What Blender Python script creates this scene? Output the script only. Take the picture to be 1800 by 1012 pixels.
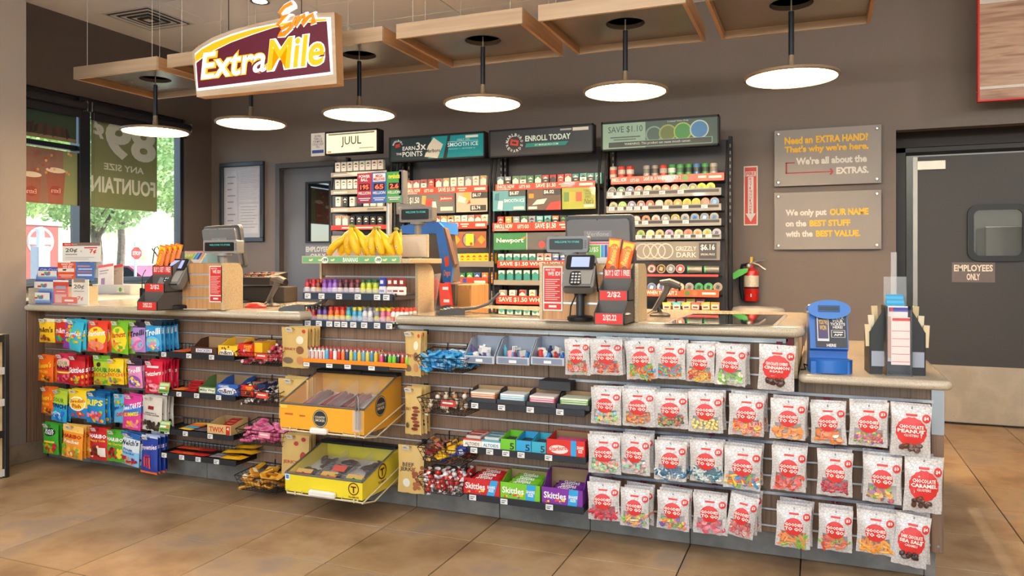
import bpy, math, random
from mathutils import Vector, Matrix
R = random.Random(7)
PI = math.pi
scene = bpy.context.scene
COL = scene.collection
for o in list(bpy.data.objects): bpy.data.objects.remove(o)

# ---------------------------------------------------------------- camera, sky, sun, lights, exposure
F, YH, TH, H = 1340.0, 460.5, math.radians(21.9), 1.385      # focal length (px), horizon row, yaw, eye height
CT, ST = math.cos(TH), math.sin(TH)
cam = bpy.data.cameras.new('camera'); cam.sensor_width = 36; cam.lens = F/1800*36
cam.shift_y = -(506-YH)/1800; cam.clip_start = .05; cam.clip_end = 300
cam_o = bpy.data.objects.new('camera', cam); COL.objects.link(cam_o)
cam_o.location = (0, 0, H); cam_o.rotation_euler = (PI/2, 0, TH)
scene.camera = cam_o

w = bpy.data.worlds.new('sky'); scene.world = w; w.use_nodes = True
nt = w.node_tree; bg = nt.nodes['Background']
sky = nt.nodes.new('ShaderNodeTexSky'); sky.sky_type = 'NISHITA'; sky.sun_disc = False
sky.sun_elevation = math.radians(48); sky.sun_rotation = math.radians(60); sky.air_density = 1.0; sky.dust_density = .6
nt.links.new(sky.outputs[0], bg.inputs[0]); bg.inputs[1].default_value = 1.0
sun = bpy.data.lights.new('sun', 'SUN'); sun.energy = 8.0; sun.angle = .01; sun.color = (1, .95, .86)
sun_o = bpy.data.objects.new('sun', sun); COL.objects.link(sun_o)
sun_o.rotation_euler = Vector((.55, .45, .75)).to_track_quat('Z', 'Y').to_euler()
LAMP_E = 22.0          # pendant diffuser emission
DOWN_W = 70.0          # watts of each recessed ceiling downlight
FILL_GLOBE_W = 46.0         # watts of each unseen globe added as fill light
vs = scene.view_settings
vs.view_transform = 'Standard'; vs.look = 'None'; vs.exposure = -0.18; vs.gamma = 1.0; vs.use_curve_mapping = False
scene.cycles.max_bounces = 6; scene.cycles.diffuse_bounces = 4; scene.cycles.glossy_bounces = 3
scene.cycles.transparent_max_bounces = 12; scene.cycles.transmission_bounces = 4
scene.cycles.caustics_reflective = False; scene.cycles.caustics_refractive = False

# ---------------------------------------------------------------- helpers
def lin(h):
    if isinstance(h, tuple): return h
    h = h.lstrip('#')
    return tuple((c/12.92 if c <= .04045 else ((c+.055)/1.055)**2.4) for c in (int(h[i:i+2], 16)/255 for i in (0, 2, 4)))
_M = {}
def pm(col, rough=.5, metal=0.0, var=.08, scale=18.0, bump=0.0, coat=0.0, spec=.5):
    """procedural material: base colour with a slight noise variation"""
    k = (col, rough, metal, var, scale, bump, coat, spec)
    if k in _M: return _M[k]
    m = bpy.data.materials.new('m_%s' % str(col)); m.use_nodes = True
    n = m.node_tree; b = n.nodes['Principled BSDF']; c = lin(col)
    b.inputs['Roughness'].default_value = rough; b.inputs['Metallic'].default_value = metal
    b.inputs['Coat Weight'].default_value = coat; b.inputs['Specular IOR Level'].default_value = spec
    t = n.nodes.new('ShaderNodeTexNoise'); t.inputs['Scale'].default_value = scale; t.inputs['Detail'].default_value = 2
    tc = n.nodes.new('ShaderNodeTexCoord'); n.links.new(tc.outputs['Object'], t.inputs['Vector'])
    r = n.nodes.new('ShaderNodeMix'); r.data_type = 'RGBA'
    r.inputs[6].default_value = (*[x*(1-var) for x in c], 1); r.inputs[7].default_value = (*[min(1, x*(1+var)) for x in c], 1)
    n.links.new(t.outputs[0], r.inputs[0]); n.links.new(r.outputs[2], b.inputs['Base Color'])
    if bump:
        bp = n.nodes.new('ShaderNodeBump'); bp.inputs['Strength'].default_value = bump; bp.inputs['Distance'].default_value = .002
        n.links.new(t.outputs[0], bp.inputs['Height']); n.links.new(bp.outputs[0], b.inputs['Normal'])
    m.diffuse_color = (*c, 1); _M[k] = m
    return m
def glow(col, e, k=''):
    key = ('glow', col, e, k)
    if key in _M: return _M[key]
    m = bpy.data.materials.new('glow_%s' % str(col)); m.use_nodes = True; b = m.node_tree.nodes['Principled BSDF']
    b.inputs['Base Color'].default_value = (*lin(col), 1); b.inputs['Emission Color'].default_value = (*lin(col), 1)
    b.inputs['Emission Strength'].default_value = e; b.inputs['Roughness'].default_value = .4
    _M[key] = m; return m
def clear(col='#ffffff', alpha=.15, rough=.08, spec=.5):
    """clear plastic film or thin pane: mostly transparent with a glossy sheen"""
    key = ('clear', col, alpha, rough)
    if key in _M: return _M[key]
    m = bpy.data.materials.new('clear'); m.use_nodes = True; n = m.node_tree; b = n.nodes['Principled BSDF']
    b.inputs['Base Color'].default_value = (*lin(col), 1); b.inputs['Roughness'].default_value = rough
    tr = n.nodes.new('ShaderNodeBsdfTransparent'); tr.inputs[0].default_value = (1, 1, 1, 1)
    mx = n.nodes.new('ShaderNodeMixShader'); fr = n.nodes.new('ShaderNodeLayerWeight'); fr.inputs[0].default_value = .5
    pw = n.nodes.new('ShaderNodeMath'); pw.operation = 'POWER'; pw.inputs[1].default_value = 4.0; n.links.new(fr.outputs['Facing'], pw.inputs[0])
    ad = n.nodes.new('ShaderNodeMath'); ad.operation = 'MULTIPLY_ADD'; ad.use_clamp = True; ad.inputs[1].default_value = .5; ad.inputs[2].default_value = alpha
    n.links.new(pw.outputs[0], ad.inputs[0]); n.links.new(ad.outputs[0], mx.inputs[0])
    n.links.new(tr.outputs[0], mx.inputs[1]); n.links.new(b.outputs[0], mx.inputs[2])
    n.links.new(mx.outputs[0], n.nodes['Material Output'].inputs[0])
    _M[key] = m; return m
def woodmat(name, cols, scale=(1, 1, 1), rough=.45, dist=3.0, rot=(0, 0, 0)):
    m = bpy.data.materials.new(name); m.use_nodes = True; n = m.node_tree; b = n.nodes['Principled BSDF']
    tc = n.nodes.new('ShaderNodeTexCoord'); mp = n.nodes.new('ShaderNodeMapping'); mp.inputs['Scale'].default_value = scale; mp.inputs['Rotation'].default_value = rot
    ge = n.nodes.new('ShaderNodeNewGeometry')
    t = n.nodes.new('ShaderNodeTexNoise'); t.inputs['Scale'].default_value = 1; t.inputs['Detail'].default_value = 5; t.inputs['Distortion'].default_value = .4
    n.links.new(ge.outputs['Position'], mp.inputs[0]); n.links.new(mp.outputs[0], t.inputs['Vector'])
    r = n.nodes.new('ShaderNodeValToRGB'); e = r.color_ramp.elements
    e[0].position = .3; e[0].color = (*lin(cols[0]), 1); e[1].position = .7; e[1].color = (*lin(cols[-1]), 1)
    for i, cc in enumerate(cols[1:-1]):
        x = e.new(.3+.4*(i+1)/(len(cols)-1)); x.color = (*lin(cc), 1)
    n.links.new(t.outputs[0], r.inputs[0]); n.links.new(r.outputs[0], b.inputs['Base Color'])
    b.inputs['Roughness'].default_value = rough
    return m
def noisemat(name, cols, scale, rough=.5, detail=6, bump=0, spec=.5, space='Position', stops=(.35, .65)):
    m = bpy.data.materials.new(name); m.use_nodes = True; n = m.node_tree; b = n.nodes['Principled BSDF']
    t = n.nodes.new('ShaderNodeTexNoise'); t.inputs['Scale'].default_value = scale; t.inputs['Detail'].default_value = detail; t.inputs['Roughness'].default_value = .6
    if space == 'Position':
        ge = n.nodes.new('ShaderNodeNewGeometry'); n.links.new(ge.outputs['Position'], t.inputs['Vector'])
    else:
        tc = n.nodes.new('ShaderNodeTexCoord'); n.links.new(tc.outputs[space], t.inputs['Vector'])
    r = n.nodes.new('ShaderNodeValToRGB'); e = r.color_ramp.elements
    e[0].position = stops[0]; e[0].color = (*lin(cols[0]), 1); e[1].position = stops[1]; e[1].color = (*lin(cols[-1]), 1)
    for i, cc in enumerate(cols[1:-1]):
        x = e.new(stops[0]+(stops[1]-stops[0])*(i+1)/(len(cols)-1)); x.color = (*lin(cc), 1)
    n.links.new(t.outputs[0], r.inputs[0]); n.links.new(r.outputs[0], b.inputs['Base Color'])
    b.inputs['Roughness'].default_value = rough; b.inputs['Specular IOR Level'].default_value = spec
    if bump:
        t2 = n.nodes.new('ShaderNodeTexNoise'); t2.inputs['Scale'].default_value = scale*6
        bp = n.nodes.new('ShaderNodeBump'); bp.inputs['Strength'].default_value = bump; bp.inputs['Distance'].default_value = .003
        if space == 'Position': n.links.new(ge.outputs['Position'], t2.inputs['Vector'])
        n.links.new(t2.outputs[0], bp.inputs['Height']); n.links.new(bp.outputs[0], b.inputs['Normal'])
    return m

# real-world position of a point seen at (px, py) that lies at depth Y, or at height Z
def xat(px, Y):
    u = (px-900)/F; return Y*(u*CT-ST)/(u*ST+CT)
def zat(px, py, Y):
    u = (px-900)/F; return H-(py-YH)/F*Y/(u*ST+CT)
def at(px, py, Y): return Vector((xat(px, Y), Y, zat(px, py, Y)))
def onz(px, py, Z):
    u = (px-900)/F; v = -(py-YH)/F; t = (Z-H)/v
    return ((u*CT-ST)*t, (u*ST+CT)*t)
def yatx(px, X):                       # depth of a point at px on the plane x = X
    u = (px-900)/F; return X*(u*ST+CT)/(u*CT-ST)

_TX = {}
def textgeo(s, bold=.0, res=2, shear=0.0):
    k = (s, bold, res, shear)
    if k in _TX: return _TX[k]
    c = bpy.data.curves.new('t', 'FONT'); c.body = s; c.resolution_u = res; c.offset = bold; c.shear = shear; c.align_x = 'CENTER'; c.space_line = .85
    o = bpy.data.objects.new('t', c); m = o.to_mesh()
    vv = [(v.co.x, v.co.y) for v in m.vertices]; ff = [tuple(p.vertices) for p in m.polygons]
    o.to_mesh_clear(); bpy.data.objects.remove(o); bpy.data.curves.remove(c)
    x0 = min(v[0] for v in vv); x1 = max(v[0] for v in vv); y0 = min(v[1] for v in vv); y1 = max(v[1] for v in vv)
    out = [((x-x0)/(x1-x0), (y-y0)/(y1-y0)) for x, y in vv]
    _TX[k] = (out, ff, (x1-x0)/(y1-y0)); return _TX[k]

class MB:
    """collects shapes; obj() links them as one mesh object"""
    def __init__(s): s.v = []; s.f = []; s.mi = []; s.mats = []; s.T = None
    def mat(s, m):
        if isinstance(m, str): m = pm(m)
        if m not in s.mats: s.mats.append(m)
        return s.mats.index(m)
    def add(s, vs_, fs, m):
        i = len(s.v); k = s.mat(m)
        if s.T is not None: vs_ = [tuple(s.T @ Vector(q)) for q in vs_]
        s.v += [tuple(q) for q in vs_]; s.f += [tuple(i+j for j in q) for q in fs]; s.mi += [k]*len(fs)
        return s
    def box(s, x0, x1, y0, y1, z0, z1, m, b=0.0):
        if b <= 0:
            v = [(x, y, z) for x in (x0, x1) for y in (y0, y1) for z in (z0, z1)]
            return s.add(v, [(0, 1, 3, 2), (4, 6, 7, 5), (0, 4, 5, 1), (2, 3, 7, 6), (0, 2, 6, 4), (1, 5, 7, 3)], m)
        b = min(b, abs(x1-x0)*.49, abs(y1-y0)*.49, abs(z1-z0)*.49)
        v = []; ix = {}
        for i, x in enumerate((x0, x1)):
            for j, y in enumerate((y0, y1)):
                for k, z in enumerate((z0, z1)):
                    dx, dy, dz = (b if i == 0 else -b), (b if j == 0 else -b), (b if k == 0 else -b)
                    ix[i, j, k] = len(v); v += [(x, y+dy, z+dz), (x+dx, y, z+dz), (x+dx, y+dy, z)]
        g = lambda i, j, k, a: ix[i, j, k]+a
        f = [(g(0,0,0,0), g(0,0,1,0), g(0,1,1,0), g(0,1,0,0)), (g(1,0,0,0), g(1,1,0,0), g(1,1,1,0), g(1,0,1,0)),
             (g(0,0,0,1), g(1,0,0,1), g(1,0,1,1), g(0,0,1,1)), (g(0,1,0,1), g(0,1,1,1), g(1,1,1,1), g(1,1,0,1)),
             (g(0,0,0,2), g(0,1,0,2), g(1,1,0,2), g(1,0,0,2)), (g(0,0,1,2), g(1,0,1,2), g(1,1,1,2), g(0,1,1,2))]
        for i in (0, 1):
            for j in (0, 1):
                f.append((g(i,j,0,0), g(i,j,1,0), g(i,j,1,1), g(i,j,0,1)) if i != j else (g(i,j,0,1), g(i,j,1,1), g(i,j,1,0), g(i,j,0,0)))
                f.append((g(i,0,j,0), g(i,0,j,2), g(i,1,j,2), g(i,1,j,0)) if i != j else (g(i,1,j,0), g(i,1,j,2), g(i,0,j,2), g(i,0,j,0)))
                f.append((g(0,i,j,1), g(0,i,j,2), g(1,i,j,2), g(1,i,j,1)) if i == j else (g(1,i,j,1), g(1,i,j,2), g(0,i,j,2), g(0,i,j,1)))
        for i in (0, 1):
            for j in (0, 1):
                for k in (0, 1):
                    t = (g(i,j,k,0), g(i,j,k,1), g(i,j,k,2)); f.append(t if (i+j+k) % 2 == 0 else t[::-1])
        return s.add(v, f, m)
    def quad(s, a, b, c, d, m): return s.add([a, b, c, d], [(0, 1, 2, 3)], m)
    def rect(s, x0, x1, z0, z1, y, m, fn=None, n=1):      # flat print facing -y
        v = [(x0+(x1-x0)*i/n, y, z0+(z1-z0)*j/n) for j in range(n+1) for i in range(n+1)]
        if fn: v = [(x, fn(x, z)+y, z) for x, _, z in v]
        return s.add(v, [(j*(n+1)+i, j*(n+1)+i+1, (j+1)*(n+1)+i+1, (j+1)*(n+1)+i) for j in range(n) for i in range(n)], m)
    def ell(s, cx, cz, rx, rz, y, m, fn=None, n=18, wav=0):
        v = [(cx, y, cz)]; rings = (1,) if not fn else (.5, 1)
        for q in rings:
            for i in range(n):
                a = 2*PI*i/n; k = q*(1+wav*(i % 2)) if q == 1 else q
                v.append((cx+rx*k*math.cos(a), y, cz+rz*k*math.sin(a)))
        if fn: v = [(x, fn(x, z)+y, z) for x, _, z in v]
        f = [(0, 1+i, 1+(i+1) % n) for i in range(n)]
        if len(rings) == 2: f += [(1+i, 1+n+i, 1+n+(i+1) % n, 1+(i+1) % n) for i in range(n)]
        return s.add(v, f, m)
    def ringp(s, cx, cz, r0, r1, y, m, n=20, sz=1.0):
        v = [(cx+r*math.cos(2*PI*i/n), y, cz+r*sz*math.sin(2*PI*i/n)) for r in (r0, r1) for i in range(n)]
        return s.add(v, [(i, n+i, n+(i+1) % n, (i+1) % n) for i in range(n)], m)
    def text(s, t, x0, x1, z0, z1, y, m, bold=.02, res=2, fn=None, shear=0.0, slope=0.0, mirror=False):
        v, f, a = textgeo(t, bold, res, shear)
        q = []
        for u, w_ in v:
            uu = 1-u if mirror else u
            x = x0+(x1-x0)*uu; z = z0+(z1-z0)*w_+slope*(x-x0); q.append((x, y+(fn(x, z) if fn else 0), z))
        return s.add(q, [p[::-1] for p in f] if mirror else f, m)
    def cyl(s, c, r, h, m, n=16, r2=None, axis='z', cap=True):
        r2 = r if r2 is None else r2
        v = []
        for k, (rr, hh) in enumerate(((r, 0), (r2, h))):
            for i in range(n):
                a = 2*PI*i/n; p = (rr*math.cos(a), rr*math.sin(a), hh)
                if axis == 'y': p = (p[0], p[2], p[1])
                if axis == 'x': p = (p[2], p[0], p[1])
                v.append((c[0]+p[0], c[1]+p[1], c[2]+p[2]))
        f = [(i, (i+1) % n, n+(i+1) % n, n+i) for i in range(n)]
        if cap: f += [tuple(range(n-1, -1, -1)), tuple(range(n, 2*n))]
        if axis == 'y': f = [q[::-1] for q in f]
        return s.add(v, f, m)
    def lathe(s, prof, m, c=(0, 0, 0), n=16, sx=1.0, sy=1.0, axis='z'):
        v = []
        for r, z in prof:
            for i in range(n):
                a = 2*PI*i/n; p = (r*sx*math.cos(a), r*sy*math.sin(a), z)
                if axis == 'y': p = (p[0], -p[2], p[1])
                v.append((c[0]+p[0], c[1]+p[1], c[2]+p[2]))
        k = len(prof)
        f = [(j*n+i, j*n+(i+1) % n, (j+1)*n+(i+1) % n, (j+1)*n+i) for j in range(k-1) for i in range(n)]
        if prof[0][0] > 1e-5: f.append(tuple(range(n-1, -1, -1)))
        if prof[-1][0] > 1e-5: f.append(tuple(range((k-1)*n, k*n)))
        return s.add(v, f, m)
    def tube(s, pts, r, m, n=6, closed=False, rs=None, sq=1.0):
        pts = [Vector(p) for p in pts]; K = len(pts); v = []; up0 = None
        for i, p in enumerate(pts):
            if closed: d = pts[(i+1) % K]-pts[i-1]
            else: d = pts[min(i+1, K-1)]-pts[max(i-1, 0)]
            d.normalize()
            if up0 is None: up0 = Vector((0, 0, 1)) if abs(d.z) < .9 else Vector((1, 0, 0))
            a = d.cross(up0)
            if a.length < 1e-4: a = d.cross(Vector((0, 1, 0)))
            a.normalize(); b = a.cross(d).normalized(); up0 = b
            rr = rs[i] if rs else r
            v += [p+(a*math.cos(2*PI*j/n)+b*math.sin(2*PI*j/n)*sq)*rr for j in range(n)]
        f = [(i*n+j, i*n+(j+1) % n, ((i+1) % K)*n+(j+1) % n, ((i+1) % K)*n+j) for i in range(K if closed else K-1) for j in range(n)]
        if not closed: f += [tuple(range(n-1, -1, -1)), tuple(range((K-1)*n, K*n))]
        return s.add([tuple(q) for q in v], f, m)
    def prism(s, pts, a0, a1, m, axis='y'):      # polygon extruded along an axis; pts are (x,z) for y, (y,z) for x, (x,y) for z
        n = len(pts)
        def V(p, a): return (p[0], a, p[1]) if axis == 'y' else (a, p[0], p[1]) if axis == 'x' else (p[0], p[1], a)
        v = [V(p, a0) for p in pts]+[V(p, a1) for p in pts]
        return s.add(v, [tuple(range(n)), tuple(range(2*n-1, n-1, -1))]+[(i, n+i, n+(i+1) % n, (i+1) % n) for i in range(n)], m)
    def sphere(s, c, r, m, n=8, k=5, sc=(1, 1, 1)):
        pr = [(r*math.sin(PI*j/k), -r*math.cos(PI*j/k)) for j in range(k+1)]
        v = []
        for rr, z in pr:
            for i in range(n): v.append((c[0]+rr*sc[0]*math.cos(2*PI*i/n), c[1]+rr*sc[1]*math.sin(2*PI*i/n), c[2]+z*sc[2]))
        return s.add(v, [(j*n+i, j*n+(i+1) % n, (j+1)*n+(i+1) % n, (j+1)*n+i) for j in range(k) for i in range(n)], m)
    def mesh(s, name, smooth=30):
        me = bpy.data.meshes.new(name); me.from_pydata(s.v, [], s.f)
        for m in s.mats: me.materials.append(m)
        me.polygons.foreach_set('material_index', s.mi)
        if smooth:
            me.polygons.foreach_set('use_smooth', [True]*len(s.f)); me.set_sharp_from_angle(angle=math.radians(smooth))
        me.update(); return me
    def obj(s, name, parent=None, loc=None, rot=None, smooth=30, fix=False):
        me = s.mesh(name, smooth)
        if fix:
            import bmesh
            b = bmesh.new(); b.from_mesh(me); bmesh.ops.recalc_face_normals(b, faces=b.faces); b.to_mesh(me); b.free()
        return link(name, me, parent, loc, rot)
def link(name, me, parent=None, loc=None, rot=None):
    o = bpy.data.objects.new(name, me); COL.objects.link(o)
    if parent is not None: o.parent = parent
    if loc is not None: o.location = loc
    if rot is not None: o.rotation_euler = rot
    return o
def tag(o, label, cat, group=None):
    o['label'] = label; o['category'] = cat
    if group: o['group'] = group
    return o
def thing(name, label, cat, loc=(0, 0, 0), rz=0.0, group=None):
    return tag(link(name, None, None, loc, (0, 0, rz)), label, cat, group)
def struct(o): o['kind'] = 'structure'; return o
KIDS = {}
def dup(root, loc, rot=None, label=None, group=None):
    """a copy of a thing together with copies of its parts and sub-parts (mesh data shared)"""
    r = root.copy(); COL.objects.link(r); r.location = loc
    if rot is not None: r.rotation_euler = rot
    if label: r['label'] = label
    if group: r['group'] = group
    def rec(src, dst):
        for ch in list(src.children):
            c = ch.copy(); COL.objects.link(c); c.parent = dst; rec(ch, c)
    rec(root, r); return r
ORD = ['first', 'second', 'third', 'fourth', 'fifth', 'sixth', 'seventh', 'eighth', 'ninth', 'tenth', 'eleventh', 'twelfth',
       'thirteenth', 'fourteenth', 'fifteenth', 'sixteenth', 'seventeenth', 'eighteenth', 'nineteenth', 'twentieth']
def ordn(i, n=99): return 'leftmost' if i == 0 else 'rightmost' if i == n-1 else ORD[i]

WHITE = '#dedbd5'; BLACK = '#15151a'; RED = '#cf2a24'
M_STEEL = pm('#9ba0a6', .35, .9); M_BLACKM = pm('#1b1c1f', .45, .3); M_ALU = pm('#c9ced4', .3, .6, var=.03)
M_WIRE = pm('#17181b', .4, .2); M_WHT = pm(WHITE, .5, var=.02); M_RED = pm(RED, .45, var=.03); M_DK = pm('#232326', .55)
# ---------------------------------------------------------------- setting
CEIL = 3.81; WB = 7.25; XW = -6.86; XL = -5.10
TS = .508
GX = lambda i: (i-9.15)*TS
GY = lambda j: (j+6.772)*TS
m_tile = [noisemat('floor_tile%d' % k, c, 2.3, .42, 6, .05, spec=.4) for k, c in enumerate([
    ('#8a6f51', '#a0825e', '#ad926f', '#9c8873'), ('#8e7356', '#a58764', '#b39876', '#a28f7b'), ('#866b4e', '#9b7e5c', '#a88d6a', '#96826e')])]
m_grout = pm('#1d1815', .9)
m_wallb = pm('#746a63', .62, var=.05, scale=70, bump=.25)
m_walln = pm('#8a817a', .6, var=.04, scale=60, bump=.12)
m_wallw = pm('#5b514b', .65, var=.05, scale=70, bump=.2)
m_ceil = pm('#faf8f6', .85, var=.03, scale=120, bump=.15)
m_base = noisemat('base_stone', ('#6d6151', '#857560', '#918270'), 6, .5)
m_dframe = pm('#4d4b4c', .45, .1)

fl = struct(MB().box(-8, 3.6, -6, 9.2, -.06, -.006, m_grout).obj('floor'))
tile = MB().box(-TS/2+.003, TS/2-.003, -TS/2+.003, TS/2-.003, -.008, 0, m_tile[0], .0012)
tmesh = [tile.mesh('tile')]
for k in (1, 2):
    t2 = tmesh[0].copy(); t2.materials[0] = m_tile[k]; tmesh.append(t2)
for j in range(-6, 8):
    for i in range(-1, 17):
        x, y = GX(i)+TS/2, GY(j)+TS/2
        if x < XL-.3 or y > 7.6: continue
        link('tile', tmesh[(i*7+j*3) % 3], fl, (x, y, 0))
# rest of the shop floor behind the viewpoint
for k, (xa, xb, ya, yb) in enumerate([(-5.1, 3.6, -6, GY(-6))]):
    MB().box(xa, xb, ya, yb, -.008, 0, m_tile[0]).obj('floor_field', fl)

ce = struct(MB().box(-8, 3.6, -6, 9.2, CEIL+.012, CEIL+.12, pm('#8f8a86', .8)).obj('ceiling'))
ct = MB().box(-.605, .605, -.300, .300, 0, .014, m_ceil, .004).mesh('ceiling_tile')
for i in range(8):
    for j in range(14):
        link('ceiling_tile', ct, ce, (-6.9+.6+i*1.22, -.4+j*.61, CEIL))
MB().box(-8, 3.6, -6, -.72, CEIL, CEIL+.012, m_ceil).obj('ceiling_field', ce)

# near left wall
struct(MB().box(XL-.3, XL, -6, 3.65, 0, CEIL, m_walln).obj('wall_left'))
b = struct(MB().box(XL, XL+.012, -6, 3.80, 0, .135, m_base, .004).obj('baseboard_left'))
# window wall (left of the back corner)
zs = zat(250, 494, yatx(250, XW)); zt = zat(335, 213, yatx(335, XW))
y_l, y_r = 3.4, yatx(326, XW)
wl = struct(MB().box(XW-.16, XW, 3.0, WB+.2, 0, zs, m_wallw).box(XW-.16, XW, 3.0, WB+.2, zt, CEIL, m_wallw)
            .box(XW-.16, XW, y_r, WB+.2, zs, zt, m_wallw).box(XW-.16, XW, 3.0, y_l, zs, zt, m_wallw)
            .box(XW-.2, XL-.3, 3.3, 3.4, 0, CEIL, m_wallw).obj('wall_side'))
m_fr = pm('#23262e', .35, .3); m_frl = pm('#6f86a3', .35, .4)
def winframe(n, ya, yb, bar=None):
    f = MB(); x0, x1 = XW-.13, XW-.03; t = .05
    f.box(x0, x1, ya, ya+t, zs, zt, m_fr, .004).box(x0, x1, yb-t, yb, zs, zt, m_fr, .004)
    f.box(x0, x1, ya+t, yb-t, zs, zs+.05, m_frl, .004).box(x0, x1, ya+t, yb-t, zt-.06, zt, m_fr, .004)
    if bar: f.box(x0+.01, x1-.01, ya+t, yb-t, bar, bar+.05, m_fr, .004)
    o = struct(f.obj('window_%d' % n))
    g = MB().box(XW-.085, XW-.08, ya+t, yb-t, zs+.05, zt-.06, clear('#dfeee8', .03, .02)).obj('pane', o)
    MB().box(XW-.04, XW+.03, ya, yb, zs-.02, zs, m_frl, .004).obj('window_sill', o)
    return o
ym0 = yatx(157, XW); ym1 = yatx(138, XW)
zbar = zat(90, 257, yatx(90, XW))
w1 = winframe(1, y_l, ym0-.03, zbar); w2 = winframe(2, ym0-.03, y_r)
MB().box(XW-.12, XW+.02, ym1, ym0, zs, zt, m_fr, .005).obj('mullion', w2)

# back wall with two door openings
xd1a, xd1b = xat(486, WB), xat(486, WB)+1.02
zd1 = zat(490, 288, WB)
xd2a = xat(1575, WB); xd2b = 3.2; zd2 = zat(1590, 228, WB)
bw = MB()
for xa, xb, za, zb in ((XW-.2, xd1a, 0, CEIL), (xd1a, xd1b, zd1, CEIL), (xd1b, xd2a, 0, CEIL), (xd2a, xd2b, zd2, CEIL), (xd2b, 3.7, 0, CEIL)):
    bw.box(xa, xb, WB, WB+.14, za, zb, m_wallb)
struct(bw.obj('wall_back'))
struct(MB().box(xd1b+.02, xd2a, WB-.012, WB, 0, .13, m_base, .003).obj('baseboard_back'))
struct(MB().box(3.6, 3.7, -6, 9.2, 0, CEIL, m_walln).obj('wall_right'))
# recess round the swing door, shade put into its darker wall colour
m_rec_shade = pm('#4b4440', .7)
struct(MB().box(xd2a, 3.7, WB+.42, WB+.5, zat(1600, 272, WB+.42)*1.0, CEIL, m_rec_shade).box(xd2a-.15, xd2a, WB+.14, WB+.5, 0, CEIL, m_rec_shade)
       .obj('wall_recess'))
# door 1: grey door with a glazed slot, employees only
m_d1 = pm('#62656d', .4, var=.03)
d1 = struct(MB().box(xd1a, xd1a+.06, WB-.03, WB+.12, 0, zd1, m_dframe, .006).box(xd1b-.06, xd1b, WB-.03, WB+.12, 0, zd1, m_dframe, .006)
            .box(xd1a+.06, xd1b-.06, WB-.03, WB+.12, zd1-.06, zd1, m_dframe, .006).obj('door_1'))
YD = WB+.06
wx0, wx1 = xat(540, YD), xat(579, YD); wz0, wz1 = zat(560, 424, YD), zat(560, 322, YD)
lf = MB(); xa, xb = xd1a+.06, xd1b-.06
for q in ((xa, wx0, .01, zd1-.065), (wx1, xb, .01, zd1-.065), (wx0, wx1, .01, wz0), (wx0, wx1, wz1, zd1-.065)):
    lf.box(q[0], q[1], YD, YD+.045, q[2], q[3], m_d1)
lf = lf.obj('door_leaf', d1)
MB().box(wx0-.02, wx1+.02, YD-.012, YD, wz0-.02, wz0, M_DK).box(wx0-.02, wx1+.02, YD-.012, YD, wz1, wz1+.02, M_DK)\
    .box(wx0-.02, wx0, YD-.012, YD, wz0, wz1, M_DK).box(wx1, wx1+.02, YD-.012, YD, wz0, wz1, M_DK).obj('window_frame', lf)
MB().box(wx0, wx1, YD+.012, YD+.018, wz0, wz1, pm('#0d0f11', .02, 0, spec=.9, coat=1.0)).obj('pane', lf)
sg = MB(); sx0, sx1 = xat(537, YD), xat(582, YD); sz0, sz1 = zat(560, 451, YD), zat(560, 431, YD)
sg.box(sx0, sx1, YD-.003, YD, sz0-.06, sz1, pm('#7d818b', .5))
sg.text('EMPLOYEES', sx0+.01, sx1-.01, sz1-.075, sz1-.015, YD-.0045, M_WHT, .03).text('ONLY', sx0+.07, sx1-.07, sz1-.155, sz1-.095, YD-.0045, M_WHT, .03)
sg.obj('door_sign', lf)
# door 2: dark swing door with a rounded window and steel kick plate
YS = WB+.13+.08
m_d2 = pm('#3b3836', .5, var=.05, scale=8)
d2 = MB()
x0 = xat(1592, YS); ztop = zat(1610, 270, YS)
d2.box(x0-.12, x0, YS-.05, YS+.06, 0, ztop+.05, pm('#171514', .5), .006).box(x0-.12, 3.3, YS-.05, YS+.06, ztop, ztop+.05, pm('#171514', .5), .006)
d2 = struct(d2.obj('door_2'))
xl, xr = xat(1607, YS), 2.35
wa, wb2 = xat(1708, YS), xat(1795, YS)+.02; za, zb = zat(1750, 452, YS), zat(1750, 366, YS)
leaf = MB()
for q in ((xl, wa, .0, ztop-.03), (wb2, xr, 0, ztop-.03), (wa, wb2, 0, za), (wa, wb2, zb, ztop-.03)):
    leaf.box(q[0], q[1], YS, YS+.05, q[2]+.012, q[3], m_d2)
leaf = leaf.obj('door_leaf', d2)
def rrect(x0, x1, z0, z1, r, n=5):
    p = []
    for cx, cz, a0 in ((x1-r, z1-r, 0), (x0+r, z1-r, 90), (x0+r, z0+r, 180), (x1-r, z0+r, 270)):
        for k in range(n+1):
            a = math.radians(a0+90*k/n); p.append((cx+r*math.cos(a), cz+r*math.sin(a)))
    return p
def frame_ring(mb, inner, outer, y0, y1, m):
    n = len(inner)
    v = [(x, y0, z) for x, z in outer]+[(x, y0, z) for x, z in inner]+[(x, y1, z) for x, z in outer]+[(x, y1, z) for x, z in inner]
    f = []
    for i in range(n):
        j = (i+1) % n
        f += [(i, n+i, n+j, j), (i, j, 2*n+j, 2*n+i), (n+i, 3*n+i, 3*n+j, n+j), (2*n+i, 2*n+j, 3*n+j, 3*n+i)]
    mb.add(v, f, m)
g = MB(); frame_ring(g, rrect(wa+.012, wb2-.012, za+.012, zb-.012, .05), rrect(wa-.035, wb2+.035, za-.035, zb+.035, .085), YS-.03, YS+.005, pm('#0f0f10', .45))
g.obj('window_gasket', leaf, fix=True)
MB().box(wa, wb2, YS+.02, YS+.026, za, zb, clear('#e8efee', .06, .03)).obj('pane', leaf)
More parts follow.
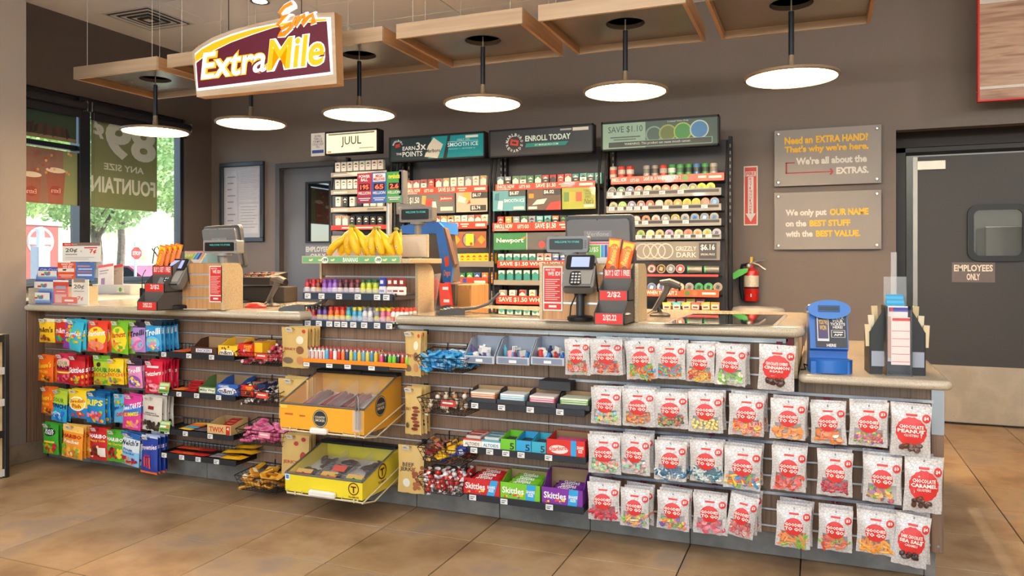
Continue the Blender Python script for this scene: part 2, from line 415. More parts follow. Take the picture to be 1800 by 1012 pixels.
MB().box(xl-.01, xl+.025, YS-.008, YS, .01, ztop-.03, pm('#8b877f', .35, .7)).obj('edge_strip', leaf)
MB().box(xl+.02, xl+.24, YS-.012, YS, zat(1620, 299, YS), zat(1620, 283, YS), pm('#b9b2a4', .35, .5), .003).obj('closer_bracket', leaf)
kz = zat(1680, 642, YS)
kp = MB().box(xl, xr, YS-.006, YS, .02, kz, noisemat('steel_kick', ('#a69b8a', '#aea393', '#a09584'), 3, .34, spec=.5), .002).obj('kick_plate', leaf)
for k in range(6):
    for z in (.07, kz-.05): MB().cyl((xl+.08+k*.22, YS-.009, z), .007, .004, M_STEEL, 8, axis='y').obj('screw', kp)
sx0, sx1 = xat(1673, YS), xat(1749, YS); sz0, sz1 = zat(1710, 496, YS), zat(1710, 461, YS)
s = MB().box(sx0, sx1, YS-.004, YS, sz0, sz1, pm('#6f625f', .5))
s.text('EMPLOYEES', sx0+.016, sx1-.016, sz0+.092, sz1-.02, YS-.0055, pm('#efe3cf', .5), .03).text('ONLY', sx0+.11, sx1-.11, sz0+.018, sz1-.094, YS-.0055, pm('#efe3cf', .5), .03)
s.obj('door_sign', leaf)
# storeroom beyond the swing door window
struct(MB().box(.3, 3.6, 9.1, 9.2, 0, CEIL, pm('#cfcfc4', .7)).box(.25, .3, YS+.3, 9.2, 0, CEIL, pm('#bcbcb2', .7)).obj('wall_storeroom'))
tag(MB().box(1.45, 1.85, 8.3, 8.75, 0, 1.72, pm('#8e847d', .4, .4), .01).obj('storage_locker'), 'tall grey locker seen through the swing door window', 'locker')
rk = thing('storage_rack', 'steel storage rack seen through the swing door window', 'rack', (1.95, 8.4, 0))
for x in (0, .7):
    for y in (0, .4): MB().box(x, x+.03, y, y+.03, 0, 2.2, M_STEEL).obj('post', rk)
for z in (.6, 1.2, 1.95): MB().box(0, .73, 0, .43, z, z+.025, pm('#6a4a33', .6)).obj('shelf', rk)
cupm = MB().lathe([(.055, 0), (.075, .3), (.078, .31)], clear('#ffffff', .35, .2), n=10).mesh('cup_sleeve')
cs = [(0, 0, 1.225), (.17, .02, 1.225), (.34, -.01, 1.225), (.08, .06, 1.40), (.25, .03, 1.40), (.42, .05, 1.40), (.15, .05, 1.56), (.33, .06, 1.56)]
for k, (dx, dy, z) in enumerate(cs):
    tag(link('cup_sleeve', cupm, None, (2.06+dx, 8.40+dy, z+.075), (PI/2, 0, 0)), 'clear sleeve of plastic cups stacked behind the swing door window', 'cups', 'cup sleeves in the storeroom')

L = bpy.data.lights.new('storeroom_fill_bulb', 'POINT'); L.energy = 40; L.shadow_soft_size = .15  # unseen lamp added to brighten the room behind the door window
lt0 = thing('storeroom_fill', 'added ceiling lamp brightening the storeroom beyond the swing door', 'lamp', (1.5, 8.3, CEIL-.12)); MB().lathe([(0, -.06), (.1, -.04), (.12, 0), (.12, .1)], glow('#fff6e8', 3), n=16).obj('shade', lt0)
lo = bpy.data.objects.new('storeroom_fill_bulb', L); COL.objects.link(lo); lo.parent = lt0; lo.location = (0, 0, -.2)
# ---------------------------------------------------------------- sales counter and its tops
YP = 3.77; YT = 3.63; ZT = 1.095; ZTL = 1.045; ZL = .885; ZLL = .845
XEND = .505; XMR = -.085
m_slat = woodmat('slat_laminate', ('#6e5444', '#80644f', '#8f725c', '#775b49'), (110, 110, 2.5), .42)
m_top = noisemat('solid_surface', ('#a1937d', '#b5a790', '#c4b8a3', '#aea089'), 260, .16, 3, spec=.5)
m_kick = noisemat('kick_stone', ('#66625d', '#7b766f', '#8d8880'), 5, .55)
m_crm = noisemat('cream_laminate', ('#b5a07d', '#c2ae8b', '#ccba99'), 150, .4, 3)
ctr = thing('sales_counter', 'long store counter with brown slatted front and grey tiled base', 'counter', (0, 0, 0))
MB().box(-5.08, XMR-.005, 3.808, 4.55, .0, ZTL-.002, pm('#4c3b30', .6)).box(XMR-.005, XEND-.04, 3.808, 5.3, 0, ZLL-.002, pm('#8a6f59', .6)).obj('carcass', ctr)
MB().box(XMR-.02, XMR-.004, 3.77, 4.7, ZLL, ZTL, m_crm).obj('end_panel', ctr)
MB().box(XEND-.045, XEND-.03, 3.82, 5.3, .0, ZLL, m_slat).obj('end_panel', ctr)
MB().box(-5.095, -5.083, 3.65, 3.79, .135, ZTL, m_slat).obj('return_panel', ctr)
for i in range(-2, 12):
    xa, xb = max(GX(i), -5.08), min(GX(i+1), XEND-.025)
    if xb-xa > .02: MB().box(xa+.002, xb-.002, 3.80, 3.815, .002, .125, m_kick, .0015).obj('kick_tile', ctr)
PIT = .0783
ZG = [1.01-PIT*k for k in range(12)]
secs = [(-5.08, -2.60), (-2.598, -1.31), (-1.308, XEND-.05)]
for k in range(-1, 12):
    za = ZG[k+1]+.006 if k < 11 else .118
    zb = ZG[k]-.006 if k >= 0 else ZTL
    for xa, xb in secs:
        if za > ZLL-.04 and xb > 0: xb = XMR-.022
        if zb > ZLL and za < ZLL and xb > 0:
            MB().box(XMR, XEND-.05, YP, YP+.018, za, ZLL, m_slat).obj('slat', ctr); xb = XMR-.022
        MB().box(xa, xb, YP, YP+.018, za, zb, m_slat, .002).obj('slat', ctr)
    if k >= 0:
        for xa, xb in secs:
            if ZG[k] > ZLL-.02 and xb > 0: xb = XMR-.022
            MB().box(xa, xb, YP+.003, YP+.02, ZG[k]-.0045, ZG[k]+.0045, M_ALU).obj('groove_insert', ctr)
MB().box(XEND-.05, XEND, YP-.006, YP+.045, .12, ZLL-.002, m_slat, .003).obj('end_post', ctr)
MB().box(XEND-.048, XEND+.001, YP-.008, YP-.006, ZLL-.21, ZLL-.004, M_STEEL).obj('corner_trim', ctr)
MB().cyl((XEND-.022, YP-.008, .15), .006, .004, M_STEEL, 8, axis='y').obj('screw', ctr)
def rail(px0, px1, Z, name='rail'):
    MB().box(xat(px0, YP), xat(px1, YP), YP-.012, YP-.001, Z-.006, Z+.007, pm('#c3c6cc', .3, .3, var=.2, scale=160)).obj(name, ctr)
for z in (1.022, .775, .545, .305): pass
rail(700, 1385, 1.021)
for z in (.777, .543, .306): rail(1000, 1395 if z > .8 else 1640, z)
MB().box(XMR-.055, XMR-.021, YP-.012, YP, 1.0, 1.03, pm('#8e1f2c', .4)).obj('rail_end', ctr)

def slab(name, label, outline, z0, z1, r=.02, cat='countertop'):
    """flat slab with a rounded edge all round; outline counter-clockwise (x, y)"""
    n = len(outline); nrm = []
    for i in range(n):
        a, b_, c_ = Vector(outline[i-1]), Vector(outline[i]), Vector(outline[(i+1) % n])
        e1_ = (b_-a).normalized(); e2_ = (c_-b_).normalized(); q = Vector((e1_.y+e2_.y, -(e1_.x+e2_.x)))
        q.normalize(); nrm.append(q/max(.5, q.dot(Vector((e1_.y, -e1_.x)))))
    prof = [(-r, z0)]+[(-r*(1-math.cos(a)), (z0+r-r*math.cos(PI/2-a)*1.0) if False else z0+r*(1-math.sin(PI/2-a))) for a in ()]
    rr = (z1-z0)/2; prof = []
    for k in range(7):
        a = -PI/2+PI*k/6; prof.append((-rr+rr*math.cos(a), z0+rr+rr*math.sin(a)))
    v = []; f = []
    for off, z in prof:
        for p, q in zip(outline, nrm): v.append((p[0]+q.x*off, p[1]+q.y*off, z))
    K = len(prof)
    for j in range(K-1):
        for i in range(n): f.append((j*n+i, j*n+(i+1) % n, (j+1)*n+(i+1) % n, (j+1)*n+i))
    f += [tuple(range(n-1, -1, -1)), tuple(range((K-1)*n, K*n))]
    return tag(MB().add(v, f, m_top).obj(name, smooth=50), label, cat)
def corner(cx, cy, r, a0, n=5): return [(cx+r*math.cos(math.radians(a0+90*k/n)), cy+r*math.sin(math.radians(a0+90*k/n))) for k in range(n+1)]
xlE = xat(528, YT); xmS = xat(694, YT); XM = XMR+.03
slab('countertop', 'pale speckled countertop on the left counter beside the window', [(XL+.008, YT), (xlE-.01, YT), (xlE, YT+.01), (xlE, 4.6), (XL+.008, 4.6)], ZTL, ZT)
slab('countertop', 'pale speckled countertop holding the right card reader and inset glass', corner(xmS+.012, YT+.012, .012, 180)+corner(XM-.06, YT+.06, .06, 270)+[(XM, 4.72), (xmS, 4.72)], ZTL, ZT)
slab('countertop', 'pale lowered countertop under the blue ticket checker', corner(XMR+.03, YT+.03, .03, 180)+corner(XEND-.02, YT+.04, .04, 270)+[(XEND+.02, 5.35), (XMR+.005, 5.35)], ZLL, ZL)
slab('countertop', 'blue lit window ledge countertop behind the gift card rack', [(-6.80, 4.0), (-5.09, 4.0), (-5.09, 6.4), (-6.80, 6.4)], ZTL, ZT)
MB().box(XL+.008, XL+.022, YT+.03, 4.2, ZT, ZT+.11, m_top).obj('x')
bs = bpy.data.objects['x']; bs.name = 'backsplash'; bs['kind'] = 'structure'
bs.name = 'trim_1'
# inset glass display panels in the main top
def inset(pts, label):
    q = [onz(px, py, ZT) for px, py in pts]
    t = thing('counter_glass', label, 'glass panel', (0, 0, ZT))
    cx = sum(a for a, b_ in q)/4; cy = sum(b_ for a, b_ in q)/4
    s1 = [((a-cx)*.93+cx, (b_-cy)*.93+cy) for a, b_ in q]
    MB().add([(a, b_, .0015) for a, b_ in q], [(0, 1, 2, 3)], M_STEEL).obj('metal_rim', t)
    MB().add([(a, b_, .003) for a, b_ in s1], [(0, 1, 2, 3)], pm('#27423c', .03, 0, spec=.9, coat=1)).obj('pane', t)
inset([(1165, 569), (1365, 573), (1385, 553.5), (1215, 551.5)], 'dark glass panel set into the right counter top')
inset([(808, 549), (950, 556), (952, 547), (845, 541.5)], 'dark glass panel set into the counter behind the small card terminal')
# ---------------------------------------------------------------- merchandise on the counter front
def bulge(w, h, t, top=.13):
    def fn(x, z):
        u = min(1, abs(2*x/w)); q = (-z/h-top)/(.97-top)
        if q < 0 or q > 1: return -.0008
        return -.0008-t/2*(1-u**3)*(1-abs(2*q-1)**3)
    return fn
def bagmesh(w, h, t, mf, mback=None, seed=0, top=.13, film=None, split=.6, nx=8, ny=12):
    """flat-headed pouch; origin at the hanging point (top centre), front faces -y"""
    rr = random.Random(seed); fn = bulge(w, h, t, top); mb = MB(); mback = mback or mf
    jit = [[(rr.uniform(-.0025, .0025), rr.uniform(-.002, .002)) for i in range(nx+1)] for j in range(ny+1)]
    def V(i, j, side):
        x = w*(i/nx-.5); z = -h*j/ny; e = 1-.05*math.sin(PI*j/ny)**2*(1 if abs(i-nx/2) > nx*.3 else 0)
        y = fn(x, z); y = y if side == 0 else -y*.6
        if i in (0, nx) or j in (0, ny): y = 0
        zz = z+(jit[j][i][1]*1.2 if j == ny else 0)
        return (x*e, y+(jit[j][i][0] if 0 < i < nx and 0 < j < ny else 0)*.5, zz)
    fr = [V(i, j, 0) for j in range(ny+1) for i in range(nx+1)]; bk = [V(i, j, 1) for j in range(ny+1) for i in range(nx+1)]
    N = nx+1
    up, lo = [], []
    for j in range(ny):
        for i in range(nx):
            q = (j*N+i, (j+1)*N+i, (j+1)*N+i+1, j*N+i+1)
            (lo if film and split <= (j+.5)/ny < .955 and 0 < i < nx-1 else up).append(q)
    if lo: mb.add(fr, up, mf); mb.add(fr, lo, film)
    else: mb.add(fr, up, mf)
    mb.add(bk, [q[::-1] for q in up+lo], mback)
    return mb, fn
def decals(mb, dec, w, h, fn):
    for k, d in enumerate(dec):
        y = -.0014-.0005*k; X = lambda u: (u-.5)*w; Z = lambda v: -v*h
        if d[0] == 't': mb.text(d[1], X(d[3]), X(d[4]), Z(d[6]), Z(d[5]), y, d[2] if not isinstance(d[2], str) else pm(d[2], .4), (d[7] if len(d) > 7 else .03)*.45, 1, fn, slope=d[8] if len(d) > 8 else 0)
        elif d[0] == 'r': mb.rect(X(d[2]), X(d[3]), Z(d[5]), Z(d[4]), y, pm(d[1], .4), fn, 6)
        elif d[0] == 'e': mb.ell(X(d[2]), Z(d[3]), d[4]*w, d[5]*h, y, pm(d[1], .4), fn, 16)
        elif d[0] == 's': mb.ell(X(d[2]), Z(d[3]), d[4]*w, d[5]*h, y, pm(d[1], .4), fn, 32, .05)
        elif d[0] == 'n':          # scattered candy pictures
            rr = random.Random(d[7]+k)
            for i in range(int(d[6]*1.7)):
                mb.ell(X(rr.uniform(d[2], d[3])), Z(rr.uniform(d[4], d[5])), w*rr.uniform(.055, .105), w*rr.uniform(.05, .09), y-.0001*i, pm(rr.choice(d[1]), .4), fn, 9)
hooks = {}
def hook_mesh(L, tagside):
    k = round(L, 2), tagside
    if k not in hooks:
        hooks[k] = (MB().tube([(0, L, 0), (0, .012, 0), (0, 0, .006), (0, -.008, .012)], .0022, M_STEEL, 5).mesh('wire'),
                    MB().box(-.014, .014, L-.006, L, -.012, .014, pm('#8e1f2c', .4) if tagside == 0 else M_BLACKM).mesh('back_plate'),
                    MB().box(-.02, .02, -.013, -.0115, -.004, .022, M_WHT).rect(-.015, .012, .006, .009, -.0136, pm('#8d8d90')).rect(-.015, .004, .012, .016, -.0136, pm('#55565a')).mesh('price_tag'))
    return hooks[k]
def hook(x, Y, z, desc, kind):
    L = YP-Y-.002; a, b_, c_ = hook_mesh(L, kind)
    t = thing('peg_hook', 'peg hook holding the %s' % desc, 'hook', (x, Y, z), 0, 'peg hooks on the counter front')
    link('wire', a, t); link('back_plate', b_, t)
    if kind == 1: link('price_tag', c_, t, (-.018, 0, 0), (.5, 0, 0))
def hang(name, root_fn, desc, x, Y, z, n, dy, tilt=0.0, seed=0, cat='candy bag', dx=0.0):
    rr = random.Random(seed+11)
    root = root_fn(); root.location = (x, Y, z); root.rotation_euler = (rr.uniform(.0, .05), tilt, rr.uniform(-.08, .08))
    tag(root, desc, cat, 'bags hanging on pegs')
    for k in range(1, n):
        lab = 'bag hidden behind the %s' % desc
        lab = ' '.join(lab.split()[:16])
        dup(root, (x+rr.uniform(-.006, .006)+dx*k, Y+dy*k, z+rr.uniform(-.002, .006)), (rr.uniform(-.02, .04), tilt*.3+rr.uniform(-.05, .05), rr.uniform(-.1, .1)), lab, 'bags hanging on pegs')
    return root
# --- coloured candy bags, left end.  design: base colour, decals
Y_, O_, G_, K_ = '#f4c21d', '#ef6a1a', '#5bb531', '#17151a'
LB = {
 'mm_y': ('#f0bf1f', [('r', '#e9e1c8', .0, 1, 0, .12), ('t', "m&m's", '#4b2418', .08, .92, .32, .56, .05), ('n', ['#6b3b20', '#d98e2b', '#8a4a20'], .2, .8, .7, .88, 7, 1)]),
 'mm_r': ('#d4281f', [('r', '#e9e1c8', .0, 1, 0, .12), ('t', "m&m's", '#f7f2ea', .08, .95, .34, .58, .05), ('n', ['#e7b020', '#3a7fc1', '#5bb531', '#d98e2b'], .15, .85, .68, .9, 8, 2)]),
 'sk_t': ('#39b4cf', [('r', '#8e3da0', 0, .38, .15, 1), ('n', ['#e0457b', '#f5b31e', '#7bc143', '#e86a2b'], .2, .9, .2, .75, 14, 3), ('t', 'Skittles', '#ffffff', .1, .95, .45, .62, .04, .25)]),
 'st_r': ('#e5402a', [('e', '#f7d02b', .5, .5, .46, .34), ('e', '#f08a7a', .5, .78, .4, .16), ('t', 'Starburst', '#ffffff', .08, .92, .34, .52, .05, .15), ('n', ['#e5402a', '#f08a7a', '#f5a31e'], .2, .8, .58, .92, 8, 4)]),
 'st_g': ('#79be2c', [('e', '#f3dc2e', .5, .55, .46, .4), ('t', 'Starburst', '#cf2a24', .1, .9, .36, .54, .05, .15), ('n', ['#f39a2b', '#e9567d', '#79be2c', '#f7e45a'], .2, .85, .6, .92, 9, 5)]),
 'tr_p': ('#b58ad0', [('r', '#2c2630', 0, 1, 0, .16), ('e', '#e7a3cd', .5, .7, .44, .24), ('t', 'Trolli', '#23202a', .08, .95, .33, .53, .06, .2), ('n', ['#e86db0', '#f5d547', '#7bc4e8', '#b06fd0'], .15, .85, .6, .92, 10, 6)]),
 'tr_b': ('#2f9bd8', [('r', '#1c2733', 0, 1, 0, .14), ('e', '#6cc3ea', .5, .7, .42, .22), ('t', 'Trolli', '#ffffff', .06, .95, .3, .52, .06, .2), ('t', 'SOUR', '#f3e24a', .2, .8, .58, .68, .05), ('n', ['#f08ab5', '#f5d547', '#7bc143', '#f7f2ea'], .2, .85, .7, .92, 9, 7)]),
 're_o': ('#ee6a1c', [('t', "Reese's", '#f7d02b', .08, .9, .3, .52, .06, .15), ('t', 'PIECES', '#f7d02b', .15, .75, .56, .66, .05), ('n', ['#6b3b20', '#f7c02b', '#a85a20'], .3, .85, .76, .92, 6, 8)]),
 'sp_r': ('#d92f4e', [('e', '#f6b6b4', .5, .28, .44, .16), ('t', 'SOUR', '#5bb531', .15, .8, .22, .36, .06), ('t', 'PUNCH', '#23202a', .06, .95, .37, .53, .07), ('r', '#f3e24a', .1, .9, .58, .64), ('n', ['#c41c3c', '#e86d84'], .1, .9, .7, .93, 10, 9)]),
 'sk_r': ('#c8202a', [('t', 'Skittles', '#ffffff', .05, .97, .4, .6, .05, .12), ('n', ['#f5b31e', '#7bc143', '#8e3da0', '#e86a2b'], .1, .9, .66, .92, 11, 10), ('r', '#9e1520', 0, 1, 0, .14)]),
 'pk_g': ('#b8c92d', [('r', '#6fb22f', 0, 1, 0, .2), ('t', 'SOUR', '#2f7d2c', .1, .9, .4, .56, .07), ('t', 'PATCH', '#e2661f', .06, .95, .58, .73, .07), ('e', '#23202a', .4, .3, .12, .08), ('n', ['#2f9bd8', '#e8a020', '#d63a2a', '#5bb531'], .15, .9, .78, .94, 8, 11)]),
 'pk_y': ('#f2cb22', [('t', 'SOUR', '#2f7d2c', .1, .9, .36, .52, .07), ('t', 'PATCH', '#e2661f', .06, .95, .54, .68, .07), ('n', ['#2f9bd8', '#e8a020', '#d63a2a', '#5bb531'], .15, .9, .75, .93, 9, 12)]),
 'tr_k': ('#e28bbd', [('r', '#2c2630', 0, 1, 0, .2), ('t', 'Trolli', '#ffffff', .06, .95, .34, .53, .06, .2), ('e', '#8d4fb0', .5, .74, .42, .2), ('n', ['#f5d547', '#7bc4e8', '#f7f2ea', '#d45a9a'], .2, .85, .62, .93, 10, 13)]),
 'tw_r': ('#d92240', [('r', '#f3d9dc', .15, .8, .14, .2), ('t', 'Twizzlers', '#ffffff', .06, .94, .34, .48, .05, .12), ('e', '#f0aeb8', .5, .82, .4, .13), ('n', ['#b3122c', '#e86d84'], .15, .85, .6, .9, 7, 14)]),
 'sp_b': ('#2fa3d6', [('r', '#b9cf3a', 0, 1, 0, .42), ('t', 'SOUR', '#2f7d2c', .15, .85, .24, .38, .06), ('t', 'PUNCH', '#23202a', .05, .95, .42, .56, .07), ('e', '#f3e9dd', .45, .78, .3, .1), ('n', ['#2f6fd0', '#7bd0ea'], .1, .9, .68, .93, 9, 15)]),
 'sw_f': ('#f4cf1f', [('r', '#2b7fc4', 0, 1, .62, 1), ('e', '#ffffff', .52, .48, .42, .26), ('e', '#f6d94a', .52, .48, .38, .22), ('t', 'Swedish', '#d02a24', .16, .9, .34, .47, .05, .08), ('t', 'Fish', '#d02a24', .3, .75, .49, .63, .06), ('n', ['#e0452f', '#f7b63a'], .2, .8, .8, .93, 4, 16)]),
 'ri_b': ('#1f86c9', [('r', '#14598f', 0, 1, 0, .15), ('t', 'RIPS', '#f4e23a', .08, .92, .22, .42, .09), ('n', ['#e84a3a', '#7bc143', '#f5b31e', '#f08ab5'], .1, .9, .62, .92, 12, 17)]),
 'sw_b': ('#5fb4dd', [('t', 'SweeTARTS', '#1e4fa0', .02, .98, .42, .6, .06, .3), ('t', 'CHEWY', '#e0412f', .2, .9, .66, .8, .06, .2), ('n', ['#5bb531', '#f39a2b', '#c85ab0'], .1, .9, .2, .36, 5, 18)]),
 'sw_p': ('#d83f94', [('r', '#3b72c4', 0, 1, .3, .5), ('t', 'SweeTARTS', '#ffffff', .02, .98, .34, .5, .06, .3), ('t', 'GUMMIES', '#f4e23a', .1, .9, .54, .66, .06, .2), ('n', ['#f5b31e', '#ef7fb8', '#f2a13a'], .1, .9, .7, .92, 9, 19)]),
 'he_g': ('#d8d2c6', [('r', '#8e1f24', .36, .64, .26, .36), ('t', "HERSHEY'S\nCOOKIE LAYER", '#2c2522', .1, .9, .44, .54, .02), ('n', ['#2a2220', '#3a302c', '#58493f'], .08, .92, .72, .93, 16, 20)]),
 'bf_g': ('#43a535', [('e', '#16301a', .5, .26, .36, .13), ('t', 'BLACK\nFOREST', '#ffffff', .22, .78, .17, .34, .06), ('r', '#f0d43a', .18, .82, .55, .61), ('n', ['#d63a2a', '#e8a020', '#79be2c', '#c41c3c'], .1, .9, .66, .92, 14, 21)]),
 'ha_d': ('#c79a3a', [('r', '#23202a', .1, .9, .12, .3), ('t', 'HARIBO', '#ffffff', .1, .9, .15, .27, .07), ('n', ['#d63a2a', '#e8a020', '#79be2c'], .1, .9, .6, .92, 9, 22)]),
 'ha_o': ('#f39a2c', [('r', '#f7c96a', 0, 1, 0, .2), ('t', 'HARIBO', '#b32020', .06, .94, .26, .38, .07), ('t', 'Peaches', '#ffffff', .16, .86, .42, .53, .05), ('n', ['#f6b64a', '#e8682b', '#f9d890', '#7bb33a'], .08, .92, .6, .92, 13, 23)]),
 'ha_r': ('#c9262a', [('t', 'HARIBO', '#ffffff', .06, .94, .2, .32, .07), ('t', 'Happy Cola', '#f4d44a', .1, .9, .35, .44, .05), ('r', '#efe6da', .52, .9, .6, .88), ('n', ['#5a2418', '#7a3a20', '#f3d8b0'], .08, .6, .56, .92, 9, 24)]),
 'ha_v': ('#53a92f', [('t', 'HARIBO', '#f4efe6', .06, .94, .22, .34, .07), ('t', 'Twin Cherries', '#f4d44a', .1, .9, .37, .46, .05), ('n', ['#b3182c', '#7a1424', '#d8452f'], .12, .62, .56, .92, 10, 25), ('n', ['#f2cf3a'], .6, .92, .6, .9, 5, 26)]),
 'we_w': ('#dfe7ec', [('r', '#2a67b0', 0, 1, 0, .16), ('r', '#8fc3e6', 0, 1, .55, 1), ('t', "Welch's", '#1b2530', .06, .94, .24, .4, .05, .1), ('t', 'Fruit\nSnacks', '#2a67b0', .15, .8, .46, .64, .05), ('n', ['#c41c3c', '#f39a2b', '#6a2f86'], .1, .9, .72, .93, 10, 27)]),
 'fu_b': ('#23409c', [('r', '#c9d6ee', .02, .98, .0, .06), ('t', 'Frownies', '#f2dfe2', .04, .96, .26, .4, .05, .12), ('r', '#c41c3c', .3, .62, .5, .54), ('r', '#e0452f', .26, .36, .56, .82), ('r', '#d8352f', .42, .5, .58, .84), ('r', '#e0553f', .56, .66, .56, .86), ('r', '#e0662f', 0, 1, .94, 1)]),
}
_bm = {}
def left_bag(key, w, h):
    base, dec = LB[key]
    mb, fn = bagmesh(w, h, .026, pm(base, .3, coat=.25, var=.1, scale=26), seed=len(key)+ord(key[0]))
    pr = MB(); decals(pr, dec, w, h, fn)
    bme = mb.mesh('candy_bag', 60); pme = pr.mesh('print', 0)
    def mk():
        r = link('candy_bag', bme); link('print', pme, r); return r
    return mk
LEFT = [ # key, x0,y0,x1,y1 (in the zoomed 3.373x view), depth count, tilt, description
 [('mm_y', 232, 70, 325, 208, 2, 0, 'yellow candy bag nearest the wall on the top peg row'), ('mm_r', 330, 70, 425, 212, 2, 0, 'red candy bag beside the yellow bag on the top peg row'),
  ('sk_t', 392, 78, 505, 255, 4, .18, 'purple and teal candy bag tilted on the top peg row'), ('st_r', 524, 85, 640, 265, 3, .05, 'red bag with yellow oval on the top peg row'),
  ('st_g', 652, 85, 766, 275, 3, .05, 'green and yellow candy bag on the top peg row'), ('tr_p', 768, 90, 862, 265, 2, 0, 'lilac candy bag with dark header on the top peg row'), ('tr_b', 864, 85, 955, 262, 6, 0, 'sky blue candy bag at right end of top peg row')],
 [('re_o', 230, 285, 320, 440, 2, .05, 'orange candy bag nearest the wall on the second peg row'), ('sp_r', 330, 280, 430, 450, 2, 0, 'pink red candy bag with black lettering on the second peg row'),
  ('sk_r', 412, 290, 505, 465, 4, .06, 'bright red candy bag with white lettering on the second peg row'), ('pk_g', 555, 285, 650, 460, 1, 0, 'yellow green bag with green header on the second peg row'), ('pk_y', 642, 308, 730, 455, 3, 0, 'golden yellow bag with green lettering on the second peg row'),
  ('tr_k', 752, 312, 842, 478, 3, -.03, 'pink candy bag with dark header on the second peg row'), ('tw_r', 860, 320, 962, 510, 6, 0, 'crimson candy bag at right end of second peg row')],
 [('re_o', 245, 475, 330, 632, 2, .06, 'orange candy bag nearest the wall on the third peg row'), ('sp_b', 308, 490, 410, 678, 2, .08, 'blue and lime candy bag on the third peg row'), ('sw_f', 408, 490, 520, 655, 3, .03, 'yellow over blue bag with red fish lettering, third row'),
  ('ri_b', 514, 505, 625, 688, 5, .02, 'deep blue bag with yellow block lettering, third peg row'), ('sw_b', 676, 515, 772, 685, 1, 0, 'pale blue bag with slanted blue lettering, third peg row'), ('sw_p', 738, 520, 842, 725, 3, .08, 'magenta bag with blue stripe on the third peg row'),
  ('he_g', 840, 530, 970, 735, 4, .05, 'pale grey bag with dark cookie pieces, third peg row')],
 [('bf_g', 250, 690, 350, 870, 2, 0, 'green bag with black oval nearest the wall, bottom row'), ('ha_d', 378, 690, 440, 850, 1, 0, 'tan bag half hidden behind the orange bag, bottom row'), ('ha_o', 376, 700, 500, 895, 3, .08, 'orange peach bag on the bottom peg row'),
  ('ha_r', 530, 712, 640, 905, 2, .0, 'dark red bag with cream corner on the bottom peg row'), ('ha_v', 632, 730, 742, 915, 2, .02, 'green bag with cherries on the bottom peg row'), ('we_w', 714, 745, 840, 940, 2, .12, 'white and blue fruit snack bag on the bottom row'),
  ('fu_b', 838, 760, 940, 985, 4, .04, 'navy blue bag at right end of the bottom peg row')]]
for ri, row in enumerate(LEFT):
    for ci, (key, x0, y0, x1, y1, n, tilt, desc) in enumerate(row):
        Y = 3.585 if n > 2 else 3.62; 
        if key == 'ha_d': Y = 3.66
        p0, p1, q0, q1 = x0/3.373, x1/3.373, 540+y0/3.373, 540+y1/3.373
        w_ = xat(p1, Y)-xat(p0, Y); pc = (p0+p1)/2; z0 = zat(pc, q0, Y); z1 = zat(pc, q1, Y); x = (xat(p0, Y)+xat(p1, Y))/2
        if tilt: w_ *= 1-abs(tilt)*.6
        hang('candy_bag', left_bag(key, w_, z0-z1), desc, x, Y, z0, n, .026, tilt, ri*10+ci)
        if key != 'ha_d': hook(x, Y-.012, z0-.012, desc, 1)

# --- clear gift bags, right end
m_prt = bpy.data.materials.new('doodle_print'); m_prt.use_nodes = True
n_ = m_prt.node_tree; b_ = n_.nodes['Principled BSDF']; tc = n_.nodes.new('ShaderNodeTexCoord')
vo = n_.nodes.new('ShaderNodeTexVoronoi'); vo.feature = 'DISTANCE_TO_EDGE'; vo.inputs['Scale'].default_value = 75
rp = n_.nodes.new('ShaderNodeValToRGB'); rp.color_ramp.elements[0].position = .03; rp.color_ramp.elements[0].color = (*lin('#b4afab'), 1); rp.color_ramp.elements[1].position = .09; rp.color_ramp.elements[1].color = (*lin('#d3cfcc'), 1)
n_.links.new(tc.outputs['Object'], vo.inputs['Vector']); n_.links.new(vo.outputs['Distance'], rp.inputs[0]); n_.links.new(rp.outputs[0], b_.inputs['Base Color'])
b_.inputs['Roughness'].default_value = .25; b_.inputs['Coat Weight'].default_value = .4
m_film = clear('#f2eeec', .10, .12); m_bback = pm('#e4d9d4', .4)
def lump(mb, kind, c, s, m, rr):
    T = Matrix.Translation(c) @ Matrix.Rotation(rr.uniform(0, 6.28), 4, 'Y') @ Matrix.Rotation(rr.uniform(-.6, .6), 4, 'X'); mb.T = T
    if kind == 'ball': mb.sphere((0, 0, 0), s*.55, m, 8, 5)
    elif kind == 'bean': mb.sphere((0, 0, 0), s*.5, m, 7, 5, (1.3, .8, .85))
    elif kind == 'ring':
        mb.tube([(s*.75*math.cos(a*PI/5), 0, s*.75*math.sin(a*PI/5)) for a in range(10)], s*.3, m, 5, True)
    elif kind == 'stick': mb.box(-s*1.5, s*1.5, -s*.35, s*.35, -s*.36, s*.36, m, s*.12)
    elif kind == 'cube': mb.box(-s*.62, s*.62, -s*.4, s*.4, -s*.62, s*.62, m, s*.18)
    elif kind == 'slice': mb.prism([(s*1.05*math.cos(PI*k/6), s*1.05*math.sin(PI*k/6)) for k in range(7)], -s*.35, s*.35, m)
    elif kind == 'worm': mb.tube([(s*(k-2.5)*.75, 0, s*.55*math.sin(k*1.5)) for k in range(6)], s*.36, m, 5)
    elif kind == 'chunk': mb.sphere((0, 0, 0), s*.85, m, 7, 4, (1.15, .8, .9))
    mb.T = None
